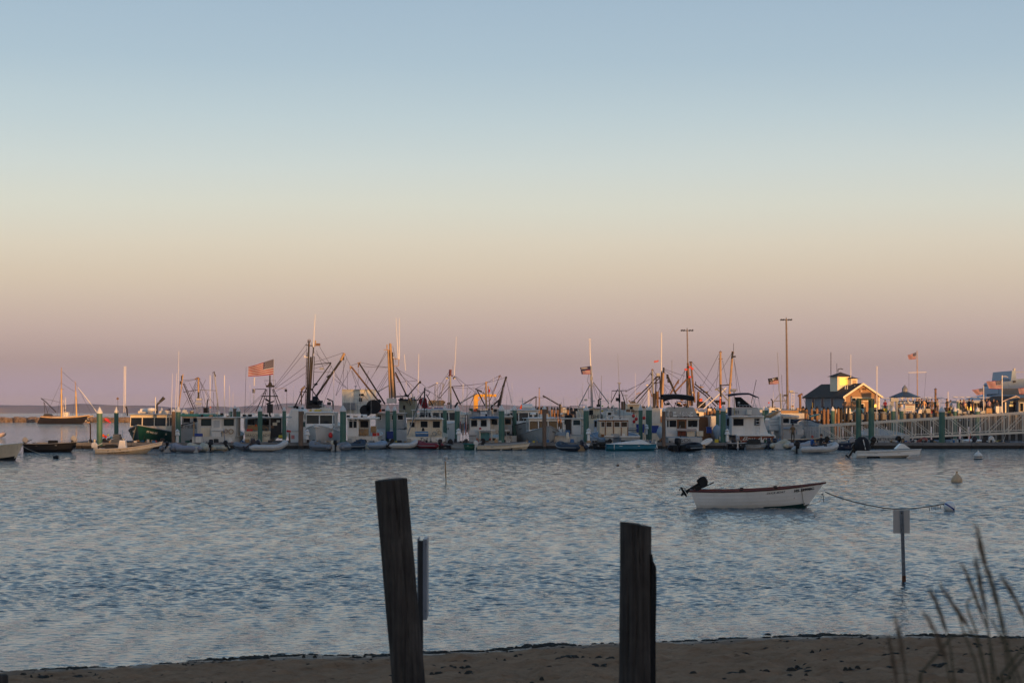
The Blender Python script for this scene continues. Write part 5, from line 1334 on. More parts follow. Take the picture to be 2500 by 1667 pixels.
for q in range(6): t.bar('rail_post', [(1160 + q * 9, 991), (1160 + q * 9, 1004)], 1, steel_grey, 5)
gear(t, [('box', 1160, 1001, 8, orangep, -1), ('box', 1168, 1003, 7, steel_rust, -1), ('box', 1200, 998, 7, antifoul_r, -.5), ('ball', 1194, 999, 5, antifoul_r, -1), ('box', 1150, 1000, 9, M('dull_green_plastic', (.02, .12, .06), .6, .1, 3), -.5), ('box', 1147, 1007, 8, white2, -1), ('box', 1208, 1002, 10, steel_dark, -.5), ('box', 1221, 1003, 9, steel_rust, 0)])
t.wires([[(1161, 949), (1187, 935), (1221, 916)], [(1104, 944), (1184, 935)], [(1193, 933), (1236, 921)], [(1231, 943), (1205, 985)], [(1225, 945), (1198, 990)], [(1236, 925), (1251, 990)], [(1162, 951), (1144, 1000)], [(1186, 940), (1170, 990)], [(1196, 945), (1215, 985)], [(1234, 930), (1222, 992)], [(1221, 918), (1200, 960)], [(1163, 955), (1150, 985)]])
t = T('crane', 'yellow gantry hoist standing beyond the boats with one thick leg', 'crane', 1180, 246)
t.bx('leg', 1156, 963, 1167, 998, -.3, .3, craneyel, tx=.0); t.bx('leg_foot', 1159.5, 990, 1166, 1010, -.35, .35, craneyel); t.bx('beam', 1155, 962, 1212, 968.5, -.2, .2, craneyel, bevel=.02); t.bar('hook_block', [(1183, 968), (1183, 975)], 3, craneyel); t.bar('brace', [(1167, 978), (1176, 969)], 2.4, craneyel)
t = T('davit', 'dark steel davit arm with an orange foot at the end of the wharf', 'davit', 1290, 232)
t.bar('arm', [(1273, 989), (1309, 968)], 2.8, steel_dark); t.bar('post', [(1309, 968), (1308, 1016)], 2.4, steel_dark); t.bar('foot', [(1270, 1000), (1274, 989)], 5.5, orangep); t.bar('foot_brace', [(1262, 996), (1274, 1012)], 3, steel_rust); t.wires([[(1309, 969), (1326, 971)], [(1300, 974), (1280, 1000)]])
t = T('davit', 'dark steel davit arm sloping down to a post right of the lit pole', 'davit', 1350, 232)
t.bar('arm', [(1326, 966), (1364, 988)], 3.2, steel_dark); t.bar('head', [(1325.5, 965), (1329, 971)], 3, steel_dark); t.bar('post', [(1367, 986), (1367, 1010)], 5, steel_dark); t.bar('pin', [(1370, 988), (1370, 1008)], 2, steel_grey)
t = T('light_pole', 'slender pole lit orange between the two davits', 'pole', 1316, 230)
t.bar('shaft', [(1316, 1020), (1316.4, 948)], 2.4, steel_tan, w1=1.6); t.bar('finial', [(1316.4, 948), (1316.4, 946)], 2.4, steel_dark)
t = T('fishing_boat', 'white cabin boat with sliding white door and blue bin, left of a thick green pile', 'fishing boat', 1400, 168, group=BG)
stern_hull(t, 1352, 1428, 1064, 1078, 10, white2, M('dark_bottom', (.02, .02, .025), .6, .1, 2), None, dy=-.3)
cabin(t, 1374, 1023, 1427, 1062, .4, 3, white, [(1399, 1025.5, 1417, 1037.5), (1378, 1024, 1393, 1036)], roof=3, roofmat=white2, over=4, framem=cleanwhite, gl=glass2)
t.bx('door', 1396.5, 1021.5, 1419, 1061, .18, .34, cleanwhite, bevel=.02); t.window(1399.5, 1025, 1416.5, 1037.5, .18, cleanwhite, glass2); t.bx('doorway', 1381, 1022.5, 1394, 1059, .30, .38, steel_dark)
t.bx('awning', 1380, 1012.5, 1398, 1020, .2, 2, canvas_black, bevel=.05); t.bx('blue_bin', 1381, 1050, 1392, 1066, -.6, -.1, bluep, bevel=.02); t.bx('hull_band', 1352, 1054, 1380, 1062, -.6, -.4, lblue)
gear(t, [('box', 1377, 1046, 7, white, -.5), ('box', 1374, 1028, 7, cleanwhite, -.2), ('lamp', 1385, 1022, 3, lampglass, 0), ('panel', 1422, 1040, 2.5, greyp, .3), ('box', 1400, 1007, 12, steel_dark, 1.5), ('box', 1371, 1010, 7, white, 1)])
t.bar('rail', [(1343, 1018, .5), (1378, 1017, .5)], 1.2, alu)
t = T('traffic_barrel', 'small cream tapered dock marker left of the white sliding door', 'marker', 1385.5, 163.6)
MB().lathe([(.19, t.Z(1071)), (.19, t.Z(1069)), (.115, t.Z(1056.5)), (.06, t.Z(1055))], n=12).build('body', cream, t.root, smooth=True)
t = T('fishing_boat', 'large cream hulled dragger with tapering grey mast flying a blue banner flag', 'fishing boat', 1440, 186, group=BG)
cabin(t, 1411, 997, 1466, 1034, 1, 6, cream, [(1438, 1001, 1448, 1013)], roof=1.2, roofmat=white, framem=white2)
t.bx('side_house', 1407, 1034, 1452, 1062, -1.2, -.8, white2); stern_hull(t, 1400, 1470, 1034, 1052, 16, cream, None, None, dy=-1)
t.bar('window_post', [(1411, 999, .8), (1418, 1017, .8)], 2.6, white); t.bar('window_post', [(1418, 999, .8), (1424, 1018, .8)], 1.6, white)
lettering('6 BH', .62, letters, t.root, t.L(1446, 1017, .92), sx=1)
t.bar('mast', [(1446, 996), (1443, 893)], 4.2, steel_grey, w1=3.2); t.bar('mast_ladder', [(1442.5, 994), (1440.5, 900)], 1.1, steel_grey); t.bar('topmast', [(1442, 893), (1440.5, 860), (1440, 828)], 3.0, fibre, w1=2); t.bar('truck', [(1437, 828), (1443, 828)], 1.5, fibre)
t.bar('mast_leg', [(1440, 939), (1412, 994)], 2.2, steel_grey); t.bar('mast_leg', [(1448, 932.5), (1487, 985)], 2.4, steel_grey); t.bar('crosspiece', [(1435, 932), (1440, 941), (1448, 941)], 1.6, steel_grey); t.bx('mast_box', 1441, 920, 1447, 928, -.15, .15, steel_grey)
gear(t, [('lamp', 1430, 976, 8, cream, -.3), ('lamp', 1440, 944, 4, lampglass, -.3), ('box', 1461, 990, 9, black, 1), ('lamp', 1450, 979, 4, alu, -.2), ('box', 1406, 1000, 10, steel_dark, 2), ('box', 1478, 1000, 12, lgrey, 2), ('box', 1486, 1004, 10, M('blue_grey_gear', (.1, .12, .18), .6, .2, 3), 1), ('box', 1470, 1003, 6, yellowp, 0), ('box', 1471, 991, 4, M('hi_vis_green', (.3, .55, .02), .6, .1, 3), 0)])
t.bar('funnel', [(1461, 990), (1461, 976), (1468, 973)], 3.5, black); t.bar('antenna', [(1468, 975), (1468.5, 917)], 1.0, steel_grey); t.bar('antenna', [(1464, 990), (1464.5, 957)], 1.2, steel_dark); t.bar('roof_rail', [(1392, 991, 2), (1412, 991, 2)], 1.2, steel_dark); t.bar('frame', [(1392, 991, 2), (1392, 1010, 2)], 1.5, steel_dark); t.bar('frame', [(1470, 978), (1492, 978), (1492, 1000)], 1, steel_grey)
t.wires([[(1437, 942), (1437, 972), (1445, 973)], [(1447, 935), (1456, 975)], [(1450, 940), (1468, 985)], [(1440, 894), (1434, 932)]])
t = T('fishing_boat', 'boat with slender grey mast and long crosstree standing behind the pilothouse boat', 'fishing boat', 1512, 182, group=BG)
stern_hull(t, 1478, 1550, 1014, 1046, 12, white2, None, None, dy=0); cabin(t, 1480, 1003, 1500, 1018, 1, 3, white, [(1484, 1007, 1492, 1013)])
t.bar('mast', [(1512.6, 1018), (1511.6, 935)], 4, steel_grey, w1=3); t.bx('masthead', 1508, 934, 1516, 936.5, -.2, .2, steel_grey); t.bar('crosstree', [(1494, 953.8), (1530, 953.2)], 1.8, steel_dark); t.bar('block', [(1528.5, 954), (1528.5, 957)], 1.4, steel_dark)
t.bar('mast_leg', [(1508, 950), (1491.5, 983)], 2, steel_dark); t.bar('mast_leg', [(1515.5, 953), (1526, 982)], 2, steel_dark); t.bar('mast_sleeve', [(1512, 962), (1512.5, 982)], 4.4, black); t.bx('speaker_box', 1504, 971, 1511, 979, -.2, .4, steel_dark); t.bx('stack_box', 1517, 980, 1527, 1000, .2, .8, steel_rust)
t.bar('antenna', [(1511.5, 935), (1509.5, 895), (1508, 862)], 1.0, steel_grey, w1=.6); t.wires([[(1530, 953), (1587, 925)], [(1494, 954), (1492, 980)]])
gear(t, [('box', 1488, 1000, 8, white2, 0), ('box', 1503, 997, 9, greyp, 0), ('box', 1497, 991, 6, white, 0), ('lamp', 1505, 1001, 4, lampglass, -.3), ('box', 1534, 1002, 10, steel_rust, 0), ('box', 1545, 1003, 8, steel_rust, 0)])
t = T('fishing_boat', 'cream dragger deckhouse with white awning top, behind the red hanging balls', 'fishing boat', 1545, 200, group=BG)
cabin(t, 1532, 988, 1561, 1003, 0, 4, cream, [(1538, 992, 1545, 999)], roof=3.2, roofmat=white, over=2); t.bx('house', 1549, 996, 1612, 1034, 1, 5, white2); t.bar('skiff_on_roof', [(1538, 982), (1553, 984)], 3.6, tanp, w1=2); t.bar('horn', [(1535, 977), (1540, 983)], 3, tanp)
t.bar('radar_post', [(1531, 985), (1528, 966)], 1.6, steel_grey); t.bar('radar_bar', [(1522, 965), (1533, 965)], 1.8, steel_grey); stern_hull(t, 1540, 1620, 1034, 1056, 14, cream, None, None, dy=-.5)
for k, (px, py) in enumerate([(1546.5, 1015, ), (1553.5, 1022.5), (1548, 1029), (1572.5, 1020)]):
    bl = T('ball_float', ['red ball float hanging top of three left of a green pile', 'red ball float middle right one of three left of a green pile', 'red ball float lowest of three left of a green pile', 'red ball float hanging alone right of a green pile'][k], 'float', px, 178)
    MB().ball((0, 0, bl.Z(py)), 4.1 * bl.k, 12, 8, sz=1.1).build('ball', red, bl.root, smooth=True); bl.bar('rope', [(px, py - 4), (px, py - 9)], .9, black)
t = T('fishing_boat', 'pale blue hulled pilothouse boat with four cream doors between varnished posts', 'fishing boat', 1492, 165.5, group=BG)
stern_hull(t, 1441, 1560, 1068, 1080, 7, lblue, None, white, dy=-.6)
t.bx('pilothouse', 1464, 1027, 1533, 1068, 0, 2.6, cream)
for x_ in (1478, 1498, 1517, 1533): t.bx('post', x_ - 1.2, 1027, x_ + 1.0, 1066, -.06, .0, varnish)
t.bx('sheer_beam', 1462, 1025.5, 1534, 1028, -.12, 3, varnish); t.bx('roof', 1461, 1022.5, 1535, 1025.5, -.25, 3, white, bevel=.03)
for a, b_ in ((1468, 1476), (1480.5, 1493), (1500, 1512.5), (1516, 1531)): t.window(a, 1030, b_, 1041.5, -.02, cleanwhite, M('brownish_glass', (.06, .04, .025), .1, .2, 1))
for q in range(8): t.bar('rod_holder', [(1487 + q * 4.8, 1023, .5), (1488.3 + q * 4.8, 1017, .5)], 1.5, alu)
t.bx('blue_door', 1450, 1025, 1458, 1053, -.3, -.2, lblue); t.window(1451, 1027, 1457, 1042, -.3, lblue, glass)
t.bar('rail_curve', [(1443, 1054, -.8), (1450, 1066, -.8), (1470, 1073, -.8), (1497, 1075, -.8)], 3, lblue)
t.bar('pole', [(1466, 1050, .2), (1466.5, 977, .2)], 2.8, steel_grey); gear(t, [('box', 1471, 1063, 9, varnish, -.4), ('coil', 1465, 1062, 8, steel_tan, -.4), ('box', 1490, 1019, 9, lgrey, 1), ('box', 1505, 1018, 10, white2, 1), ('raft', 1499, 1015, 12, lgrey, 1.2), ('panel', 1522, 1062, 8, white, -.5)])
t.bx('gray_bench', 1493, 1059, 1512, 1068, -1, -.4, greyp)
for px0, px1, py, nm in ((1476, 1498, 1064.5, 'white board laid across the dock left of the grey bench'), (1514, 1563, 1065.5, 'long white plank raft end right of the pilothouse boat')):
    q = T('board', nm, 'board', (px0 + px1) / 2, 163.6); q.bx('board_top', px0, py - 1.5, px1, py + 1.5, -.5, .4, white); q.bx('board_base', px0 + 2, py + 1.5, px1 - 1, py + 9, -.4, .35, greyp)
for a, b_, c_, d_, Y_, nm in ((1554, 1036, 1573, 1056, 176, 'big blue tote left of a green pile'), (1592, 1040, 1608, 1057, 182, 'dark blue tote left of the capped wood pile'), (944, 1054, 959, 1071, 175, 'blue bin between two close green piles'), (909, 1056, 925, 1071, 168.5, 'red tote with white rim on the stern of the white panel boat'), (1726, 1043, 1738, 1057, 182, 'blue tote below the orange lit pilings')):
    q = T('tote', nm, 'tote', (a + c_) / 2, Y_, group='fish totes'); q.root.location.z = 0
    q.bx('tub', a, b_, c_, d_, -.3, .5, red if 'red' in nm else bluepl, bevel=.03); q.bx('rim', a - .8, b_ - 1.2, c_ + .8, b_ + .4, -.34, .54, white if 'red' in nm else bluepl)
for q in range(4):
    pl = T('pallet_stack', 'grey pallet slat stacked behind the pilothouse boat, %s from the top' % ['first', 'second', 'third', 'fourth'][q], 'pallet', 1545, 174, group='stacked pallets'); pl.bx('slats', 1535, 1044 + q * 5, 1556, 1046.5 + q * 5, -.5, .5, [greyp, dockwood][q % 2])
t = T('fishing_boat', 'rusty dragger with gallows frame, orange lit mast and two long dark booms to the left', 'fishing boat', 1605, 214, group=BG)
stern_hull(t, 1560, 1660, 1016, 1041, 18, steel_rust, None, white2, dy=0)
cabin(t, 1575, 998, 1640, 1020, 3, 5, white2, [(1585, 1002, 1592, 1010)])
t.bar('mast', [(1596, 995), (1592.6, 903)], 5.2, steel_grey, w1=4); t.bar('masthead', [(1590.5, 904), (1595, 902)], 4, steel_rust); t.bar('fitting', [(1590, 912), (1591, 916)], 3.4, steel_dark); t.bar('mast_base', [(1596, 960), (1597, 996)], 6.4, steel_dark)
t.bar('mast', [(1616, 995), (1619.5, 910)], 6.4, steel_tan, w1=5); t.bar('mast_shaded_side', [(1613, 995), (1615.5, 905)], 3.4, steel_dark); t.bar('masthead', [(1620, 911), (1620.5, 897)], 4.2, steel_dark); t.bar('topmast', [(1614.5, 908), (1614.8, 811.6)], 2.7, fibre, w1=2)  # thin dark bar paints the shaded side of the tan mast
t.bar('gallows', [(1602, 921), (1612, 918)], 3.8, steel_dark); t.bar('gallows_leg', [(1602, 920), (1600, 990)], 3.2, steel_dark); t.bar('gallows_leg', [(1611, 920), (1614, 990)], 3.2, steel_dark); t.bar('gallows_bar', [(1594, 936), (1612, 933)], 2.2, steel_dark); t.bx('gallows_cage', 1603, 911, 1611, 918, -.3, .3, steel_grey)
t.bar('boom', [(1603, 919), (1585, 941), (1548, 977)], 3.0, steel_dark); t.bar('boom', [(1610, 922), (1586, 948)], 2.6, steel_dark); t.bar('boom', [(1586, 947), (1553.5, 986)], 2.6, steel_dark); t.bar('brace', [(1585, 949), (1593, 969)], 2.4, steel_rust); t.bar('brace', [(1602, 934), (1599, 975)], 1.8, steel_dark); t.bar('brace', [(1604, 975), (1612, 940)], 1.5, steel_dark)
t.bar('inner_post', [(1605.5, 995), (1605, 955)], 6, steel_rust); t.bar('hang_net', [(1600, 972), (1612, 972)], 4, steel_dark); t.bar('post', [(1584.5, 1000), (1584, 950)], 2.0, fibre); gear(t, [('lamp', 1580, 940, 5, lampglass, -.4), ('box', 1567, 994, 8, steel_dark, 0), ('box', 1608, 970, 5, steel_rust, 0), ('box', 1574, 1000, 9, orangep, 0)])
t.bar('flare', [(1553, 962), (1558, 960), (1564, 957)], 2.6, steel_tan, w1=1.2); t.bar('post', [(1582, 945), (1582, 985)], 1, fibre)
t.bar('boom', [(1629, 916), (1640, 940), (1652, 966)], 5, steel_dark); t.bar('boom_head', [(1627, 917), (1632, 916)], 5.5, steel_dark); t.bar('block', [(1631, 926), (1632, 934)], 4.4, steel_dark); t.bar('block', [(1628.5, 918), (1628.5, 925)], 3, black)
t.bar('boom', [(1677, 925), (1648, 957)], 3.8, steel_rust); t.bar('boom', [(1657, 927), (1636, 962)], 3.2, steel_rust); t.bar('block', [(1656, 930), (1656, 937)], 2.4, steel_rust); t.bar('whip', [(1640.5, 985), (1640.5, 879)], 1.1, steel_grey)
t.wires([[(1592, 905), (1572, 932), (1527, 957)], [(1592, 908), (1530, 975)], [(1590, 915), (1590, 985)], [(1594, 903), (1604, 918)], [(1621, 900), (1672, 918)], [(1621, 902), (1658, 926)], [(1620, 905), (1630, 918)], [(1622, 940), (1640, 955)], [(1621, 938), (1636, 944)], [(1622, 945), (1628, 960)],
         [(1580, 960), (1562, 990)], [(1584, 965), (1568, 992)], [(1604, 935), (1612, 985)], [(1596, 915), (1603, 922)], [(1621, 948), (1630, 985)], [(1645, 935), (1630, 965)], [(1570, 972), (1558, 990)], [(1548, 977), (1530, 990)], [(1585, 945), (1540, 975)]])
t = T('fishing_boat', 'dragger with rust brown twin masts, red lamps and long dark booms to the right', 'fishing boat', 1700, 224, group=BG)
stern_hull(t, 1660, 1755, 1018, 1040, 18, varnish, None, white2, dy=0)
cabin(t, 1694, 1003, 1718, 1022, 2, 4, white2, [(1699, 1008, 1707, 1016)])
t.bar('mast', [(1696, 982), (1686.5, 884)], 5.4, steel_rust, w1=4.4); t.bar('mast', [(1686, 990), (1679, 886)], 5, steel_rust); t.bar('mast_pipe', [(1690, 990), (1683, 920)], 5, steel_dark); t.bar('masthead', [(1683, 884), (1690, 884)], 3.2, steel_dark); t.bar('mast_pipe', [(1678, 1000), (1676.5, 905)], 3.4, steel_dark)
for x_, y_ in ((1685, 896), (1674.5, 902), (1684, 920), (1690, 900)): gear(t, [('box', x_, y_, 6.5, red, -.4)])
t.bar('platform', [(1675, 921), (1687, 919)], 3.4, steel_rust); t.bar('boom', [(1696, 937), (1725, 960), (1754, 988)], 3.4, steel_dark); t.bar('boom', [(1693, 942), (1722, 965), (1748, 992)], 2.8, steel_dark); t.bar('block', [(1698, 931), (1699, 937)], 2, steel_dark)
t.bar('winch', [(1704, 988), (1722, 988)], 16, steel_dark, 12); t.bar('mast', [(1704, 996), (1705, 956)], 6, steel_rust); t.bar('lamp_spreader', [(1706, 944), (1718, 945)], 2.4, steel_tan); t.bar('post', [(1711, 938), (1712, 960)], 1.6, steel_dark); t.bar('lamp_spreader', [(1716, 957), (1728, 957)], 3.6, steel_tan)
gear(t, [('lamp', 1691, 958, 4, lampglass, -.5), ('box', 1710, 976, 10, orangep, 0), ('box', 1694, 1002, 12, tanp, -.5), ('box', 1733, 1000, 9, lampglass, 0), ('box', 1741, 1000, 8, tanp, 0), ('box', 1672, 988, 8, steel_rust, 0), ('box', 1665, 976, 7, steel_rust, 0), ('box', 1658, 985, 8, tanp, 0)])
t.wires([[(1690, 885), (1745, 945)], [(1692, 900), (1738, 955)], [(1680, 890), (1640, 960)], [(1683, 886), (1676, 985)], [(1722, 962), (1735, 990)], [(1710, 962), (1700, 990)], [(1700, 945), (1690, 985)], [(1672, 905), (1660, 960)]])
t = T('fishing_boat', 'dragger with two tall buff masts glowing in the low sun', 'fishing boat', 1775, 220, group=BG)
stern_hull(t, 1735, 1800, 1016, 1040, 18, white2, None, white2, dy=0)
t.bar('mast', [(1759, 938), (1758.8, 860)], 6.2, steel_tan, w1=4.6); t.bar('mast_lower_shaded', [(1760, 990), (1759, 938)], 5.4, steel_dark); t.bar('masthead', [(1756, 861), (1759, 857), (1762, 861)], 2.6, steel_rust); t.bar('crosstree', [(1754, 876), (1764.5, 876)], 2.2, steel_rust)  # tan upper length paints sunlit mast, dark lower length its shaded part
t.bar('mast', [(1781, 962), (1787.5, 875)], 6.4, steel_tan, w1=5); t.bar('mast_lower_shaded', [(1779, 1000), (1781, 962)], 5, steel_grey); t.bar('masthead', [(1787, 876), (1789, 858)], 5, steel_dark); t.bar('lamp_arm', [(1789, 871), (1796, 870)], 4, steel_dark); t.bar('masthead_cap', [(1786, 858), (1792, 861)], 2.6, steel_tan); t.bar('whip', [(1790.5, 858), (1791, 838)], 1, steel_dark)  # same split: sunlit tan above, shaded grey below
t.bar('crosstree', [(1779, 938), (1788, 939)], 1.6, steel_tan); t.bar('bridge', [(1759, 941), (1782, 939)], 2.6, steel_dark); t.bar('rig_frame', [(1747, 950), (1760, 944), (1772, 958)], 3, steel_grey)
for q in range(3): t.bar('rub_collar', [(1757, 885 + q * 18), (1761, 885 + q * 18)], 3.4, steel_rust)
t.bar('outrigger', [(1773, 946.5), (1717.5, 998)], 2.6, fibre); t.bar('outrigger', [(1735, 968), (1705, 994)], 1.8, fibre); t.bar('strut', [(1750, 948), (1780, 980)], 3.4, steel_grey); t.bar('foot', [(1758, 996), (1759, 968)], 6, orangep, w1=5)
t.wires([[(1755, 864), (1715, 941)], [(1787, 861), (1725, 963)], [(1793, 883), (1807, 958)], [(1764, 880), (1776, 940)], [(1792, 875), (1800, 955)], [(1756, 880), (1748, 950)]])
gear(t, [('box', 1752, 980, 10, canvas_black, 0), ('lamp', 1759, 971, 4, lampglass, -.4), ('box', 1766, 984, 10, canvas_black, 0), ('box', 1748, 951, 5, steel_grey, 0)])
t = T('charter_boat', 'white charter boat with black canopy, brown door and a lettered whale watch banner', 'boat', 1668, 166, group=BG)
hullc = stern_hull(t, 1628, 1712, 1068, 1090, 9, lgrey, None, None, dy=-1.4)
cabin(t, 1626, 1023, 1706, 1066, 0, 3, cleanwhite, [(1628.5, 1026, 1651, 1042), (1679.5, 1026, 1703, 1042)], roof=3.4, roofmat=white2, over=2, framem=white)
t.bx('door_frame', 1652.5, 1024, 1676, 1048, -.08, -.02, varnish); t.window(1656.5, 1027, 1672, 1045, -.08, varnish, M('brown_dark_glass', (.03, .022, .012), .12, .1, 1))
t.bar('window_post', [(1633.5, 1000, -.5), (1633.5, 1052, -.5)], 1.7, white)
fb = MB(); fb.prism([(t.X(1627), t.Z(1019)), (t.X(1625), t.Z(999)), (t.X(1636), t.Z(993)), (t.X(1694), t.Z(994)), (t.X(1698), t.Z(1000)), (t.X(1705), t.Z(1019))], .3, 2.8); fb.build('flybridge', lgrey, t.root, bevel=.03)
t.window(1628, 1005.5, 1634, 1016, .28, black, lgrey); t.window(1636.5, 1005.5, 1640, 1016, .28, black, lgrey)
bn = t.bx('banner', 1643.5, 1005, 1692, 1016.5, .12, .17, M('banner_cloth', (.78, .77, .73), .7, .05, 2))
lettering('DEEP SEA FISHING', .16, letters, bn, t.L(1668, 1007, .11)); lettering('WHALE WATCH', .24, letters, bn, t.L(1668, 1011, .11)); lettering('SUNSET TOURS', .15, letters, bn, t.L(1668, 1014.8, .11))
for q in range(4): t.bar('cleat_post', [(1653.5 + q * 9.3, 1015.5, -.2), (1653.5 + q * 9.3, 1021, -.2)], 1.6, steel_dark)
t.bar('black_rail', [(1668, 1017, -.3), (1707, 1018, -.3)], 1.3, black)
cn = MB()
def CP(a, b_):
    x = t.X(1618 + a * 76); z = t.Z(966.5 - 2.6 * math.sin(a * math.pi) - (1 - a) * 1.5 + a * 2)
    return Vector((x, -.3 + b_ * 2.8, z + .10 * math.sin(b_ * math.pi)))
cn.grid(CP, 14, 4); cn.grid(lambda a, b_: CP(a, 0) - Vector((0, 0, b_ * (10.0 + (1 - a) ** 6 * 7) * t.k)), 14, 3); cn.grid(lambda a, b_: CP(a, 1) - Vector((0, 0, b_ * 10 * t.k)), 14, 3)
cn.grid(lambda a, b_: Vector((t.X(1618 + 3 * b_ + a * 12 * b_), -.3 + 2.8 * a, t.Z(968 + 21 * b_))), 4, 4)
cn.build('canopy', canvas_black, t.root, smooth=True)
for a, b_ in (((1630, 978), (1645, 998)), ((1690, 975), (1686, 998)), ((1652, 978), (1658, 997)), ((1674, 978), (1668, 1008)), ((1660, 979), (1680, 997))): t.bar('canopy_frame', [(*a, .4), (*b_, .4)], 1.5, black)
t.bar('wheel_rail', [(1646, 997, .2), (1649, 985, .2), (1655, 980, .2), (1672, 981, .2), (1677, 996, .2)], 1.6, black); gear(t, [('box', 1631, 986, 8, black, .8), ('box', 1656, 988, 9, steel_dark, 1.6), ('ball', 1649, 984, 4, red, 1), ('box', 1662, 990, 8, varnish, 1.5)])
t.bx('fender_boat', 1652, 1046, 1700, 1052, -1.2, -.6, M('pale_pink_board', (.45, .38, .34), .6, .1, 2), bevel=.06); t.bx('cooler', 1677, 1053, 1696, 1066, -.9, -.2, cream, bevel=.03); t.bx('wood_locker', 1655, 1052, 1675, 1064, -.7, -.2, M('red_brown_wood', (.20, .05, .02), .6, .2, 3)); t.bx('engine_box', 1701, 1052, 1717, 1065, -.8, .2, cream, bevel=.03)
lettering('GOL', .42, letters, t.root, t.L(1673, 1075, -1.62), sx=1.5)
for x_ in (1658, 1687, 1700): t.bar('rod', [(x_, 1052, -1), (x_ + 3, 1038, -1)], .9, alu)
tb = T('tarpaulin', 'pale blue tarpaulin bundle hung left of the capped wood pile by the charter boat', 'tarpaulin', 1612, 164.4)
MB().lathe([(.02, tb.Z(1072)), (.22, tb.Z(1064)), (.34, tb.Z(1056)), (.26, tb.Z(1048)), (.05, tb.Z(1040))], n=12).build('bundle', lblue, tb.root, smooth=True)
tb = T('tarpaulin', 'pale blue covered bow hanging over the dock left of the thick pile by the yacht', 'tarpaulin', 1750, 167)
MB().lathe([(.03, tb.Z(1076)), (.22, tb.Z(1064)), (.40, tb.Z(1050)), (.30, tb.Z(1042)), (.04, tb.Z(1036))], n=12).build('bundle', lblue, tb.root, smooth=True)
t = T('motor_yacht', 'white flybridge yacht with red brown transom in white script and navy bimini', 'boat', 1830, 167.5, group=BG)
hy_ = stern_hull(t, 1800, 1888, 1064, 1080, 13, M('red_brown_hull', (.22, .045, .012), .35, .15, 2), None, cleanwhite, dy=-.8)
t.bx('swim_deck', 1798, 1061, 1890, 1064.5, -1.1, .3, cleanwhite, bevel=.03); t.bx('port_hull', 1768, 1012, 1792, 1066, 2.4, 7, lblue, bevel=.1); t.window(1774, 1022, 1781, 1039, 2.38, lblue, glass)
sal = MB(); sal.prism([(t.X(a), t.Z(b_)) for a, b_ in [(1787, 1017), (1864, 1017), (1868, 1040), (1876, 1058), (1888, 1062), (1786, 1062)]], 0, 4.2); sal.build('saloon', cleanwhite, t.root, bevel=.03)
t.window(1790.5, 1022, 1815, 1038.5, -.02, lgrey, glass); t.window(1821, 1024, 1833, 1043.5, -.02, white, glass2); t.window(1842, 1022, 1855, 1038, -.02, lgrey, glass)
t.bx('door', 1819.5, 1022, 1834.5, 1061, -.06, -.025, white)
for x_ in (1845.5, 1854): t.bar('ladder_side', [(x_, 1020, -.3), (x_, 1060, -.3)], 1.0, alu)
for q in range(5): t.bar('ladder_rung', [(1845.5, 1028 + q * 7.5, -.3), (1854, 1028 + q * 7.5, -.3)], 1.3, cleanwhite, 5)
t.bx('flybridge_deck', 1785, 1014.5, 1866, 1018, -.5, 4.3, cleanwhite, bevel=.03)
fb = MB(); fb.prism([(t.X(a), t.Z(b_)) for a, b_ in [(1786, 1014), (1786, 995), (1851, 994), (1856, 1002), (1860, 1014)]], .5, 3.6); fb.build('flybridge', lgrey, t.root, bevel=.03)
for x_ in (1795, 1799, 1803): t.bar('slot', [(x_, 1001, .48), (x_, 1010, .48)], 1.2, black)
t.bx('helm_seat', 1823, 1000, 1835, 1012, -.1, .45, white2, bevel=.05); t.bx('navy_curtain', 1780, 994, 1786, 1015, .4, 1.5, canvas_navy)
bm_ = MB()
def BP(a, b_):
    x = t.X(1778 + a * 76); z = t.Z(961.5 + (8.5 * max(0, a - .72) / .28 if a > .72 else 0) - 1.2 * math.sin(a * 3.14) + (1 - a) ** 4 * 3)
    return Vector((x, .3 + b_ * 2.6, z + .08 * math.sin(b_ * 3.14)))
bm_.grid(BP, 14, 4); bm_.grid(lambda a, b_: BP(a, 0) - Vector((0, 0, b_ * (4 - 1.5 * a) * t.k)), 14, 1); bm_.build('bimini', canvas_navy, t.root, smooth=True)
for a, b_ in (((1787, 965), (1790, 994)), ((1792, 965), (1792, 1014)), ((1838, 968), (1846, 994)), ((1845, 968), (1838, 994)), ((1851, 970), (1857, 996))): t.bar('bimini_frame', [(*a, .5), (*b_, .5)], 1.1, alu)
ws = MB(); ws.add([(t.X(1797), 1.2, t.Z(969)), (t.X(1812), 1.2, t.Z(969)), (t.X(1842), 1.2, t.Z(994)), (t.X(1800), 1.2, t.Z(994))], [(0, 1, 2, 3)]); ws.build('windscreen', glass, t.root, solid=.02)
t.bx('radar_box', 1785, 949, 1798, 956, .8, 1.6, lgrey, bevel=.03); t.bar('radar_post', [(1792, 956, 1), (1793, 1012, .3)], 2.2, M('brass_post', (.42, .33, .16), .5, .1, 3)); gear(t, [('ball', 1804, 983, 6, lgrey, .2)])
t.bar('outrigger', [(1834, 985, .6), (1846.5, 927, .6)], 1.3, steel_dark); t.bar('rail', [(1800, 988, .4), (1850, 990, .4)], 1.0, alu)
for q in range(6): t.bar('rail_post', [(1806 + q * 8, 989, .4), (1806 + q * 8, 996, .4)], .9, alu, 5)
lettering('Bay Ann', .46, lettersw, t.root, t.L(1846, 1071, -1.0), shear=.4, sx=1.7)
t = T('motor_boat', 'cream flared bow of a sport boat right of the yacht, lit at the top', 'boat', 1892, 178, group=BG)
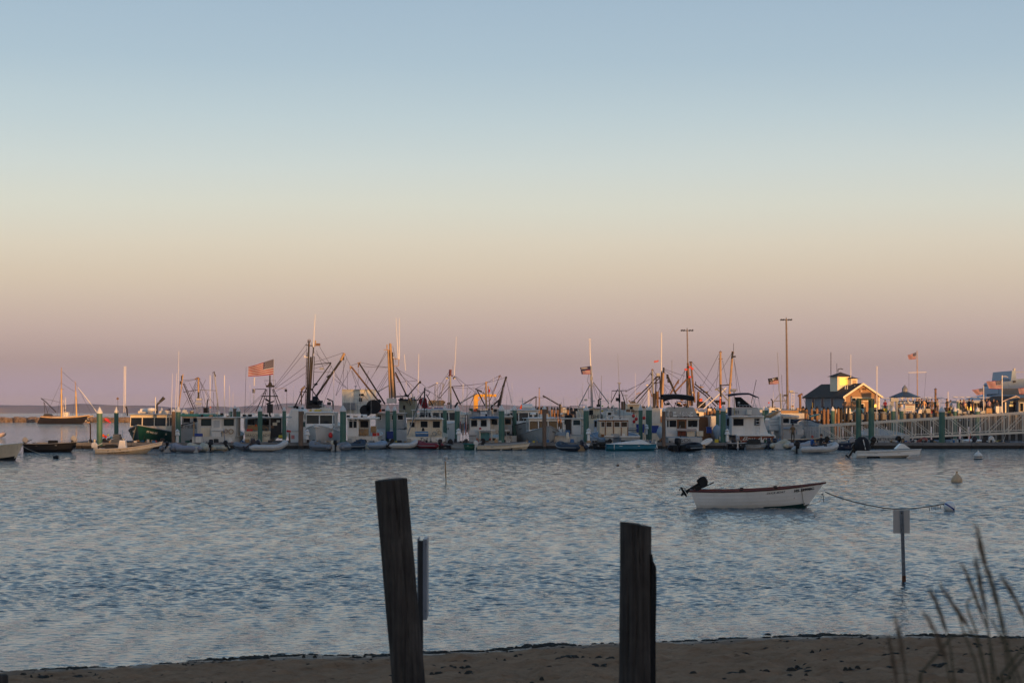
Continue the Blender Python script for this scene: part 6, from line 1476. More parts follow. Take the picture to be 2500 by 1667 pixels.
hb_ = MB(); hb_.prism([(t.X(a), t.Z(b_)) for a, b_ in [(1877, 1022), (1893, 1012), (1905, 1003), (1908, 1008), (1906, 1030), (1903, 1052), (1879, 1052), (1877, 1040)]], 0, 3); hb_.build('bow', cleanwhite, t.root, bevel=.12)
for y_ in (1024, 1031, 1038): t.bar('spray_rail', [(1878, y_, -.03), (1905, y_ - 2, -.03)], 1.1, lgrey)
hb_ = MB(); hb_.prism([(t.X(a), t.Z(b_)) for a, b_ in [(1877, 1014), (1893, 1005), (1903, 1002), (1898, 1009), (1879, 1020)]], -.1, 3); hb_.build('foredeck', tanp, t.root); t.bar('bow_rail', [(1877, 1003), (1950, 1001)], 1.0, alu)
t = T('motor_boat', 'white and pale blue cabin cruiser behind the grey square post', 'boat', 1930, 176, group=BG)
stern_hull(t, 1906, 1960, 1038, 1060, 9, lgrey, None, None, dy=0); cabin(t, 1907, 1018, 1950, 1040, 0, 3, white, [(1912, 1022, 1926, 1032), (1930, 1023, 1946, 1033)], roof=2, roofmat=white, framem=lblue); t.bar('boat_cover', [(1905, 1013), (1928, 1014), (1950, 1016)], 6, hypl, w1=3); t.bx('hull_band', 1908, 1042, 1935, 1047, -.2, -.1, lblue)
t = T('motor_boat', 'long grey white boat hull lying behind the left end of the gangway', 'boat', 1990, 186, group=BG)
stern_hull(t, 1962, 2026, 1042, 1055, 8, greyp, None, None, dy=0); t.bar('blue_gunwale', [(1976, 1017), (2000, 1011)], 4, M('turquoise_panel', (.10, .32, .36), .5, .15, 2))
t = T('fishing_boat', 'white boat with small grey tripod mast, flagstaff and radar towers beside the tall light pole', 'fishing boat', 1915, 212, group=BG)
stern_hull(t, 1872, 1965, 1009, 1040, 12, white2, None, None, dy=0); cabin(t, 1878, 997, 1902, 1012, 0, 3, white, [(1884, 1001, 1892, 1007)], roof=1.5, roofmat=white); cabin(t, 1906, 1001, 1950, 1010, 1, 3, tanp, [])
t.bar('mast', [(1907, 1000), (1905, 960)], 4, steel_grey); t.bar('mast_leg', [(1902, 964), (1888, 982), (1884, 998)], 1.8, steel_grey); t.bar('mast_leg', [(1909, 962), (1922, 990)], 1.8, steel_grey); t.bar('crosstree', [(1890, 979), (1918, 978)], 2, steel_grey); t.bx('lamp_row', 1914, 963, 1923, 967, -.3, .1, steel_dark)
t.bar('exhaust_pipe', [(1886, 995), (1886, 978), (1882, 974)], 3.2, steel_dark); t.bar('flag_staff', [(1903, 960), (1901, 915), (1898, 860)], 1.6, steel_grey, w1=1); t.bar('flag_halyard', [(1900.5, 955), (1901.5, 918)], .7, steel_grey)
for x_ in (1932, 1938): t.bar('tower_leg', [(x_, 1000), (x_ + 1, 956)], 1.1, white)
for q in range(5): t.bar('tower_rung', [(1932.5, 994 - q * 8), (1938.5, 994 - q * 8)], .9, white, 5)
t.bar('tower_top', [(1926, 958), (1948, 959)], 1.6, steel_grey); t.bx('radar', 1928, 953, 1937, 957, -.3, .3, steel_grey); t.bar('samson_post', [(1954, 999), (1953, 962)], 6, steel_rust); t.bar('post_head', [(1948, 967), (1959, 961)], 4.6, steel_rust)
t.wires([[(1959, 964), (1972, 1000)], [(1925, 960), (1910, 1000)], [(1912, 1000), (1908, 915)]]); gear(t, [('ball', 1877, 983, 4, orangep, 0), ('ball', 1904, 1000, 5, cleanwhite, -.4), ('box', 1895, 998, 10, steel_dark, 0), ('box', 1935, 992, 7, steel_rust, 0), ('box', 1962, 1004, 10, black, 1), ('box', 1968, 1006, 7, navy, 1)])
t = T('motor_boat', 'black hulled launch with a sagging navy bimini, left of the gangway foot', 'boat', 1966, 167)
e_ = Hull(4.6, 1.7, .72, .28, .3, .7, .5, srise=.05)
eh = empty('hold', (t.X(1969), 0, 0), R(12)); eh.parent = t.root; e_.build(eh, navy, None, deckmat=lgrey, railmat=cream, railw=.03, bul=.3)
for o in list(eh.children): o.parent = t.root; o.location = eh.location; o.rotation_euler = eh.rotation_euler
bpy.data.objects.remove(eh)
bm2 = MB(); BQ = lambda a, b_: Vector((t.X(1934 + a * 62), -.7 + b_ * 1.5, t.Z(1030 - 8 * math.sin(min(1, a * 1.15) * 2.6 + .25) + (a > .85) * (a - .85) * 20)))
bm2.grid(BQ, 16, 3); bm2.grid(lambda a, b_: BQ(a, 0) - Vector((0, 0, b_ * 5 * t.k * (1 if a < .2 else .6))), 16, 1); bm2.build('bimini', canvas_navy, t.root, smooth=True)
for a, b_ in (((1937, 1030), (1948, 1056)), ((1994, 1031), (1985, 1056)), ((1966, 1024), (1958, 1056))): t.bar('bimini_frame', [a, b_], 1, alu)
t.bar('pole', [(1971, 1016), (1971, 1056)], 1.4, steel_grey); t.bar('bow_rail', [(1955, 1052), (1985, 1049), (2002, 1051)], .9, alu); t.bx('console', 1946, 1048, 1962, 1060, -.3, .4, lgrey)
pe = person('person in brown coat standing on the dock left of the black hulled launch', (W(1935.5, 0, YM(163.5)).x, YM(163.5), .52), 0.3, (.16, .10, .05), (.06, .045, .03), seed=1, sc=.96)
SG = 'small boats tied along the floating dock'
greycowl = M('grey_engine_cowl', (.30, .31, .33), .35, .1, 3); whitecowl = M('white_engine_cowl', (.70, .68, .64), .35, .1, 3); navycowl = M('navy_engine_cowl', (.012, .016, .035), .35, .1, 3)
r_, h_ = side_boat('skiff', 'long black work skiff with grey outboards at the left end of the dock', 62, 188, 1103, 1084, 1079, blackrub, rail=M('pale_gunwale', (.28, .29, .30), .5, .1, 3), inner=greyp, motor=True, mtilt=35, mcowl=greycowl, msc=1.2, boot=None, B=1.8)
MB().box(-.2, .5, -.3, .3, .3, .95).build('console', blackrub, r_, bevel=.04); MB().tube([(-1.5, .7, .6), (-1.3, .7, .85), (1.6, .6, .95), (1.9, .5, .7)], .02, 5).build('grab_rail', alu, r_)
outboard(r_, (1.9, .0, .75), 0, 30, greycowl, black, 1.3)
t = T('lifting_post', 'rusty dock lifting post with a bent arm left of the first green pile', 'post', 221, 162.8)
t.bar('post', [(221, 1079), (220.5, 1036)], 3.4, steel_rust); t.bar('arm', [(220.5, 1036), (214, 1026), (208, 1019)], 2.6, steel_dark); t.bar('lamp_head', [(212, 1031), (220, 1031)], 4, steel_tan)
r_, h_ = side_boat('motor_skiff', 'white motor skiff with red stripe inside and script lettering, left end of the dock', 237, 398, 1107, 1096, 1078, cream, rail=cleanwhite, inner=greyp, motor=True, mtilt=0, mcowl=whitecowl, mleg=whitecowl, msc=1.25, B=2.0, rake=1.5, boot=None)
MB().box(-.9, -.25, -.35, .35, .35, 1.05, tx=.12).build('console', cleanwhite, r_, bevel=.04); MB().box(-1.9, -1.1, -.5, .5, .35, .72).build('gear_heap', netm, r_, bevel=.1)
MB().tube([h_.pt(tt, .9, 1, -.07) for tt in (.55, .7, .85, .95)], .035, 5).build('red_stripe', hypr, r_)
on_hull(h_, r_, 'SwellBank', -.75, .36, .36, letters, sx=1.2)
MB().tube([h_.pt(.9, .95, -1, .05), h_.pt(1, .9, -1, .02)], .03, 5).build('bow_rail', alu, r_)
rib('inflatable_dinghy', 'grey inflatable with small dark outboard left of the wood pile foot by the green boat', 402, 436, 1104, 1086, hyp, yaw=R(82), B=1.35, L=2.4, mtilt=50, msc=.8)
rib('inflatable_dinghy', 'lilac grey inflatable lying second from the left group, bow to the left', 429, 472, 1104.5, 1086, M('lilac_grey_fabric', (.27, .27, .31), .6, .1, 3), flip=True, yaw=R(24), B=1.4, motor=False)
rib('inflatable_dinghy', 'small white and cream stained inflatable with a black upright outboard', 468, 503, 1103, 1086, hypy, yaw=R(30), B=1.4, mtilt=0, flip=True)
rib('inflatable_dinghy', 'black stained cream inflatable with square transom board', 502, 537, 1102, 1086, hypy, flip=True, yaw=R(10), B=1.5, mtilt=30, tr=tanp, mcowl=steel_dark)
rib('inflatable_dinghy', 'grey inflatable half hidden behind the large white one, navy outboard up', 576, 626, 1100.5, 1084, hyp, yaw=R(10), B=1.6, mtilt=45, mcowl=navycowl, flip=True)
rib('inflatable_dinghy', 'large white inflatable with raised bow and navy outboard tilted up', 613, 706, 1102, 1080, hypl, yaw=R(8), B=1.8, mtilt=48, mcowl=navycowl, mleg=navycowl, msc=1.15, bowup=.40, inner=hyp)
rib('inflatable_dinghy', 'grey blue inflatable with a cream outboard right of the lighthouse pedestal', 757, 812, 1101, 1079, hyp, flip=True, yaw=R(30), B=1.7, mcowl=cream, mleg=cream, mtilt=8, bowup=.35)
rib('inflatable_dinghy', 'grey inflatable stern-on with black outboard in front of the thick green pile', 812, 852, 1101, 1082, hyp, yaw=R(78), B=1.55, L=2.8, mtilt=0, msc=1.05)
rib('inflatable_dinghy', 'dark slate inflatable bow pointing right below the white panel boat', 846, 878, 1098, 1077, hypd, yaw=R(55), B=1.6, motor=False, L=2.8, bowup=.4)
rib('inflatable_dinghy', 'pale blue inflatable with black outboard below the red tote', 889, 946, 1095, 1077, hypb, yaw=R(40), B=1.7, mtilt=0, hullmat=cream, msc=.85)
rib('inflatable_dinghy', 'slim white inflatable with black outboard tilted, below the blue bin', 954, 1024, 1094, 1079, hypl, yaw=R(8), B=1.6, mtilt=42, bowup=.3)
rib('inflatable_dinghy', 'dark red inflatable with upright brown outboard below the crab boat', 1023, 1066, 1095, 1079, hypr, flip=True, yaw=R(25), B=1.5, mcowl=M('brown_cowl', (.05, .03, .025), .5, .1, 3), mtilt=0)
r_, h_ = side_boat('skiff', 'low dark grey skiff with big black outboard tilted right of the red inflatable', 1052, 1100, 1094, 1086, 1083, steel_dark, flip=True, motor=True, mtilt=40, msc=1.25, B=1.3)
r_, h_ = side_boat('skiff', 'small grey aluminium skiff with dark outboard left of the green skiff', 1092, 1136, 1094, 1084, 1082, greyp, flip=True, motor=True, mtilt=35, mcowl=steel_dark, B=1.3)
r_, h_ = side_boat('rowing_skiff', 'short dark green skiff left of the long cream skiff', 1131, 1165, 1097.5, 1084, 1083, green2, rail=teal, B=1.3, flip=True)
r_, h_ = side_boat('work_skiff', 'pale hulled work skiff with black outboard cover behind the long cream skiff', 1182, 1288, 1091, 1080, 1073, white2, rail=greyp, inner=greyp, motor=True, mtilt=20, msc=1.2, B=1.7)
r_, h_ = side_boat('work_skiff', 'long cream flat sided skiff with white outboard and black tyre fender', 1166, 1294, 1098, 1088, 1081, cream, rail=greyp, inner=greyp, motor=True, mtilt=5, mcowl=whitecowl, mleg=whitecowl, msc=1.05, B=1.6, boot=antifoul_b, rake=.35)
for tt, mt_ in ((.46, cream), (.66, blackrub)):
    p = h_.pt(tt, .5, -1, .05); MB().tube([p + Vector((-.10 if tt < .5 else 0, 0, -.15)), p + Vector((.14 if tt < .5 else 0, 0, .12))], .05, 8).build('fender', mt_, r_)
rib('inflatable_dinghy', 'dark blue inflatable with tan transom and two navy outboards right of a wood pile', 1349, 1432, 1101, 1082, hypd, flip=True, yaw=R(32), B=1.9, mtilt=30, mcowl=navycowl, mleg=navycowl, tr=tanp, hullmat=hypd, bowup=.3)
t = T('outboard_engine', 'dark outboard raised on its bracket beside the small white fin board', 'outboard motor', 1421, 160.5); outboard(t.root, (0, 0, t.Z(1086)), R(20), 40, navycowl, black, .95)
t = T('fin_board', 'small white triangular fin board standing at the dock right of the dark blue inflatable', 'board', 1436, 160.8); MB().prism([(t.X(1431), t.Z(1082)), (t.X(1441), t.Z(1082.5)), (t.X(1436), t.Z(1094))], -.03, .03).build('fin', white, t.root)
r_, h_ = side_boat('skiff', 'low black skiff piled with dark gear left of the aqua hulled boat', 1446, 1488, 1096, 1084, 1082, black, flip=True, motor=True, mtilt=30, B=1.5)
MB().box(-.8, .4, -.4, .4, .3, .65).build('gear_heap', netm, r_, bevel=.12)
r_, h_ = side_boat('sailing_dinghy', 'aqua blue hulled boat with white top and dark lettering along its side', 1604, 1480, 1099.5, 1084.5, 1083.5, aqua, rail=white, inner=white, B=2.0, rake=.25, tw=.9)
q = MB(); L_ = h_.L
q.add([(-L_ * .45, -.85, .50), (L_ * .38, -.75, .52), (L_ * .38, .75, .52), (-L_ * .45, .85, .50), (-L_ * .40, -.6, .60), (L_ * .20, -.5, .92), (L_ * .20, .5, .92), (-L_ * .40, .6, .60)], [(0, 3, 2, 1), (4, 5, 6, 7), (0, 1, 5, 4), (1, 2, 6, 5), (2, 3, 7, 6), (3, 0, 4, 7)])
q.build('coach_roof', white, r_, bevel=.04)
on_hull(h_, r_, 'THE BOYZ BOAT', -.1, .17, .22, letters, side=1, sx=1.2)
MB().tube([h_.pt(.15, 1, -1, .05), h_.pt(.15, 0.4, -1, .08)], .03, 6).build('fender', cleanwhite, r_)
t = T('fender', 'white vertical fender on the near side of the aqua boat', 'fender', 1527, 160.3); t.bar('body', [(1527, 1085), (1527, 1098)], 3.6, cleanwhite)
t = T('rudder_board', 'white rudder blade leaning off the right end of the aqua boat', 'rudder', 1603, 160.4); t.bar('blade', [(1600, 1077), (1604.5, 1094)], 3, cleanwhite)
t = T('debris_heap', 'heap of white and grey gear above the right end of the aqua boat', 'gear heap', 1588, 161.5); t.root.location.z = 0
for k in range(9): t.bar('spar', [(1566 + k * 4, 1079 - k % 3 * 2, -.3 + k * .08), (1577 + k * 3, 1073 + k % 4 * 2.5, -.2 + k * .07)], 1.8, [white2, greyp, ropel][k % 3])
rib('inflatable_dinghy', 'black inflatable with rod racks and a tall black outboard before the charter boat', 1646, 1712, 1102, 1084, blackrub, yaw=R(60), B=2.1, L=3.4, mtilt=0, msc=1.5, hullmat=black)
t = T('rod_rack', 'chrome rod rack legs standing over the black inflatable', 'rod rack', 1680, 160.6)
for k, x_ in enumerate((1651, 1656, 1663, 1694, 1699, 1704, 1708)): t.bar('rod_leg', [(x_, 1097), (x_ + (-2 if k < 3 else 2), 1068)], 1.1, alu, 5)
t.bar('cross_tube', [(1649, 1080), (1666, 1079)], 1.2, alu); t.bar('cross_tube', [(1692, 1079), (1711, 1080)], 1.2, alu)
t = T('paddle_board', 'white oval paddle board leaning at the dock right of the black inflatable', 'paddle board', 1723, 160.7)
q = MB(); a0 = t.L(1708, 1085); a1 = t.L(1739, 1073)
q.grid(lambda a, b_: a0.lerp(a1, a) + Vector((0, 0, 0)) + Vector((.02, -.05 + .1 * (b_ > .5), (b_ * 2 - 1) * .28 * math.sin(max(.03, min(.97, a)) * math.pi) ** .5)), 18, 5); q.build('deck', cleanwhite, t.root, smooth=True, solid=.09)
t = T('crate', 'small tan wooden crate below the white paddle board', 'crate', 1716, 160.2); t.bx('crate_body', 1711, 1085, 1722, 1094, -.2, .2, tanp)
r_, h_ = side_boat('work_skiff', 'black stern-on work boat with silver outboard in front of the yacht', 1776, 1822, 1097, 1083, 1081, black, rail=lgrey, B=1.6, motor=False)
t = T('outboard_engine', 'silver outboard hanging at the stern of the black work boat', 'outboard motor', 1800.5, 159.6); outboard(t.root, (0, 0, t.Z(1078)), R(90), 0, greycowl, alu, 1.05)
r_, h_ = side_boat('aluminium_skiff', 'grey aluminium skiff heaped with dark netting below the yacht script', 1871, 1820, 1094, 1084, 1081, greyp, B=1.5, motor=False, tw=.9)
MB().box(-.9, .5, -.4, .4, .3, .9, tx=.2, ty=.1).build('net_heap', netm, r_, bevel=.15); MB().box(-.86, -.5, -.5, .5, .05, .36).build('stern_box', white, r_)
for k, (px, lab) in enumerate(((1877, 'left one of two navy outboards below the yacht script'), (1892, 'right one of two navy outboards below the yacht script'))):
    t = T('outboard_engine', lab, 'outboard motor', px, 160.2); outboard(t.root, (0, 0, t.Z(1084)), R(80 - 20 * k), 25, navycowl, navycowl, 1.15)
rib('inflatable_dinghy', 'round cream yellow inflatable with markings right of the navy outboards', 1894, 1924, 1095, 1077, hypy, flip=False, yaw=R(70), B=1.6, L=2.6, motor=False, bowup=.3)
rib('inflatable_dinghy', 'long light grey inflatable tied left of the couple in the white dinghy', 1923, 1985, 1096, 1078, M('pale_grey_fabric', (.36, .36, .38), .6, .1, 3), yaw=R(6), B=1.6, motor=False)
t_ = rib('inflatable_dinghy', 'white inflatable with grey stern tubes under way with two people aboard', 1952, 2043, 1106, 1086, hypl, yaw=R(20), B=1.9, L=3.5, mtilt=0, Y=158, msc=1.15, bowup=.35)
person('person in blue sweater with pink cap sitting by the outboard of the white dinghy', (W(1979, 0, 158).x, 157.6, .12), R(100), (.02, .09, .28), (.05, .06, .10), 'sit', 0, hair=(.45, .08, .06), sc=.98)
person('person in black top leaning forward in the white dinghy', (W(2004, 0, 158).x, 158.3, .16), R(105), (.018, .016, .018), (.04, .04, .045), 'sit', 1, hair=(.10, .05, .025), sc=1.05)
t = T('outboard_engine', 'black outboard tilted up behind the two people in the dinghy', 'outboard motor', 2019, 161.5); outboard(t.root, (0, 0, t.Z(1080)), R(10), 35, black, black, 1.2)
r_, h_ = side_boat('skiff', 'short navy skiff with grey outboard under the gangway end', 2041, 2076, 1098, 1084, 1083, navy, B=1.4, flip=True, motor=True, mtilt=15, mcowl=greycowl, msc=1.3, boot=None)
r_, h_ = side_boat('skiff', 'navy skiff with dark seats left of the covered outboard', 2068, 2100, 1096, 1083, 1081, navy, B=1.4, flip=False); MB().box(-.3, .3, -.3, .3, .4, .85, tx=.08).build('console', steel_dark, r_)
r_, h_ = side_boat('motor_boat', 'white open motor boat moored alone in front of the gangway pile', 2088, 2250, 1117.5, 1102, 1097, cleanwhite, rail=cleanwhite, inner=lgrey, B=2.0, rake=1.25, boot=antifoul_b, motor=True, mtilt=30, msc=1.15, cat='boat', Y=143, group=None)
on_hull(h_, r_, 'MS 1896 LK', 1.2, .25, .16, letters, sx=1.1); on_hull(h_, r_, 'Outrage', -2.0, .36, .16, M('grey_lettering', (.2, .2, .2), .5, .05, 3))
MB().prism([(.45, .62), (.85, 1.02), (1.05, .98), (1.5, .64)], -.45, .45).build('windscreen_cover', cleanwhite, r_, bevel=.03)
MB().lathe([(.55, 0), (.62, .35), (.45, .85), (.2, 1.05)], (-1.9, 0, .45), 14).build('canvas_cover', canvas_black, r_, smooth=True); MB().tube([(-1.75, -.6, .6), (-1.9, -.5, 1.3)], .03, 6).build('cover_strap', white, r_)
MB().tube([h_.pt(1, .9, 1), h_.pt(1, .9, 1) + Vector((.12, 0, -.35)), h_.pt(1, .9, 1) + Vector((-.15, 0, -.62)), h_.pt(1, .9, 1) + Vector((-.3, 0, -.4))], .02, 5).build('bow_line', ropel, r_)
t = T('outboard_engine', 'tilted black outboard in front of the gangway pile foot', 'outboard motor', 2133, 158); outboard(t.root, (0, 0, t.Z(1083)), R(10), 30, black, black, 1.2)
rib('inflatable_dinghy', 'orange inflatable rescue boat tied under the middle of the gangway', 2190, 2270, 1094, 1072, hypo, yaw=R(14), B=1.9, Y=166, mtilt=10, msc=1.3, hullmat=hypo, inner=hypo, bowup=.45)
t = T('work_boat', 'grey hulled boat lettered in black lying under the gangway', 'boat', 2180, 171)
stern_hull(t, 2118, 2222, 1063, 1084, 8, lgrey, None, None, dy=-.1); t.bx('name_board', 2136, 1066.5, 2215, 1079, -.2, -.12, lgrey)
lettering('RETRIEVER', .36, letters, t.root, t.L(2166, 1072.5, -.23), sx=1.05)
r_, h_ = side_boat('small_boat', 'cream boat under a white cover with two red balls, right of the gangway pile', 2402, 2324, 1099, 1086, 1084, cream, B=1.7, Y=168, motor=False, boot=None)
MB().grid(lambda a, b_: Vector((-1.2 + a * 2.9, (b_ * 2 - 1) * .7, .62 + .16 * math.sin(a * 3) * (1 - (b_ * 2 - 1) ** 2))), 12, 5).build('boat_cover', cleanwhite, r_, smooth=True, solid=.04)
for px, nm in ((2327, 'left'), (2341, 'right')):
    t = T('ball_fender', '%s one of two dark red ball fenders on the covered cream boat' % nm, 'fender', px, 166); MB().ball((0, 0, t.Z(1091)), .19, 12, 8).build('ball', antifoul_r if 0 else red, t.root, smooth=True)
for px, Y_, cm, lab in ((2380, 166, navycowl, 'navy outboard tilted on the covered cream boat'), (2419, 168, whitecowl, 'white outboard in the shade under the gangway right end')):
    t = T('outboard_engine', lab, 'outboard motor', px, Y_); outboard(t.root, (0, 0, t.Z(1080)), R(0 if px < 2400 else 180), 30, cm, black, 1.25)
r_, h_ = side_boat('skiff', 'dark skiff in the shade under the right end of the gangway', 2403, 2466, 1098, 1086, 1084, steel_dark, B=1.7, Y=170, inner=greyp)
r_, h_ = side_boat('skiff', 'pale blue white skiff far back under the gangway middle', 2262, 2350, 1088, 1078, 1074, lblue, B=1.6, Y=186, inner=greyp)
r = rib('inflatable_dinghy', 'pale pink inflatable bow cropped at the far left beyond the white boat', -30, 16, 1069, 1046, M('pink_white_fabric', (.62, .48, .42), .6, .1, 3), yaw=R(5), Y=248, motor=False, group=None, B=2.2)
for px, py, w_, nm in ((137, 1118, 15, 'black mooring buoy floating in front of the black work skiff'),):
    t = T('mooring_buoy', nm, 'buoy', px, 140); MB().tube([(-.17, 0, .02), (.17, 0, .10)], .16, 14).build('float', black, t.root, smooth=True)
t = T('gear_heap', 'heap of orange balls and brown gear left of the green lobster boat bow', 'gear heap', 260, 172); t.root.location.z = 0
for k, (x_, y_, s_, m_) in enumerate(((252, 1063, 8, orangep), (258, 1066, 7, red), (264, 1062, 6, M('pale_green_float', (.35, .42, .2), .6, .1, 3)), (255, 1074, 10, netm), (266, 1074, 11, netm), (272, 1068, 7, bluep), (262, 1079, 12, netm), (248, 1080, 9, netm))): MB().ball(t.L(x_, y_, .3 * (k % 3)), s_ * t.k / 2, 10, 6).build('gear_item', m_, t.root, smooth=True)
for px, py, m_, lab in ((263, 1026, red, 'small red boat leaning at the breakwater beyond the left green piles'),):
    t = T('kayak', lab, 'kayak', px, 560); t.bar('hull', [(256, 1022), (262, 1027), (271, 1032)], 7, m_, w1=3); t.bar('deck', [(258, 1021), (267, 1026)], 3, m_)
t = T('steps', 'grey dock steps left of the dark green lobster boat', 'steps', 283, 163.5)
for k in range(4): t.bx('step', 276 - k, 1060 + k * 6, 291 + k, 1065.6 + k * 6, -.6 + k * -.1, .4, M('slate_plastic', (.07, .09, .12), .6, .1, 2))
t = T('dock_bin', 'white bin with blue lid standing on the dock below the teal roofed dragger', 'bin', 484, 163.2); t.bx('bin_body', 477, 1065, 491, 1080, -.25, .25, white, bevel=.02); t.bx('lid', 475, 1058, 493, 1065, -.3, .3, bluepl, bevel=.03)
t = T('dock_post', 'rusty orange lit post beside the blue lidded bin', 'post', 472.5, 163.3); t.bar('post', [(472.5, 1080), (473.5, 1030)], 3.6, steel_tan); t.bx('post_box', 469, 1065, 476, 1080, -.15, .15, white2); t.bar('collar', [(470, 1038), (476, 1036)], 2.6, steel_rust)
t = T('power_meter', 'dark grey bollard with a red cap left of the thick wood pile', 'bollard', 706, 162.8); t.bar('post', [(707, 1082), (706.5, 1056)], 4, steel_rust); t.bar('cap', [(700, 1052), (710, 1053)], 5, red); t.bx('basket', 711, 1062, 718, 1071, -.2, .2, M('pink_basket', (.5, .18, .16), .6, .1, 3))
def tall_light(label, px, Y, top, base, w0, w1, arm):
    t = T('light_pole', label, 'light pole', px, Y, group='tall light poles on the wharf')
    t.bar('shaft', [(px + arm * .3, base), (px, top)], w0, M('brown_pole_steel', (.20, .15, .12), .5, .15, 2), w1=w1)
    for q in range(12): t.bar('climbing_peg', [(px + 1, top + 25 + q * 14), (px + 3.6, top + 24 + q * 14)], .8, steel_dark, 5)
    a = arm * 1.0
    t.bar('crossarm', [(px - a, top + 3), (px + a, top + 3)], 1.8, steel_dark)
    for q, dx in enumerate((-a, -a * .55, a * .5, a)):
        t.bar('floodlight', [(px + dx - 2.4, top + 3.6), (px + dx + 2.2, top + 1.6)], 3.6, steel_dark)
    t.bar('finial', [(px, top), (px, top - 3.5)], 1.4, steel_dark)
tall_light('tall light pole with wide crossarm behind the rusty masts', 1677.5, 250, 804, 1008, 3.8, 2.8, 13)
tall_light('tallest light pole with clustered floodlights left of the harbour house', 1919.5, 250, 778, 1008, 6.5, 3.8, 12)

fr, fw, fb = M('flag_red', (.24, .003, .010), .8, .06, 3), M('flag_white', (.38, .38, .42), .8, .05, 3), M('flag_blue', (.022, .022, .075), .8, .06, 3)
def flag(label, c, Y, kind='stars', group='american flags', amp=.05, canton_right=True):
    """c: hoist top, hoist bottom, fly top, fly bottom in columns and rows"""
    t = T('flag', label, 'flag', c[0][0], Y, group=group)
    A, B_, C_, D_ = [t.L(*p) for p in c]
    ln = (C_ - A).length
    NU, NV = 40, 26
    def P(u, v):
        p = A.lerp(B_, v).lerp(C_.lerp(D_, v), u)
        ph = u * 7.5 + v * 1.6
        return p + Vector((0, amp * ln * math.sin(ph) * (0.3 + u), amp * .35 * ln * math.sin(ph * .8 + 1.2) * u))
    if kind == 'stars': mf = lambda i, j: 2 if (i < 16 and j < 14) else (0 if (j // 2) % 2 == 0 else 1)
    elif kind == 'half': mf = lambda i, j: 2 if (j < 12 + (i > 20) * 2 or i > 33) else (0 if (j // 2) % 2 == 0 else 1)
    else: mf = lambda i, j: 2
    cl = MB().grid(P, NU, NV, mf=mf).build('cloth', [fr, fw, fb if kind != 'skull' else black], t.root, smooth=True)
    if kind == 'skull':
        cl.data.materials[2] = black
    if kind == 'stars' and ln > 1.2:
        st = MB()
        for r_ in range(9):
            for q in range(6 if r_ % 2 == 0 else 5):
                u = (0.03 + (q + (.5 if r_ % 2 else 0)) * .062); v = .04 + r_ * .055
                p = P(u, v); s_ = ln * .013
                for dy in (-.015, .015):
                    st.add([(p.x + s_ * math.cos(w * 1.2566), p.y + dy, p.z + s_ * math.sin(w * 1.2566)) for w in range(5)], [(0, 1, 2, 3, 4)])
        st.build('stars', fw, t.root)['kind'] = 'stuff'
    return t, P, ln
flag('large american flag streaming left above the tripod mast boat', [(668, 876.5), (667, 914), (606, 896), (605.5, 920)], 169)
t_, P_, ln_ = flag('dark blue banner over red and white stripes on the cream dragger mast', [(1441, 893.5), (1442, 913), (1416, 897), (1420, 914)], 185, 'half', group=None)
for q, u in enumerate((.35, .48, .60, .72, .84)):
    p = P_(u, .18); MB().box(p.x - .045, p.x + .045, p.y - .03, p.y - .02, p.z - .05, p.z + .07).build('letter_mark', fw, t_.root)
t_, P_, ln_ = flag('black skull flag with red and white stripes beside the tallest light pole', [(1899, 920), (1901.5, 936.5), (1875, 924.5), (1877, 939)], 211, 'half', group=None, amp=.07)
t_.root.children[0].data.materials[2] = black
p = P_(.55, .22); MB().ball((p.x, p.y - .05, p.z), .11, 10, 6).build('skull_emblem', fw, t_.root, smooth=True)
for a, b_ in (((.35, .1), (.5, .4)), ((.85, .2), (.65, .45))): MB().tube([P_(*a) - Vector((0, .05, 0)), P_(*b_) - Vector((0, .05, 0))], .03, 5).build('crossed_bone', fw, t_.root)
flag('small curled red flag left of the white topmast of the rusty dragger', [(1609, 879), (1607, 883), (1597, 881), (1596.5, 885.5)], 214, 'plain', group=None)[0].root.children[0].data.materials[2] = M('faded_red_flag', (.55, .10, .07), .8, .2, 4)
flag('american flag hanging behind the wheelhouse antennas of the green lobster boat', [(416, 997), (416, 1016), (393, 1004), (395, 1014)], 184, amp=.10)
flag('small american flag near the davit at the wharf end', [(1292, 985), (1292, 994), (1279, 992), (1280, 997)], 231, amp=.08)
t = T('pennant', 'red pennant with white diagonal stripe draped over the crab boat spar', 'flag', 1034, 168)
for k, (poly, m_) in enumerate((([(1022, 975), (1032, 970), (1027, 990), (1024, 985)], fr), ([(1032, 970), (1037, 969), (1029, 993), (1027, 990)], fw), ([(1037, 969), (1041, 973), (1045, 995), (1037, 998), (1029, 993)], fr))):
    MB().add([t.L(a, b_, .05 * (i % 2)) for i, (a, b_) in enumerate(poly)], [tuple(range(len(poly)))]).build('cloth_panel', m_, t.root, solid=.01)
t = T('marker_flag', 'dark diamond day mark on a thin staff beside the green lobster boat', 'marker', 287, 184)
t.bar('staff', [(288, 1010), (287.5, 972)], .8, wire); MB().add([t.L(283.5, 973), t.L(287.5, 969.5), t.L(291, 973), t.L(287.5, 976.5)], [(0, 1, 2, 3)]).build('diamond', steel_rust, t.root, solid=.03)
t = T('antenna_pair', 'pair of tall white outrigger poles beside the green lobster boat', 'pole', 304, 183)
t.bar('pole', [(302.3, 1016), (303.3, 894)], 1.5, fibre); t.bar('pole', [(305.8, 1016), (307, 894)], 1.5, fibre); t.bar('stack', [(307, 992), (310, 998), (311, 1015)], 3.2, steel_dark)
t = T('outrigger_pole', 'white outrigger pole leaning left towards the first green pile', 'pole', 213, 240); t.bar('pole', [(236, 1006), (225, 990), (190, 945)], 2.6, fibre, w1=1.4)

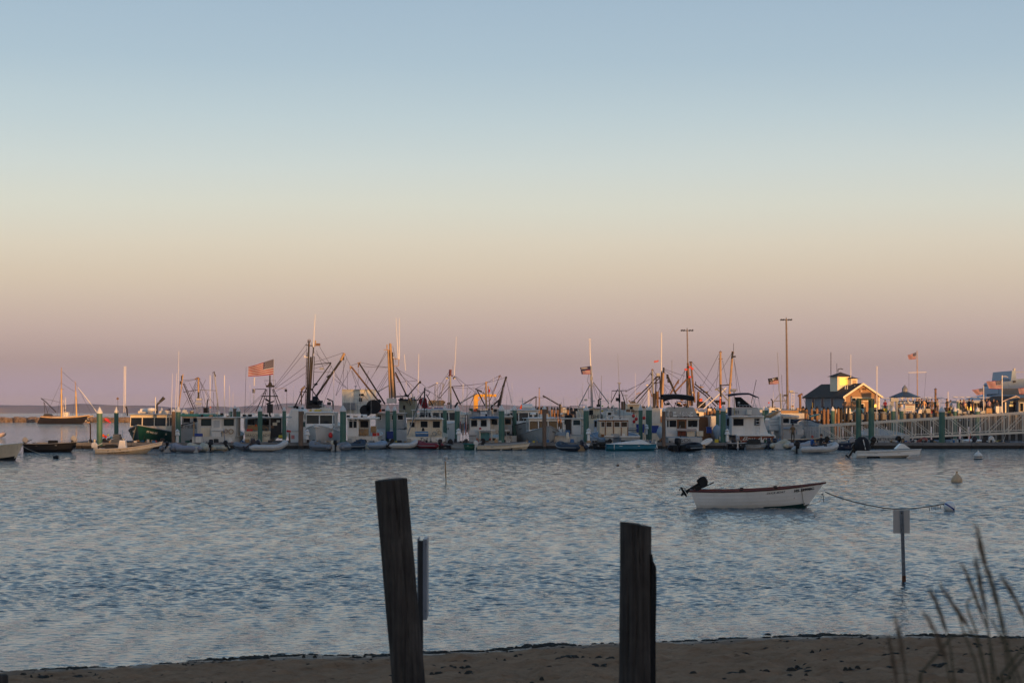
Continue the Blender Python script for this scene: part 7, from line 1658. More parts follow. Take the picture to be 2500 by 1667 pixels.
shing = M('cedar_shingle', (0.36, 0.21, 0.11), .85, .22, 6, bump=.3, stretch=(2, 2, 6)); clap = M('grey_shingle', (0.22, 0.24, 0.27), .85, .12, 4, bump=.2, stretch=(1, 1, 8)); asph = M('dark_asphalt_shingle', (0.055, 0.048, 0.040), .9, .2, 3, bump=.2)
trim = M('cream_trim', (.82, .72, .52), .5, .05, 2)
HYd = 262
th = R(20); g0 = W(2061.4, HY, HYd); zg = H - (1010 - HY) * HYd / F
hs = empty('harbour_house', (g0.x, g0.y, zg), th); tag(hs, 'shingled harbour house with dark roof and glowing cupola on the wharf', 'building')
kk = HYd / F
Wg, Ls = 92 * kk / math.cos(th), 68 * kk / math.sin(th)
eav, rid = (1010 - 967) * kk, (1010 - 937) * kk
def cours(n, z0, z1, f, name, m_, step=.26):
    z = z0
    while z < z1 - .02:
        f(z, min(z1, z + step)); z += step
MB().box(.06, Wg - .06, .06, Ls, 0, eav).build('wall_core', clap, hs)
mbs = None
z = 0
while z < eav:
    z2 = min(eav, z + .27)
    MB().box(.04, Wg - .04, .0, .06, z, z2 - .015, ty=.02).build('shingle_course', shing, hs); MB().box(.0, .06, .06, Ls, z, z2 - .015, tx=.02).build('shingle_course', clap, hs)  # front courses brown, side courses grey
    z = z2
while z < rid - .2:
    z2 = z + .27; f_ = (z - eav) / (rid - eav); f2 = min(1, (z2 - eav) / (rid - eav))
    MB().add([(Wg / 2 * f_, 0, z), (Wg - Wg / 2 * f_, 0, z), (Wg - Wg / 2 * f2, .03, z2), (Wg / 2 * f2, .03, z2), (Wg / 2 * f_, .2, z), (Wg - Wg / 2 * f_, .2, z), (Wg - Wg / 2 * f2, .2, z2), (Wg / 2 * f2, .2, z2)], BXF).build('shingle_course', shing, hs)
    z = z2
for s_ in (0, 1):
    x_e, x_r = (-.35, Wg / 2) if s_ == 0 else (Wg + .35, Wg / 2)
    MB().add([(x_e, -.3, eav - .1), (x_r, -.3, rid + .1), (x_r, Ls + .3, rid + .1), (x_e, Ls + .3, eav - .1), (x_e, -.3, eav - .22), (x_r, -.3, rid - .02), (x_r, Ls + .3, rid - .02), (x_e, Ls + .3, eav - .22)], BXF).build('roof', asph, hs)
    MB().add([(x_e, -.36, eav - .04), (x_r, -.36, rid + .16), (x_r, -.31, rid + .16), (x_e, -.31, eav - .04), (x_e, -.36, eav - .30), (x_r, -.36, rid - .12), (x_r, -.31, rid - .12), (x_e, -.31, eav - .30)], BXF).build('rake_trim', trim, hs)
MB().box(-.03, .18, -.04, .0, 0, eav - .2).build('corner_board', trim, hs); MB().box(Wg - .18, Wg + .03, -.04, .0, 0, eav - .1).build('corner_board', trim, hs)
wx = lambda px: (px - 2061.4) * kk / math.cos(th); wz = lambda py: (1010 - py) * kk
fw_ = MB().box(wx(2079), wx(2133), -.08, -.0, wz(980), wz(969.5)).build('window', trim, hs)
for a, b_ in ((2081, 2090), (2091.5, 2100), (2101.5, 2121), (2122.5, 2131)): MB().box(wx(a), wx(b_), -.10, -.08, wz(978.6), wz(971.2)).build('pane', glass if a != 2101.5 else shing, fw_)
dw = MB().box(wx(2101), wx(2113), -.06, -.0, 0, wz(984)).build('door', trim, hs); MB().box(wx(2102.5), wx(2111.5), -.08, -.06, wz(998), wz(986)).build('pane', glass, dw)
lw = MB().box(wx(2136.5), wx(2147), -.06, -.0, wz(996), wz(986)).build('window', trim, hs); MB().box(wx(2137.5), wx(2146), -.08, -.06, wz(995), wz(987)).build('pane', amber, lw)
for yy in (Ls * .25, Ls * .5, Ls * .74): 
    dd = MB().box(-.05, .0, yy, yy + .9, .1 if yy > 3 else 1.0, 2.2).build('window', lgrey, hs); MB().box(-.07, -.05, yy + .12, yy + .78, .8, 2.05).build('pane', glass, dd)
MB().tube([(Wg * .46, -.12, wz(952)), (Wg * .46, -.12, wz(957))], .16, 8).build('hanging_float', M('orange_cream_float', (.6, .4, .25), .5, .1, 3), hs)
for q in (-.7, -.4, .4, .7): MB().ball((Wg * .46 + q, -.12, wz(949)), .13, 8, 5).build('hanging_float', steel_rust, hs)
def cupola(cx, cy, w, d_, z0, z1, zt, name, wins):
    MB().box(cx - w / 2, cx + w / 2, cy - d_ / 2, cy + d_ / 2, z0, z1).build(name, trim, hs)
    MB().add([(cx - w / 2 - .3, cy - d_ / 2 - .3, z1), (cx + w / 2 + .3, cy - d_ / 2 - .3, z1), (cx + w / 2 + .3, cy + d_ / 2 + .3, z1), (cx - w / 2 - .3, cy + d_ / 2 + .3, z1), (cx, cy, zt)], [(0, 1, 4), (1, 2, 4), (2, 3, 4), (3, 0, 4), (0, 3, 2, 1)]).build(name + '_roof', asph, hs)
    wfm = MB().box(cx - w * .40, cx + w * .40, cy - d_ / 2 - .04, cy - d_ / 2, z1 - 1.15, z1 - .12).build('window', trim, hs)
    for k in range(wins):
        a = cx - w * .34 + w * .68 * k / wins; MB().box(a + .02, a + w * .68 / wins - .02, cy - d_ / 2 - .06, cy - d_ / 2 - .04, z1 - 1.10, z1 - .17).build('pane', amber if wins > 2 else M('warm_painted_reflection', (.5, .36, .22), .2, .1, 2), wfm)  # pane glow and warm tint imitate the sun's reflection
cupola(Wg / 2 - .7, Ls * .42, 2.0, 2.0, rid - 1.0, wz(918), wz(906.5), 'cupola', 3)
cupola(Wg / 2 + .1, Ls * .25, .95, .95, rid - .8, wz(923.5), wz(919), 'small_cupola', 1)
MB().add([(Wg * .62, 1, rid - .7), (Wg + .25, 1, eav + .55), (Wg + .25, 4, eav + .55), (Wg * .62, 4, rid - .7), (Wg * .62, 1, rid - .95), (Wg + .25, 1, eav + .35), (Wg + .25, 4, eav + .35), (Wg * .62, 4, rid - .95)], BXF).build('dormer_roof', trim, hs)
MB().box(Wg * .8, Wg, 1.1, 3.9, eav * .9, eav + .4).build('dormer_wall', shing, hs)
for x_, y_, z0_, z1_, r_ in ((Wg * .30, Ls * .6, wz(950), wz(856), .05), (Wg * .30 + .9, Ls * .6, wz(912), wz(884), .03)): MB().tube([(x_, y_, z0_), (x_, y_, z1_)], r_, 6).build('antenna', steel_dark, hs)
MB().tube([(Wg * .53, Ls * .3, wz(925)), (Wg * .53, Ls * .3, wz(863))], .05, 6, r1=.03).build('antenna', fibre, hs); MB().tube([(Wg * .22, Ls * .35, wz(907)), (Wg * .22, Ls * .35, wz(900)), (Wg * .30, Ls * .35, wz(898)), (Wg * .36, Ls * .35, wz(900))], .06, 6).build('gooseneck_vent', steel_dark, hs)
for x_ in (.28, .34, .55): MB().tube([(Wg * x_ - .9, .8, wz(950)), (Wg * x_ - .9, .8, wz(940))], .07, 6).build('roof_vent', alu, hs)
t = T('flagpole', 'slim cream pole standing before the right side of the harbour house', 'pole', 2140.8, 206); t.bar('shaft', [(2140.8, 1022), (2140.8, 896)], 2.2, fibre); t.bar('finial', [(2140.8, 896), (2140.8, 894)], 3, fibre)

bm = M('blue_metal_roof', (.035, .065, .10), .4, .15, 2)
t = T('pavilion', 'hexagonal pavilion with blue metal roof and pointed louvred cupola', 'pavilion', 2211, 272)
cx_, zE, zT = t.X(2209), t.Z(970), t.Z(957)
R0, R1 = 38 * t.k, 5.2 * t.k
for q in range(8):
    a0, a1 = math.pi / 4 * q + .39, math.pi / 4 * (q + 1) + .39
    MB().add([(cx_ + R0 * math.cos(a0), R0 * math.sin(a0), zE), (cx_ + R0 * math.cos(a1), R0 * math.sin(a1), zE), (cx_ + R1 * math.cos(a1), R1 * math.sin(a1), zT), (cx_ + R1 * math.cos(a0), R1 * math.sin(a0), zT)], [(0, 1, 2, 3)]).build('roof_panel', bm, t.root, solid=.06)
    MB().tube([(cx_ + R0 * math.cos(a0), R0 * math.sin(a0), zE), (cx_ + R1 * math.cos(a0), R1 * math.sin(a0), zT + .03)], .05, 5).build('roof_rib', bm, t.root)
    MB().tube([(cx_ + R0 * .9 * math.cos(a0), R0 * .9 * math.sin(a0), t.Z(1009)), (cx_ + R0 * .9 * math.cos(a0), R0 * .9 * math.sin(a0), zE + .1)], .09, 6).build('post', trim, t.root)
MB().lathe([(6.6 * t.k, t.Z(957)), (6.8 * t.k, t.Z(949)), (7.4 * t.k, t.Z(948.5)), (.02, t.Z(939))], (cx_, 0, 0), 8).build('cupola', steel_grey, t.root)
t = T('flagpole', 'white flagpole with yardarm and gaff behind the pavilion', 'flagpole', 2239.5, 280); t.bar('shaft', [(2240, 1006), (2238.8, 856)], 2.8, steel_tan, w1=1.8); t.bar('yardarm', [(2218, 909.5), (2262, 908.5)], 1.5, fibre); t.wires([[(2219, 910), (2219, 1000)], [(2261, 909), (2254, 1000)]], .5)
flag('american flag flying left from the tall yardarm flagpole', [(2236.5, 860), (2236.5, 876), (2216, 867), (2219, 878)], 280)
cf = M('white_canopy_tube', (.62, .60, .58), .5, .08, 2)
def canopy(label, x0, x1, ytop, ybot, n, slant, Y, dep=3.0):
    t = T('canopy_frame', label, 'canopy frame', (x0 + x1) / 2, Y, group='white tube canopy frames on the wharf')
    t.bar('ridge_tube', [(x0, ytop), (x1, ytop + 1.5)], 1.6, cf, 6); t.bar('eave_tube', [(x0 + slant, ybot, -1.5), (x1 + slant, ybot, -1.5)], 1.0, cf, 6)
    for q in range(n):
        x_ = x0 + (x1 - x0) * q / (n - 1)
        t.bar('rafter', [(x_, ytop), (x_ + slant * .55, ytop + (ybot - ytop) * .35, -.8), (x_ + slant, ybot, -1.5)], 1.3, cf, 6)
        if q % 2 == 0: t.bar('post', [(x_ + slant, ybot, -1.5), (x_ + slant, 1010, -1.5)], 1.5, cf, 6)
canopy('white tube canopy frame joining the harbour house to the pavilion', 2152, 2200, 971, 982, 6, 18, 252)
canopy('white tube canopy frame before the pavilion sign', 2196, 2262, 971.5, 984, 6, 20, 248)
canopy('white tube canopy frame right of the pavilion, open to the sky', 2252, 2300, 970, 984, 5, 16, 254)
canopy('grey tube canopy frame above the ticket booths', 2325, 2418, 969, 977, 7, 12, 262)
t = T('ferry_sign', 'white lettered ferry sign on a dark board under the pavilion canopies', 'sign', 2222, 250)
t.bx('board', 2190, 978, 2262, 987, .06, .14, M('dark_blue_board', (.015, .02, .035), .6, .1, 2)); t.bx('blue_panel', 2232, 987, 2264, 996, .1, .18, M('sea_blue_panel', (.02, .09, .22), .5, .3, 1.2))
lettering('Boston Fast Ferries', .46, M('lit_white_letters', (.9, .82, .7), .5, .03, 3, emit=.25), t.root, t.L(2222, 982.4, 0), sx=.95)
t = T('signboard', 'white freestanding signboard with lines of small lettering and red heading', 'sign', 2222, 240)
t.bx('board', 2210, 986, 2234, 1003, -.05, .05, lgrey)
t.bx('heading', 2211, 986.6, 2233, 989, -.07, -.05, antifoul_r)
for q in range(5): t.bx('text_line', 2212.5, 990.5 + q * 2.4, 2231 - q % 2 * 3, 991.5 + q * 2.4, -.06, -.05, [steel_grey, green2, steel_grey, fr, steel_grey][q])
for a, b_ in ((2212, 2210), (2233, 2235), (2236, 2240)): t.bar('leg', [(a, 1003), (b_, 1018)], 1.2, cf)
t.bar('cross_rail', [(2206, 1014), (2240, 1011)], 1.5, cf)
t = T('fence_panel', 'cream picket panel beside the harbour house, glowing in the sun', 'fence', 2165, 256)
for q in range(11): t.bx('picket', 2152 + q * 2.2, 989, 2153.7 + q * 2.2, 1008, -.03, .03, trim)
t.bx('rail', 2151, 989.5, 2176, 990.6, .03, .08, trim)
t = T('fence_panel', 'short lit wooden panel between the two white-capped piles', 'fence', 2195, 256)
for q in range(4): t.bx('picket', 2192 + q * 2.3, 986, 2194 + q * 2.3, 1008, -.03, .03, tanp)
t = T('ticket_booth', 'grey flat roofed ticket booth with green end posts and a glowing arched kiosk', 'booth', 2390, 250)
t.bx('roof', 2336, 978.5, 2444, 983.5, -.6, 4, greyp); t.bx('back_wall', 2352, 983.5, 2444, 1010, 2.5, 2.7, lgrey)
for x_ in (2338, 2436): t.bx('end_post', x_, 983.5, x_ + 10, 1012, -.3, .3, pilegreen)
kb = t.bx('kiosk', 2353, 984, 2378, 1009, .2, 1.6, M('cream_kiosk', (.62, .45, .34), .5, .1, 2)); t.bx('kiosk_trim', 2357, 982, 2374, 985, .1, .2, tanp)
MB().lathe([(.02, -.02), (5.2 * t.k, -.01), (5.2 * t.k, .02)], (t.X(2367), .16, t.Z(995)), 16, axis='y').build('lit_arch', amber, kb); t.bx('arch_lower', 2362.2, 995, 2371.8, 1003, .14, .18, amber, part=kb)
for x_ in (2356, 2359.5): t.bx('slot', x_, 988, x_ + 1.6, 1003, .16, .19, varnish, part=kb)
for x_ in (2385, 2398, 2412, 2425): t.bar('post', [(x_, 983, -.2), (x_, 1010, -.2)], 1.4, lgrey)
t.bx('door', 2400, 988, 2408, 1009, 2.4, 2.48, steel_dark); t.bx('sign_panel', 2392, 986, 2399, 994, 2.3, 2.4, tanp)
for q in range(2):
    pass
t = T('gabled_booth', 'shingled gabled booth with white trim and glowing orange letters', 'booth', 2462, 246)
t.bx('wall', 2453, 980, 2490, 1012, 0, 3, clap)
gm = MB().prism([(t.X(2447), t.Z(980)), (t.X(2494), t.Z(976)), (t.X(2481), t.Z(966.5))], .0, .12); gm.build('gable', clap, t.root)
t.bar('rake_trim', [(2448, 980, -.1), (2481, 966.5, -.1), (2496, 975, -.1)], 2.6, M('pale_rake_trim', (.74, .58, .46), .6, .06, 2), 4)
MB().add([(t.X(2449), -.1, t.Z(979)), (t.X(2481), -.1, t.Z(966)), (t.X(2440), 3.5, t.Z(966.5)), (t.X(2410), 3.5, t.Z(980))], [(0, 1, 2, 3)]).build('roof', asph, t.root, solid=.08)
for x_ in (2454, 2488): t.bx('corner_board', x_, 981, x_ + 2.2, 1012, -.06, .0, trim)
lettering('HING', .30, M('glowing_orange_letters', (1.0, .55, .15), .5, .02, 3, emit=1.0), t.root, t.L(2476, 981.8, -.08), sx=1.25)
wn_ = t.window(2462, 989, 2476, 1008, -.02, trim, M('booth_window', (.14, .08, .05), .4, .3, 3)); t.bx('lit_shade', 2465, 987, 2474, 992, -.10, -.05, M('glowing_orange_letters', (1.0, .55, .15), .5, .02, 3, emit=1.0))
t = T('gabled_booth', 'dark roofed booth cropped by the right edge of the frame', 'booth', 2500, 244)
t.bx('wall', 2486, 979, 2530, 1012, 0, 3, M('slate_blue_wall', (.12, .15, .20), .6, .1, 2)); t.bx('roof', 2483, 971, 2532, 979, -.3, 3.4, asph, tx=.5); t.window(2490, 984, 2498, 1004, -.02, trim, glass)
for px, top, base, w_, lab in ((2401.5, 939, 1004, 2.0, 'white flagpole above the ticket booth'), (2446.5, 916, 1012, 3.0, 'taller white flagpole with a cctv arm before the ferry')):
    t = T('flagpole', lab, 'flagpole', px, 240); t.bar('shaft', [(px, base), (px, top)], w_, fibre, w1=w_ * .8)
    if w_ > 2.5: t.bar('lamp_arm', [(px, 919), (2455, 918.5), (2461, 921)], 1.2, fibre)
    else: t.bar('banner', [(px + 1, 941), (px + 8, 941)], 4, fw)
flag('american flag on the white pole above the ticket booth', [(2399.5, 947.5), (2400.5, 962), (2373, 952), (2385, 965)], 239)
flag('biggest american flag on the wharf, before the ferry', [(2445, 928.5), (2445.5, 949), (2408, 931), (2415, 949)], 239, amp=.04)
flag('american flag cropped by the right edge of the frame', [(2512, 945), (2512, 962), (2486, 948), (2489, 962)], 239)
t = T('mooring_pile', 'tall brown capped timber pile rising right of the pavilion', 'pile', 2284, 246); t.bar('shaft', [(2284, 1012), (2284, 950)], 5, pierwood); t.bar('cap', [(2280.5, 950), (2287.5, 950)], 2, steel_dark); t.bar('tip', [(2284, 950), (2284, 947)], 2, steel_dark)
t = T('flagpole', 'slim pale pole with dark fittings between the two canopy frames', 'pole', 2314.5, 246); t.bar('shaft', [(2314.5, 1010), (2314.5, 956)], 1.9, fibre); t.bar('fitting', [(2314.5, 985), (2314.5, 979)], 3, steel_rust)
t = T('ferry', 'pale blue white passenger ferry with upper deck rails beyond the booths', 'ship', 2510, 300)
fy = M('ferry_paint', (.27, .36, .45), .5, .05, 1)
q = MB().prism([(t.X(a), t.Z(b_)) for a, b_ in [(2380, 985), (2412, 968), (2444, 963), (2444, 947), (2450, 932), (2468, 930), (2471, 905), (2479, 905), (2481, 925), (2580, 921), (2580, 1030), (2380, 1030)]], 0, 12); q.build('superstructure', fy, t.root)
t.bx('window_band', 2444.5, 948, 2580, 963, -.06, 0, M('ferry_window_band', (.16, .17, .17), .3, .1, 1)); t.bx('mark', 2462, 934, 2474, 944, -.05, 0, lblue)
for q in range(9): t.bar('life_rail', [(2445 + q * 3, 930, 1), (2445 + q * 3, 925, 1)], 1.6, steel_dark, 5)
for q in range(10): t.bar('deck_seat', [(2411 + q * 3.2, 967, 2), (2411 + q * 3.2, 962, 2)], 2.2, steel_dark, 5)
t.bar('deck_rail', [(2410, 962.5, 1.8), (2442, 961, 1.8)], 1.0, steel_dark, 5)
t.bar('radar_dome', [(2476, 905, 2), (2476, 899, 2)], 7, lgrey, 12); t.bar('mast_rail', [(2474, 908, 2), (2560, 909, 2)], 1.6, lgrey, 6); t.bar('stay_post', [(2474, 908, 2), (2479, 926, 2)], 2, steel_grey, 6); t.bx('bracket', 2474, 929, 2480, 933, -.2, 0, steel_dark); t.bar('pole', [(2438.5, 963, 1), (2438.5, 948, 1)], 1, steel_dark)
def car(label, x0, x1, top, base, Y, m_, kind='suv', cat='car', flip=False):
    t = T('parked_car', label, cat, (x0 + x1) / 2, Y); w = x1 - x0; h_ = base - top
    f_ = lambda a: x0 + (a if not flip else 1 - a) * w
    body = MB().prism([(t.X(f_(a)), t.Z(base - b_ * h_)) for a, b_ in [(0, .18), (0, .5), (.06, .58), (.94, .58), (1, .48), (1, .18)]], -.9, .9); body.build('body', m_, t.root, bevel=.05)
    cab_ = [(.02, .58), (.10, .95), (.16, 1), (.55, 1), (.74, .60)] if kind == 'suv' else [(.40, .58), (.46, 1), (.66, 1), (.76, .58)]
    c = MB().prism([(t.X(f_(a)), t.Z(base - b_ * h_)) for a, b_ in cab_], -.78, .78).build('cabin', m_, t.root, bevel=.05)
    MB().prism([(t.X(f_(.5 + (a - .5) * .96 - .004)), t.Z(base - (b_ * .93 + .03) * h_)) for a, b_ in cab_], -.80, .80).build('side_window', glass, c)
    for a in (.18, .80): t_w = MB().lathe([(.30, -.10), (.34, -.06), (.34, .06), (.30, .10)], (t.X(f_(a)), -.85, t.Z(base) + .33), 14, axis='y').build('wheel', blackrub, t.root); MB().lathe([(.18, -.13), (.16, -.11)], (t.X(f_(a)), -.85, t.Z(base) + .33), 10, axis='y').build('hub', alu, t_w)
    return t
car('dark blue estate car parked before the harbour house, nose left', 2104, 2160, 998.5, 1019, 244, navy, flip=True)
car('white pickup truck low behind the left gangway rail', 2068, 2104, 1004, 1022, 243, cleanwhite, kind='pickup', cat='truck', flip=True)
car('silver van roof showing left of the green pile above the gangway', 1984, 2020, 1003, 1018, 246, lgrey)
PP = [(2161, 1011, (.20, .012, .03), (.05, .03, .06), 'in dark red beside the dark blue car'), (2250, 1014, (.02, .02, .02), (.05, .05, .05), 'in black right of the signboard'), (2256, 1016, (.62, .36, .18), (.62, .58, .52), 'in orange top and pale trousers, largest in the middle of the crowd'),
      (2244, 1012, (.03, .04, .03), (.02, .02, .02), 'in dark green left of the orange top'), (2263, 1014, (.02, .02, .025), (.04, .04, .05), 'in black just right of the orange top'), (2275, 1014, (.25, .18, .13), (.30, .20, .13), 'in brown and tan left of the thick green pile'), (2268, 1012, (.05, .05, .06), (.02, .02, .02), 'in charcoal between the orange top and the brown coat'),
      (2283, 1012, (.03, .06, .05), (.03, .03, .03), 'in dark teal by the tall timber pile'), (2312, 1013, (.02, .02, .02), (.02, .02, .02), 'in black right of the thick green pile'), (2321, 1014, (.40, .46, .56), (.50, .32, .05), 'in pale blue shirt and yellow shorts'), (2353, 1013, (.45, .2, .2), (.03, .03, .03), 'in faded pink top left of the kiosk'),
      (2366, 1014, (.03, .035, .05), (.03, .03, .04), 'in dark clothes crouched before the kiosk glow'), (2374, 1013, (.02, .025, .05), (.02, .02, .03), 'in navy right of the kiosk glow'), (2396, 1012, (.10, .07, .06), (.03, .03, .03), 'in brown right of the last capped pile'), (2402, 1011, (.40, .38, .36), (.03, .03, .04), 'in light grey under the booth roof'),
      (2409, 1012, (.03, .03, .08), (.03, .03, .04), 'in dark blue under the booth roof'), (2415, 1011, (.65, .40, .38), (.05, .05, .07), 'in pink leaning at the booth counter'), (2426, 1011, (.012, .012, .012), (.012, .012, .012), 'in all black near the green booth post'), (2434, 1012, (.06, .06, .06), (.02, .02, .03), 'in charcoal beside the one in all black'),
      (2345, 1014, (.04, .04, .05), (.02, .02, .02), 'in dark jacket at the left booth post'), (2238, 1011, (.03, .03, .035), (.05, .04, .03), 'in dark jacket behind the signboard leg'), (2468, 1012, (.02, .02, .02), (.03, .03, .03), 'in black at the gabled booth window'), (2476, 1012, (.16, .05, .04), (.02, .02, .02), 'in dark red at the gabled booth window'), (2289, 1012, (.30, .28, .25), (.06, .05, .05), 'in grey behind the thick green pile'), (2062, 1012, (.05, .05, .05), (.03, .03, .04), 'in dark clothes at the left corner of the harbour house')]
pr_ = random.Random(8)
zdk = wf.Z(1009)
for k, (px, py, a, b_, lab) in enumerate(PP):
    Y = 243.5 + pr_.uniform(0, 4)
    person('person ' + lab, (W(px, HY, Y).x, Y, zdk), pr_.uniform(-3, 3), a, b_, seed=k, sc=pr_.uniform(.93, 1.04), group='people on the wharf', hair=pr_.choice([(.03, .02, .015), (.10, .05, .025), (.02, .02, .02), (.25, .2, .14)]), shorts=(k % 4 == 1))
for k, (px, py, w_, h_, m_, lab) in enumerate([(1990, 1009, 14, 8, white2, 'white box on the wharf left of the harbour house'), (2048, 1009, 16, 10, lgrey, 'grey crate stack at the harbour house corner'), (2075, 1010, 9, 9, aqua, 'pale blue bin below the harbour house trim'), (2010, 1010, 12, 7, varnish, 'brown crate on the wharf by the dark piling caps'),
      (1600, 1008, 14, 9, orangep, 'orange gear box on the wharf behind the rusty dragger'), (1748, 1009, 12, 8, tanp, 'tan crate on the wharf left of the twin buff masts'), (1380, 1008, 16, 8, greyp, 'grey box at the wharf edge right of the davit post'), (1640, 1009, 14, 10, steel_rust, 'rusty winch box behind the charter boat canopy'), (1290, 1006, 10, 5, red, 'red box under the davit arm at the wharf end')]):
    t = T('crate', lab, 'crate', px, 242); t.root.location.z = 0; t.bx('crate_body', px - w_ / 2, py - h_, px + w_ / 2, py, 0, 1, m_, bevel=.03); t.bx('crate_lid', px - w_ / 2 - .5, py - h_ - 1, px + w_ / 2 + .5, py - h_, -.05, 1.05, m_)

rock = M('breakwater_granite', (0.21, 0.16, 0.13), .9, .3, .8, bump=.5)
rk = random.Random(12)
bw = empty('breakwater', (0, 580, 0)); tag(bw, 'long granite breakwater lit pink behind the schooner', 'breakwater')
big = MB(); small = MB()
def boulder(mb, x, y, z, s_):
    vs = []
    for a in range(3):
        for b_ in range(6):
            w = b_ * 1.047 + a * .5; q = (.75, 1.0, .6)[a] * rk.uniform(.75, 1.2)
            vs.append((x + s_ * q * math.cos(w) * 1.25, y + s_ * q * math.sin(w), z + s_ * (-.6, .05, .65)[a] * rk.uniform(.8, 1.1)))
    fs = [(a * 6 + b_, a * 6 + (b_ + 1) % 6, (a + 1) * 6 + (b_ + 1) % 6, (a + 1) * 6 + b_) for a in range(2) for b_ in range(6)] + [(5, 4, 3, 2, 1, 0), (12, 13, 14, 15, 16, 17)]
    mb.add(vs, fs)
cnt = 0
for k in range(230):
    px = rk.uniform(-60, 335)
    m_ = MB(); boulder(m_, W(px, 0, 580).x, rk.uniform(-1.5, 1.0), rk.uniform(.2, 1.1), rk.uniform(.45, .8)); m_.build('boulder', rock, bw)
for k in range(2200):
    px = rk.uniform(-300, 335)
    boulder(small, W(px, 0, 580).x, rk.uniform(-2, 4), rk.uniform(-.4, 1.1), rk.uniform(.45, .9))
small.build('rubble', rock, bw)['kind'] = 'stuff'
gull = M('gull_dark', (.03, .03, .03), .8, .1, 3)
t = T('schooner', 'two masted dark hulled schooner with buff masts anchored before the breakwater', 'sailing ship', 160, 520)
hh = Hull(118 * t.k, 4.2, 1.35, .9, .5, .5, 1.8, trake=-1.2, srise=.5, full=.5)
hh.build(t.root, M('schooner_black', (.009, .007, .009), .5, .1, 2), antifoul_b, .12, deckmat=tanp, railmat=M('buff_rail', (.62, .42, .22), .5, .1, 2), railw=.14, bul=.3); 
for o in t.root.children: o.rotation_euler.z = 0
t.bar('mainmast', [(150.5, 1026), (149.8, 950)], 4.4, craneyel if 0 else M('buff_mast', (.62, .40, .14), .5, .1, 1), w1=3.6); t.bar('topmast', [(149.8, 952), (150, 897)], 2.8, steel_tan, w1=1.8); t.bar('spreader', [(146, 950), (156, 950)], 1.6, steel_tan)
t.bar('foremast', [(187, 1024), (185, 955)], 4.0, M('buff_mast', (.62, .40, .14), .5, .1, 1), w1=3.2); t.bar('topmast', [(185, 956), (183.5, 930)], 2.4, steel_tan, w1=1.4)
t.bar('bowsprit', [(205, 1020), (228, 1015)], 2.6, M('buff_mast', (.62, .40, .14), .5, .1, 1)); t.bar('boom', [(152, 1018), (190, 1014)], 2.4, hypl); t.bar('boom', [(110, 1020), (150, 1017)], 2.6, hypl); t.bx('deckhouse', 152, 1018, 184, 1024, -.6, .6, cream, bevel=.05); t.bx('pilot_house', 155, 1008, 166, 1019, .4, 1.4, white)
t.wires([[(150, 930), (108, 1022)], [(150, 935), (185, 957)], [(185, 935), (226, 1014)], [(150, 950), (138, 1024)], [(150, 950), (161, 1024)], [(185, 958), (176, 1022)], [(185, 958), (196, 1021)], [(150, 905), (184, 935)]], .6)
t = T('fishing_boat', 'small white boat with thin masts hidden behind the schooner', 'fishing boat', 160, 535); t.bx('wheelhouse', 154, 1006, 166, 1018, 0, 2, white); t.bar('mast', [(155.5, 1008), (155.5, 976)], 1.2, fibre); t.bar('mast', [(160, 1004), (160.3, 970)], 1.2, fibre); t.bx('hull', 148, 1018, 210, 1028, 0, 3, hypy); t.bar('radar', [(156, 1000), (161, 1000)], 2, steel_dark)
t = T('dredge_barge', 'dark boom and frame of a work barge behind the breakwater', 'barge', 115, 640); t.bar('boom', [(100, 972), (112, 981), (137, 1006)], 2.2, steel_dark); t.bar('leg', [(107, 980), (110, 1012)], 1.2, steel_dark); t.bar('leg', [(108, 982), (118, 1012)], 1.2, steel_dark); t.bx('deck_gear', 104, 1010, 126, 1016, 0, 3, steel_dark, tx=.6); t.bx('hull', 100, 1015, 140, 1024, -1, 4, steel_rust)
t.wires([[(101, 973), (122, 976), (150, 983)]], .7)
SK = 69.3
k = SK / F
sroot = empty('moored_skiff', W(1849, HY, SK)); sroot.location.z = 0
sroot.rotation_euler.z = R(-7)
tag(sroot, 'white lapstrake skiff with dark red gunwale and black outboard lying at its mooring', 'boat')
sh = Hull(4.62, 1.75, .56, .32, .16, .80, .62, trake=.28, srise=.03, full=.40, bowp=2.1, fine=.55)
def sheer_dip(t): return sh.free + sh.rise * t ** 2.3 + sh.srise * (1 - t) ** 3
skw = M('skiff_white', (.86, .84, .80), .38, .06, 1.2, streak=.12, rust=(.3, .28, .25)); skr = M('skiff_red_gunwale', (.085, .014, .012), .4, .2, 4); ski = M('skiff_red_inside', (.20, .035, .022), .55, .2, 4)
NT = 40
ub = [0.0, .17, .34, .50, .66, .82, 1.0]
for side in (1, -1):
    for q in range(6):
        u0, u1 = ub[q], ub[q + 1]
        mb = MB()
        def P(a, b_):
            lap = .022 * (1 - b_)
            u = u0 - (.012 if q else 0) * (1 - b_) + (u1 - u0) * b_
            return sh.pt(a, max(0.001, u), side, lap)
        mb.grid(P, NT, 2)
        mb.grid(lambda a, b_: sh.pt(a, max(.001, u0 - (.012 if q else 0)), side, .022 * (1 - b_)), NT, 1)
        o = mb.build('strake', [skw, antifoul_g], sroot, smooth=True)
        me = o.data
        for p in me.polygons:                         # the boot top shows only where the bow lifts
            if p.center.z < .01 + .085 * max(0, p.center.x - .2) and p.center.x > .2: p.material_index = 1
        MB().grid(lambda a, b_: sh.pt(a * .985, max(.03, u0 + (u1 - u0) * b_), side, -.028), 24, 1).build('inner_plank', ski if q > 4 else M('skiff_inside_white', (.50, .47, .43), .5, .1, 2), sroot)
tr = [sh.pt(0, u, 1) for u in ub] + [sh.pt(0, u, -1) for u in reversed(ub)]
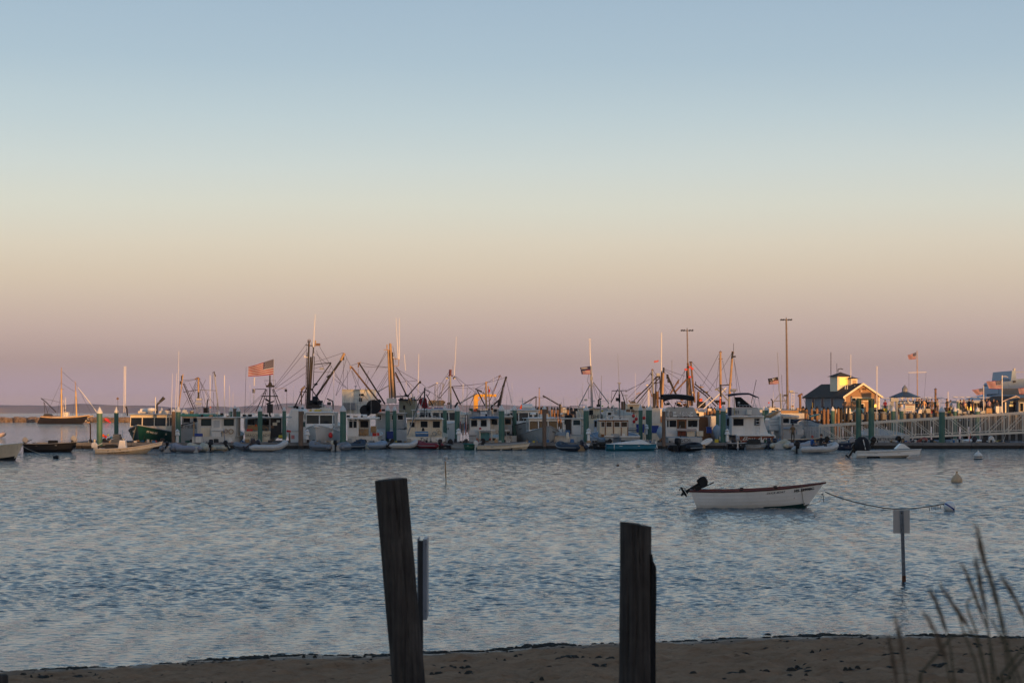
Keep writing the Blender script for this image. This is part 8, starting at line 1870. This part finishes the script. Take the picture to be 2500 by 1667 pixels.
mb = MB(); mb.add(tr, [tuple(range(len(tr)))]); mb.add([p + Vector((.05, 0, 0)) for p in tr], [tuple(range(len(tr)))]); mb.build('transom', skw, sroot)
for side in (1, -1):
    mb = MB()
    sec = [(-.030, -.045), (.022, -.045), (.026, -.01), (.018, .014), (-.030, .014)]
    ring = []
    for i in range(NT + 1):
        p = sh.pt(i / NT, 1, side); ring.append([(p.x + (.05 if i == NT else 0), p.y + side * a * (1 if i < NT else .3), p.z + b_) for a, b_ in sec])
    n_ = len(sec)
    mb.add([p for r_ in ring for p in r_], [(i * n_ + j, i * n_ + (j + 1) % n_, (i + 1) * n_ + (j + 1) % n_, (i + 1) * n_ + j) for i in range(NT) for j in range(n_)] + [tuple(range(n_)), tuple(range(NT * n_, NT * n_ + n_))])
    mb.build('gunwale', skr, sroot)
MB().box(-2.33, -2.24, -.69, .69, .53, .62).build('transom_cap', skr, sroot)
for x_ in (-1.45, -.1, 1.15):
    t_ = (x_ + sh.L / 2) / sh.L; w = sh.hb(t_) * .66; MB().box(x_ - .13, x_ + .13, -w, w, .34, .37).build('thwart', ski, sroot, bevel=.005)
fd_ = MB(); fd_.add([(1.55, -sh.hb(.83) * .9, .64), (1.55, sh.hb(.83) * .9, .64), (2.27, .02, .86), (2.27, -.02, .86)], [(0, 1, 2, 3)]); fd_.build('foredeck', ski, sroot, solid=.02)
MB().box(-2.2, -1.75, -.55, .55, .40, .50).build('stern_seat', M('skiff_inside_white', (.50, .47, .43), .5, .1, 2), sroot, bevel=.02)
for side in (1, -1):
    for x_ in (-.55, .62):
        t_ = (x_ + sh.L / 2) / sh.L; p = sh.pt(t_, 1, side); MB().box(p.x - .06, p.x + .06, p.y - .03, p.y + .03, p.z + .01, p.z + .05).build('oarlock', steel_dark, sroot)
outboard(sroot, (-2.0, 0, .62), 0, 58, black, black, .98, tiller=True)
for q in (0, .007, .014): on_hull(sh, sroot, 'MS 3299BG', 1.60 + q, .19, .125, letters, sx=1.15)
for q in (0, .006): on_hull(sh, sroot, 'DUCK BOAT', .62 + q, .165, .09, letters, shear=.35, sx=1.2)
MB().tube([sh.pt(.83, 1, -1, .03), sh.pt(.85, .7, -1, .03), sh.pt(.88, .42, -1, .04), sh.pt(.92, .16, -1, .07), sh.pt(.97, .1, -1, .12), Vector((2.15, -.05, .22)), Vector((2.24, 0, .46))], .009, 5).build('painter_rope', ropel, sroot)
MB().tube([(2.24, 0, .47), (2.28, -.02, .38), (2.27, 0, .28), (2.29, .01, .20)], .012, 5).build('painter_tail', wire, sroot)
MB().tube([(2.20, 0, .47), (2.27, 0, .48)], .025, 8).build('bow_eye', steel_grey, sroot)
t = T('mooring_line', 'weedy mooring line from the white skiff bow to the blue banded buoy', 'rope', 2160, 68.3)
pts = [(2015, 1203), (2035, 1211.5), (2058, 1219.5), (2084, 1227), (2111, 1233.5), (2157, 1242), (2184, 1244.3), (2227, 1243.5), (2250, 1241), (2273, 1238), (2290, 1235), (2304, 1232)]
t.bar('rope', [(a, b_ - 2.5, .3 - 2.2 * i / 11) for i, (a, b_) in enumerate(pts)], 2.6, wire, 6)
rw_ = random.Random(3)
for a in (2058, 2111, 2157, 2269, 2275, 2280, 2285, 2290, 2296): t.bar('hanging_weed', [(a, float(np.interp(a, [p[0] for p in pts], [p[1] for p in pts])), .3 - 2.2 * (a - 2015) / 290), (a + rw_.uniform(-1, 1), float(np.interp(a, [p[0] for p in pts], [p[1] for p in pts])) + (rw_.uniform(5, 9) if a > 2200 else 3), .3 - 2.2 * (a - 2015) / 290)], 1.6, weed, 5)
t = T('mooring_buoy', 'white ball buoy with a blue band at the end of the skiff line', 'buoy', 2318, 67)
MB().ball((0, 0, .13), .195, 20, 14).build('float', cleanwhite, t.root, smooth=True)
bb = MB(); bb.xf = Matrix.Translation((0, 0, .13)) @ Matrix.Rotation(R(35), 4, 'Y')
bb.lathe([(.196, -.024), (.198, 0), (.196, .024)], n=24); bb.build('band', bluepl, t.root, smooth=True); t.bar('eye', [(2304, 1232), (2308, 1233.5)], 4, steel_dark)
t = T('mooring_buoy', 'rust stained cream mooring ball with a pointed top, far right', 'buoy', 2336, 94)
MB().lathe([(.02, -.2), (.22, -.14), (.27, .03), (.25, .16), (.15, .30), (.05, .38), (.035, .44), (.06, .46), (.05, .50), (.01, .52)], n=20).build('float', M('stained_cream_buoy', (.66, .46, .27), .6, .15, 6, streak=.6, rust=(.25, .10, .03)), t.root, smooth=True)
t = T('mooring_buoy', 'white mooring can with two dark bands near the gangway, right', 'buoy', 2388, 139)
MB().lathe([(.30, -.3), (.30, .06)], n=18).build('base_band', black, t.root, smooth=True); MB().lathe([(.305, .06), (.305, .13)], n=18).build('stripe', white, t.root, smooth=True); MB().lathe([(.30, .13), (.30, .20)], n=18).build('upper_band', black, t.root, smooth=True)
MB().lathe([(.30, .20), (.29, .28), (.20, .40), (.1, .48)], n=18).build('top', white, t.root, smooth=True); t.bar('base', [(2388, 1119), (2388, 1100)], 4, white)
t = T('mooring_buoy', 'small pinkish mooring ball beyond the leaning spar buoy', 'buoy', 1088.5, 139); MB().ball((0, 0, .10), .17, 14, 10).build('float', hypl, t.root, smooth=True); t.bar('pick_up_mast', [(1088, 1112), (1087, 1106)], 1, steel_dark)
t = T('spar_buoy', 'thin leaning spar buoy with cream foot in mid water', 'buoy', 1087, 91); t.bar('spar', [(1089.5, 1183), (1088.5, 1166), (1087, 1126)], 3.6, steel_tan, w1=3.0); t.bar('foot', [(1089.2, 1184), (1088.4, 1166)], 4.2, cream)
for px, py, lab, m_ in ((1508, 1135, 'small brown pick-up float, left of two in mid water', steel_rust), (1558, 1137, 'small cream and navy float, right of two in mid water', cream), (1686, 1110, 'tiny white float off the black inflatable', cleanwhite)):
    t = T('pickup_float', lab, 'float', px, H * F / (py + 2 - HY)); t.bar('body', [(px - 5, py + 1), (px + 5, py - .5)] if m_ != steel_rust else [(px - 3, py + 1), (px + 3, py)], 4, m_, 10); t.bar('cap', [(px - 4, py - 1.6), (px + 5, py - 2)], 1.4, navy) if m_ == cream else t.bar('stick', [(px, py), (px - 1.5, py - 7)], .8, steel_dark)
t = T('floating_stick', 'long thin piece of driftwood lying in the water, centre', 'driftwood', 1358, H * F / (1157.5 - HY)); t.bar('stick', [(1342, 1158), (1358, 1157), (1378, 1158)], 1.6, darkwood)

t = T('sign', 'square grey sign seen from behind on a steel post standing in the water', 'sign', 2200, 39.2)
sgm = M('sign_back_aluminium', (.40, .39, .37), .5, .06, 3, metal=.2)
pn = MB().box(t.X(2180), t.X(2220.5), -.03, -.022, t.Z(1301), t.Z(1243.5)).build('panel', sgm, t.root, bevel=.002)
pp = M('galvanised_rusting_post', (.17, .20, .23), .5, .25, 12, metal=.3)
mb = MB()
a0, a1 = t.L(2200.5, 1246), t.L(2206, 1424)
for dx, w_, d0, d1 in ((-.034, .014, -.055, -.030), (.020, .014, -.055, -.030), (-.020, .040, -.040, -.032)):
    mb.add([(a0.x + dx, d0, a0.z), (a0.x + dx + w_, d0, a0.z), (a0.x + dx + w_, d1, a0.z), (a0.x + dx, d1, a0.z), (a1.x + dx, d0, a1.z), (a1.x + dx + w_, d0, a1.z), (a1.x + dx + w_, d1, a1.z), (a1.x + dx, d1, a1.z)], BXF)
mb.build('post', pp, t.root)
MB().add([(a1.x - .036 - .002, -.058, a1.z), (a1.x + .036, -.058, a1.z), (a1.x + .036, -.028, a1.z), (a1.x - .038, -.028, a1.z), (a1.x - .0385, -.058, a1.z + .16), (a1.x + .0345, -.058, a1.z + .16), (a1.x + .0345, -.028, a1.z + .16), (a1.x - .0385, -.028, a1.z + .16)], BXF).build('rust_line', M('rust_band', (.12, .045, .02), .9, .4, 20), t.root)
for q in range(14): p = a0.lerp(a1, .04 + q * .068); MB().lathe([(.006, 0), (.006, .003)], (p.x, -.043, p.z), 8, axis='y').build('bolt_hole', black, t.root)
for y_ in (1252, 1292): t.bar('bolt', [(2201, y_, -.06), (2201, y_, -.03)], 3, steel_dark)

postm = bpy.data.materials.new('old_pile_wood'); postm.use_nodes = True
n, l = postm.node_tree.nodes, postm.node_tree.links
b = n['Principled BSDF']; b.inputs['Roughness'].default_value = .9; b.inputs['Specular IOR Level'].default_value = .15
tcn = n.new('ShaderNodeTexCoord'); mpn = n.new('ShaderNodeMapping'); mpn.inputs['Scale'].default_value = (30, 30, 1.3); l.new(tcn.outputs['Object'], mpn.inputs[0])
z1 = n.new('ShaderNodeTexNoise'); z1.inputs['Scale'].default_value = 1.0; z1.inputs['Detail'].default_value = 8; z1.inputs['Roughness'].default_value = .7; l.new(mpn.outputs[0], z1.inputs['Vector'])
z2 = n.new('ShaderNodeTexNoise'); z2.inputs['Scale'].default_value = 5; z2.inputs['Detail'].default_value = 4; l.new(tcn.outputs['Object'], z2.inputs['Vector'])
r1 = n.new('ShaderNodeValToRGB'); r1.color_ramp.elements[0].position = .25; r1.color_ramp.elements[1].position = .78
r1.color_ramp.elements[0].color = (.020, .018, .018, 1); r1.color_ramp.elements[1].color = (.140, .120, .105, 1)
l.new(z1.outputs['Fac'], r1.inputs[0])
mxn = n.new('ShaderNodeMix'); mxn.data_type = 'RGBA'; mxn.blend_type = 'MULTIPLY'; mxn.inputs['Factor'].default_value = .7
l.new(r1.outputs[0], mxn.inputs['A']); r3 = n.new('ShaderNodeValToRGB'); r3.color_ramp.elements[0].position = .3; r3.color_ramp.elements[0].color = (.45, .45, .45, 1); r3.color_ramp.elements[1].position = .7; l.new(z2.outputs['Fac'], r3.inputs[0]); l.new(r3.outputs[0], mxn.inputs['B'])
l.new(mxn.outputs['Result'], b.inputs['Base Color'])
bpn = n.new('ShaderNodeBump'); bpn.inputs['Strength'].default_value = .9; bpn.inputs['Distance'].default_value = .006; l.new(z1.outputs['Fac'], bpn.inputs['Height']); l.new(bpn.outputs[0], b.inputs['Normal'])
def beach_post(label, Y, top, bot, wt, wb, topshape, seed, cracks, knot=None):
    t = T('beach_pile', label, 'post', (top[0] + bot[0]) / 2, Y, group=None)
    gz_ = float(ground_z(t.o.x, Y)) - .5
    A = t.L(*bot); B_ = t.L(*top)
    A = A + (A - B_) * ((A.z - gz_) / (B_.z - A.z))
    r0, r1_ = wb * t.k / 2, wt * t.k / 2
    N, Mr = 72, 70
    r = np.random.default_rng(seed)
    prof = np.zeros(N)
    for q in range(3, 22): prof += r.normal(0, .010 / q ** .3) * np.sin(q * np.arange(N) / N * 2 * np.pi + r.uniform(0, 6.28))
    mb = MB()
    vs = []
    for i in range(Mr + 1):
        f = i / Mr; c = A.lerp(B_, f)
        for j in range(N):
            w = 2 * math.pi * j / N
            rr_ = (r0 + (r1_ - r0) * f) * (1 + prof[j] * 1.6 + .006 * math.sin(f * 9 + j * .7) + .008 * math.sin(f * 23 + j * .31))
            for (cw, f0, f1, dp, wd) in cracks:
                if f0 < f < f1: rr_ *= 1 - dp * math.exp(-((((w - cw - .12 * math.sin(f * 11)) + math.pi) % (2 * math.pi) - math.pi) / wd) ** 2) * min(1, (f - f0) / .08, max(.0, (f1 - f) / .08 if f1 < 1 else 1))
            if knot:
                kw, kf, ks = knot; dd = ((w - kw) / .30) ** 2 + ((f - kf) / .035) ** 2; rr_ *= 1 + ks * math.exp(-dd) - ks * 1.2 * math.exp(-(((w - kw) / .35) ** 2 + ((f - kf + .05) / .03) ** 2))
            z = c.z
            if i == Mr: z += topshape(math.cos(w), math.sin(w)) * t.k
            vs.append((c.x + rr_ * math.cos(w), c.y + rr_ * math.sin(w), z))
    for f in (.8, .5, .2):
        for j in range(N):
            w = 2 * math.pi * j / N; x_, y_ = math.cos(w) * f, math.sin(w) * f
            vs.append((B_.x + r1_ * x_, B_.y + r1_ * y_, B_.z + (topshape(x_, y_) - (1 - f) * 2.0 + r.normal(0, .6)) * t.k))
    vs.append((B_.x, B_.y, B_.z - 2 * t.k))
    fs = [(i * N + j, i * N + (j + 1) % N, (i + 1) * N + (j + 1) % N, (i + 1) * N + j) for i in range(Mr + 3) for j in range(N)] + [((Mr + 3) * N + j, (Mr + 3) * N + (j + 1) % N, len(vs) - 1) for j in range(N)]
    mb.add(vs, fs); mb.build('trunk', postm, t.root, smooth=True)
    return t
FRONT = -math.pi / 2
t1 = beach_post('tall dark weathered pile leaning left on the beach, left of centre', 14.0, (953.5, 1170), (997, 1667), 78, 82, lambda x, y: 3.5 * x + 1.2 * y, 5,
                [(FRONT - .75, .5, 1, .09, .07), (FRONT - .15, .3, 1, .07, .06), (FRONT + .35, .45, 1, .13, .06), (FRONT + .05, .35, .8, .09, .08), (FRONT + .8, .5, 1, .07, .06), (FRONT - .4, .6, .95, .06, .05)], (FRONT + .62, .80, .035))
def tshape(x, y):
    z = -4.5 * x
    if abs(x - .22) < .10 and y < .5: z -= 9 * (1 - abs(x - .22) / .10)
    return z - (2.5 if x > .3 else 0)
t2 = beach_post('shorter dark split pile standing upright on the beach, right of centre', 13.2, (1553, 1278), (1552.5, 1667), 72, 84, tshape, 9,
                [(FRONT - .7, .35, .9, .10, .09), (FRONT - .1, .5, 1, .12, .08), (FRONT + .5, .4, .97, .10, .07), (FRONT + .22, .8, 1, .16, .05)], (FRONT + .2, .62, -.03))
sl = MB()
pr = [(1584, 1352, 1592), (1588, 1368, 1594), (1590, 1377, 1599), (1589, 1384, 1601.5), (1588, 1450, 1602), (1587, 1560, 1600), (1586, 1700, 1600)]
A_ = [t2.L(a, y, .0) for a, y, b_ in pr]; B2 = [t2.L(b_, y, .0) for a, y, b_ in pr]
vs = []
for a, b_ in zip(A_, B2): vs += [(a.x, -.05, a.z), (b_.x, -.035, b_.z), (b_.x, .035, b_.z), (a.x, .05, a.z)]
sl.add(vs, [(i * 4 + j, i * 4 + (j + 1) % 4, (i + 1) * 4 + (j + 1) % 4, (i + 1) * 4 + j) for i in range(len(pr) - 1) for j in range(4)] + [(0, 1, 2, 3)])
sl.build('split_slab', M('charred_slab', (.010, .010, .011), .95, .4, 12, bump=.5, stretch=(3, 3, .4)), t2.root)
t = T('sign', 'narrow sign seen edge-on behind the tall leaning beach pile', 'sign', 1030, 15.2)
MB().box(t.X(1019), t.X(1020.8), -.02, .28, t.Z(1530), t.Z(1314)).build('panel_face', M('grey_blue_panel', (.16, .19, .23), .4, .05, 3), t.root)
MB().box(t.X(1033), t.X(1042.5), -.03, .30, t.Z(1512), t.Z(1315)).build('panel_edge', M('pale_panel_edge', (.20, .22, .26), .4, .08, 3), t.root, bevel=.002)
MB().box(t.X(1021), t.X(1033), -.02, .02, float(ground_z(t.o.x, 15.2)) - .4, t.Z(1319)).build('post', M('dark_steel_post', (.02, .024, .03), .5, .2, 8), t.root)
for y_ in (1328, 1490): t.bar('bolt', [(1040, y_, -.05), (1040, y_, -.02)], 2.6, steel_dark)
t = T('beach_pile', 'dark stump of a post at the bottom left corner of the picture', 'post', 6, 16.5); MB().lathe([(.05, -1), (.048, t.Z(1650)), (.035, t.Z(1645.5))], n=14).build('trunk', postm, t.root, smooth=True)

gm1 = M('grass_stem', (.10, .080, .045), .8, .2, 8); gm2 = M('grass_seed_head', (.19, .135, .09), .9, .25, 30)
GR = [[(2384, 1287), (2393, 1330), (2406, 1378), (2435, 1463), (2456, 1550), (2478, 1667)], [(2382, 1364), (2392, 1420), (2406, 1489), (2414, 1556), (2435, 1667)], [(2351, 1383), (2374, 1436), (2395, 1495), (2414, 1542), (2424, 1667)],
      [(2297, 1431), (2334, 1484), (2360, 1524), (2387, 1569), (2411, 1667)], [(2273, 1444), (2291, 1484), (2310, 1537), (2322, 1590), (2330, 1667)], [(2262, 1505), (2286, 1550), (2307, 1604), (2321, 1667)],
      [(2188, 1513), (2198, 1564), (2207, 1620), (2214, 1667)], [(2169, 1553), (2180, 1609), (2190, 1667)], [(2446, 1410), (2472, 1449), (2499, 1503), (2530, 1600)], [(2378, 1457), (2368, 1460), (2360, 1472), (2363, 1489), (2382, 1537), (2406, 1636), (2414, 1690)],
      [(2404, 1375), (2419, 1410), (2435, 1476), (2450, 1560), (2466, 1667)], [(2340, 1500), (2356, 1550), (2380, 1610), (2400, 1690)], [(2420, 1510), (2446, 1560), (2476, 1620), (2500, 1690)]]
tips = ['tallest, seed head highest', 'just left of the tallest stem', 'third from the tallest, leaning left', 'leaning left, crossing a thinner blade', 'fifth from the right cluster, above the weed line', 'short one above the weed line', 'lone stem second from the left', 'leftmost short stem', 'rightmost, leaning to the frame edge', 'bent over at its tip like a hook', 'close behind the tallest stem', 'thin low blade inside the cluster', 'low blade right of the cluster']
for q, pts in enumerate(GR):
    Yg = 4.0 + (q * .37) % .9
    t = T('beach_grass', 'blurred grass stem at the bottom right: ' + tips[q], 'grass', pts[-1][0], Yg, group='beach grass stems close to the camera'); t.root['kind'] = 'thing'
    P_ = [t.L(*p) for p in pts]
    d = (P_[-1] - P_[-2]).normalized(); zb_ = float(ground_z(t.o.x, Yg)) - .05
    last = P_[-1]
    steps = 3
    for s_ in range(1, steps + 1):
        f = s_ / steps; P_.append(Vector((last.x + d.x * .12 * f * (2 - f) / 1, last.y + .02 * f, last.z + (zb_ - last.z) * f)))
    nh = 3 if q not in (9, 11, 12) else 1
    MB().tube(P_[nh - 1:] if nh > 1 else P_, .0020, 6, r1=.0034).build('stem', gm1, t.root)
    if nh > 1:
        H_ = P_[:nh]; m_ = MB(); m_.tube(H_, [.0010, .0034, .0030][:nh], 6)
        rg = random.Random(q)
        for s_ in range(46):
            f = rg.random() * (nh - 1.001); i = int(f); p = H_[i].lerp(H_[i + 1], f - i); dr = (H_[i] - H_[i + 1]).normalized()
            a = rg.uniform(0, 6.28); o_ = Vector((math.cos(a), math.sin(a), 0)) * .004
            m_.tube([p + o_, p + o_ * 1.5 + dr * rg.uniform(.010, .022)], .0011, 3, r1=.0004)
        m_.build('seed_head', gm2, t.root)
    if q % 3 == 0:
        i = len(P_) - 4; p = P_[i]; MB().tube([P_[i + 2], p + Vector((.03, 0, .02)), p + Vector((.10, .01, .10)), p + Vector((.18, .02, .12))], [.0045, .004, .003, .0008], 5).build('leaf', gm1, t.root)
rc = random.Random(31)
cm = [greyp, steel_dark, white2, tanp, netm, bluep, ropel, steel_rust, red, yellowp, green2, orangep]
def clutter(name, label, px0, px1, Y, z, n_, smin, smax, dep):
    m_ = MB()
    for q in range(n_):
        px = rc.uniform(px0, px1); y = YM(Y) + rc.uniform(0, dep); X = W(px, HY, y).x; s_ = rc.uniform(smin, smax) ; i = min(11, int(abs(rc.gauss(0, 4.2))))
        k = rc.random()
        if k < .45: m_.box(X - s_ / 2, X + s_ / 2, y, y + s_, z, z + s_ * rc.uniform(.4, 1.1), i, tx=s_ * rc.uniform(0, .12))
        elif k < .6: m_.ball((X, y, z + s_ * .35), s_ * .4, 8, 5, i)
        elif k < .75: m_.lathe([(s_ * .28, 0), (s_ * .34, s_ * .7)], (X, y, z), 8, i)
        elif k < .9:
            pts = [(X + s_ * .6 * math.cos(a * .7), y + s_ * .5 * math.sin(a * .7), z + .03 + a * .008) for a in range(18)]; m_.tube(pts, .022, 4, i)
        else: m_.tube([(X, y, z), (X + rc.uniform(-.3, .3), y, z + s_ * rc.uniform(1.5, 3.2))], .02, 4, i)
    o = m_.build(name, cm, None); tag(o, label, 'fishing gear', kind='stuff')
clutter('dock_gear', 'coils, buckets, crates and lines strewn along the floating dock', 190, 2460, 162.9, .52, 330, .10, .42, 2.0)
clutter('wharf_gear', 'boxes, nets and fittings heaped along the wharf edge', 1265, 2450, 239.9, zdk, 260, .2, .9, 8)
boats_ = [o for o in C.objects if o.parent is None and o.get('category') == 'fishing boat' and o.scale.x == 1 and o.location.y < 260]
for o in boats_:
    Y = o.location.y; k_ = Y / F; cx_ = o.location.x
    kids = [c for c in o.children if c.type == 'MESH' and c.name.split('.')[0] in ('roof', 'wheelhouse', 'house')]
    for c in kids[:2]:
        v = [c.matrix_local @ w.co for w in c.data.vertices]; x0_, x1_ = min(a.x for a in v), max(a.x for a in v); zt_ = max(a.z for a in v); y0_, y1_ = min(a.y for a in v), max(a.y for a in v)
        for q in range(5):
            x_ = rc.uniform(x0_ + .2, x1_ - .2); y_ = y0_ + rc.uniform(.1, .6) * (y1_ - y0_); s_ = rc.uniform(.12, .4)
            mt_ = cm[min(7, int(abs(rc.gauss(0, 3))))]
            if q == 0: MB().tube([(x_, y_, zt_), (x_ + rc.uniform(-.1, .1), y_, zt_ + rc.uniform(1.2, 3.6))], .02, 5, r1=.01).build('antenna', fibre if rc.random() < .6 else steel_grey, o)
            elif q == 1: MB().tube([(x_ - s_, y_, zt_), (x_ - s_, y_, zt_ + .3), (x_ + s_, y_, zt_ + .3), (x_ + s_, y_, zt_)], .018, 5).build('roof_rail', alu, o)
            elif q == 2: MB().ball((x_, y_, zt_ + s_ * .3), s_ * .35, 9, 6).build('lamp', white2 if rc.random() < .6 else steel_dark, o, smooth=True)
            else: MB().box(x_ - s_ / 2, x_ + s_ / 2, y_, y_ + s_, zt_ - .01, zt_ + s_ * rc.uniform(.3, .8)).build('roof_box', mt_, o, bevel=.02)
hz = MB().box(-3900, 3900, -780, 5400, -9, 36)
ho = hz.build('haze', M('hm', (1, 1, 1)), None); ho['kind'] = 'stuff'
hm_ = bpy.data.materials.new('sea_haze'); hm_.use_nodes = True; nn_ = hm_.node_tree.nodes; nn_.clear()
pv = nn_.new('ShaderNodeVolumePrincipled'); oo = nn_.new('ShaderNodeOutputMaterial'); hm_.node_tree.links.new(pv.outputs[0], oo.inputs['Volume'])
pv.inputs['Color'].default_value = (.86, .88, .95, 1); pv.inputs['Density'].default_value = 0.00009
ho.data.materials.clear(); ho.data.materials.append(hm_)
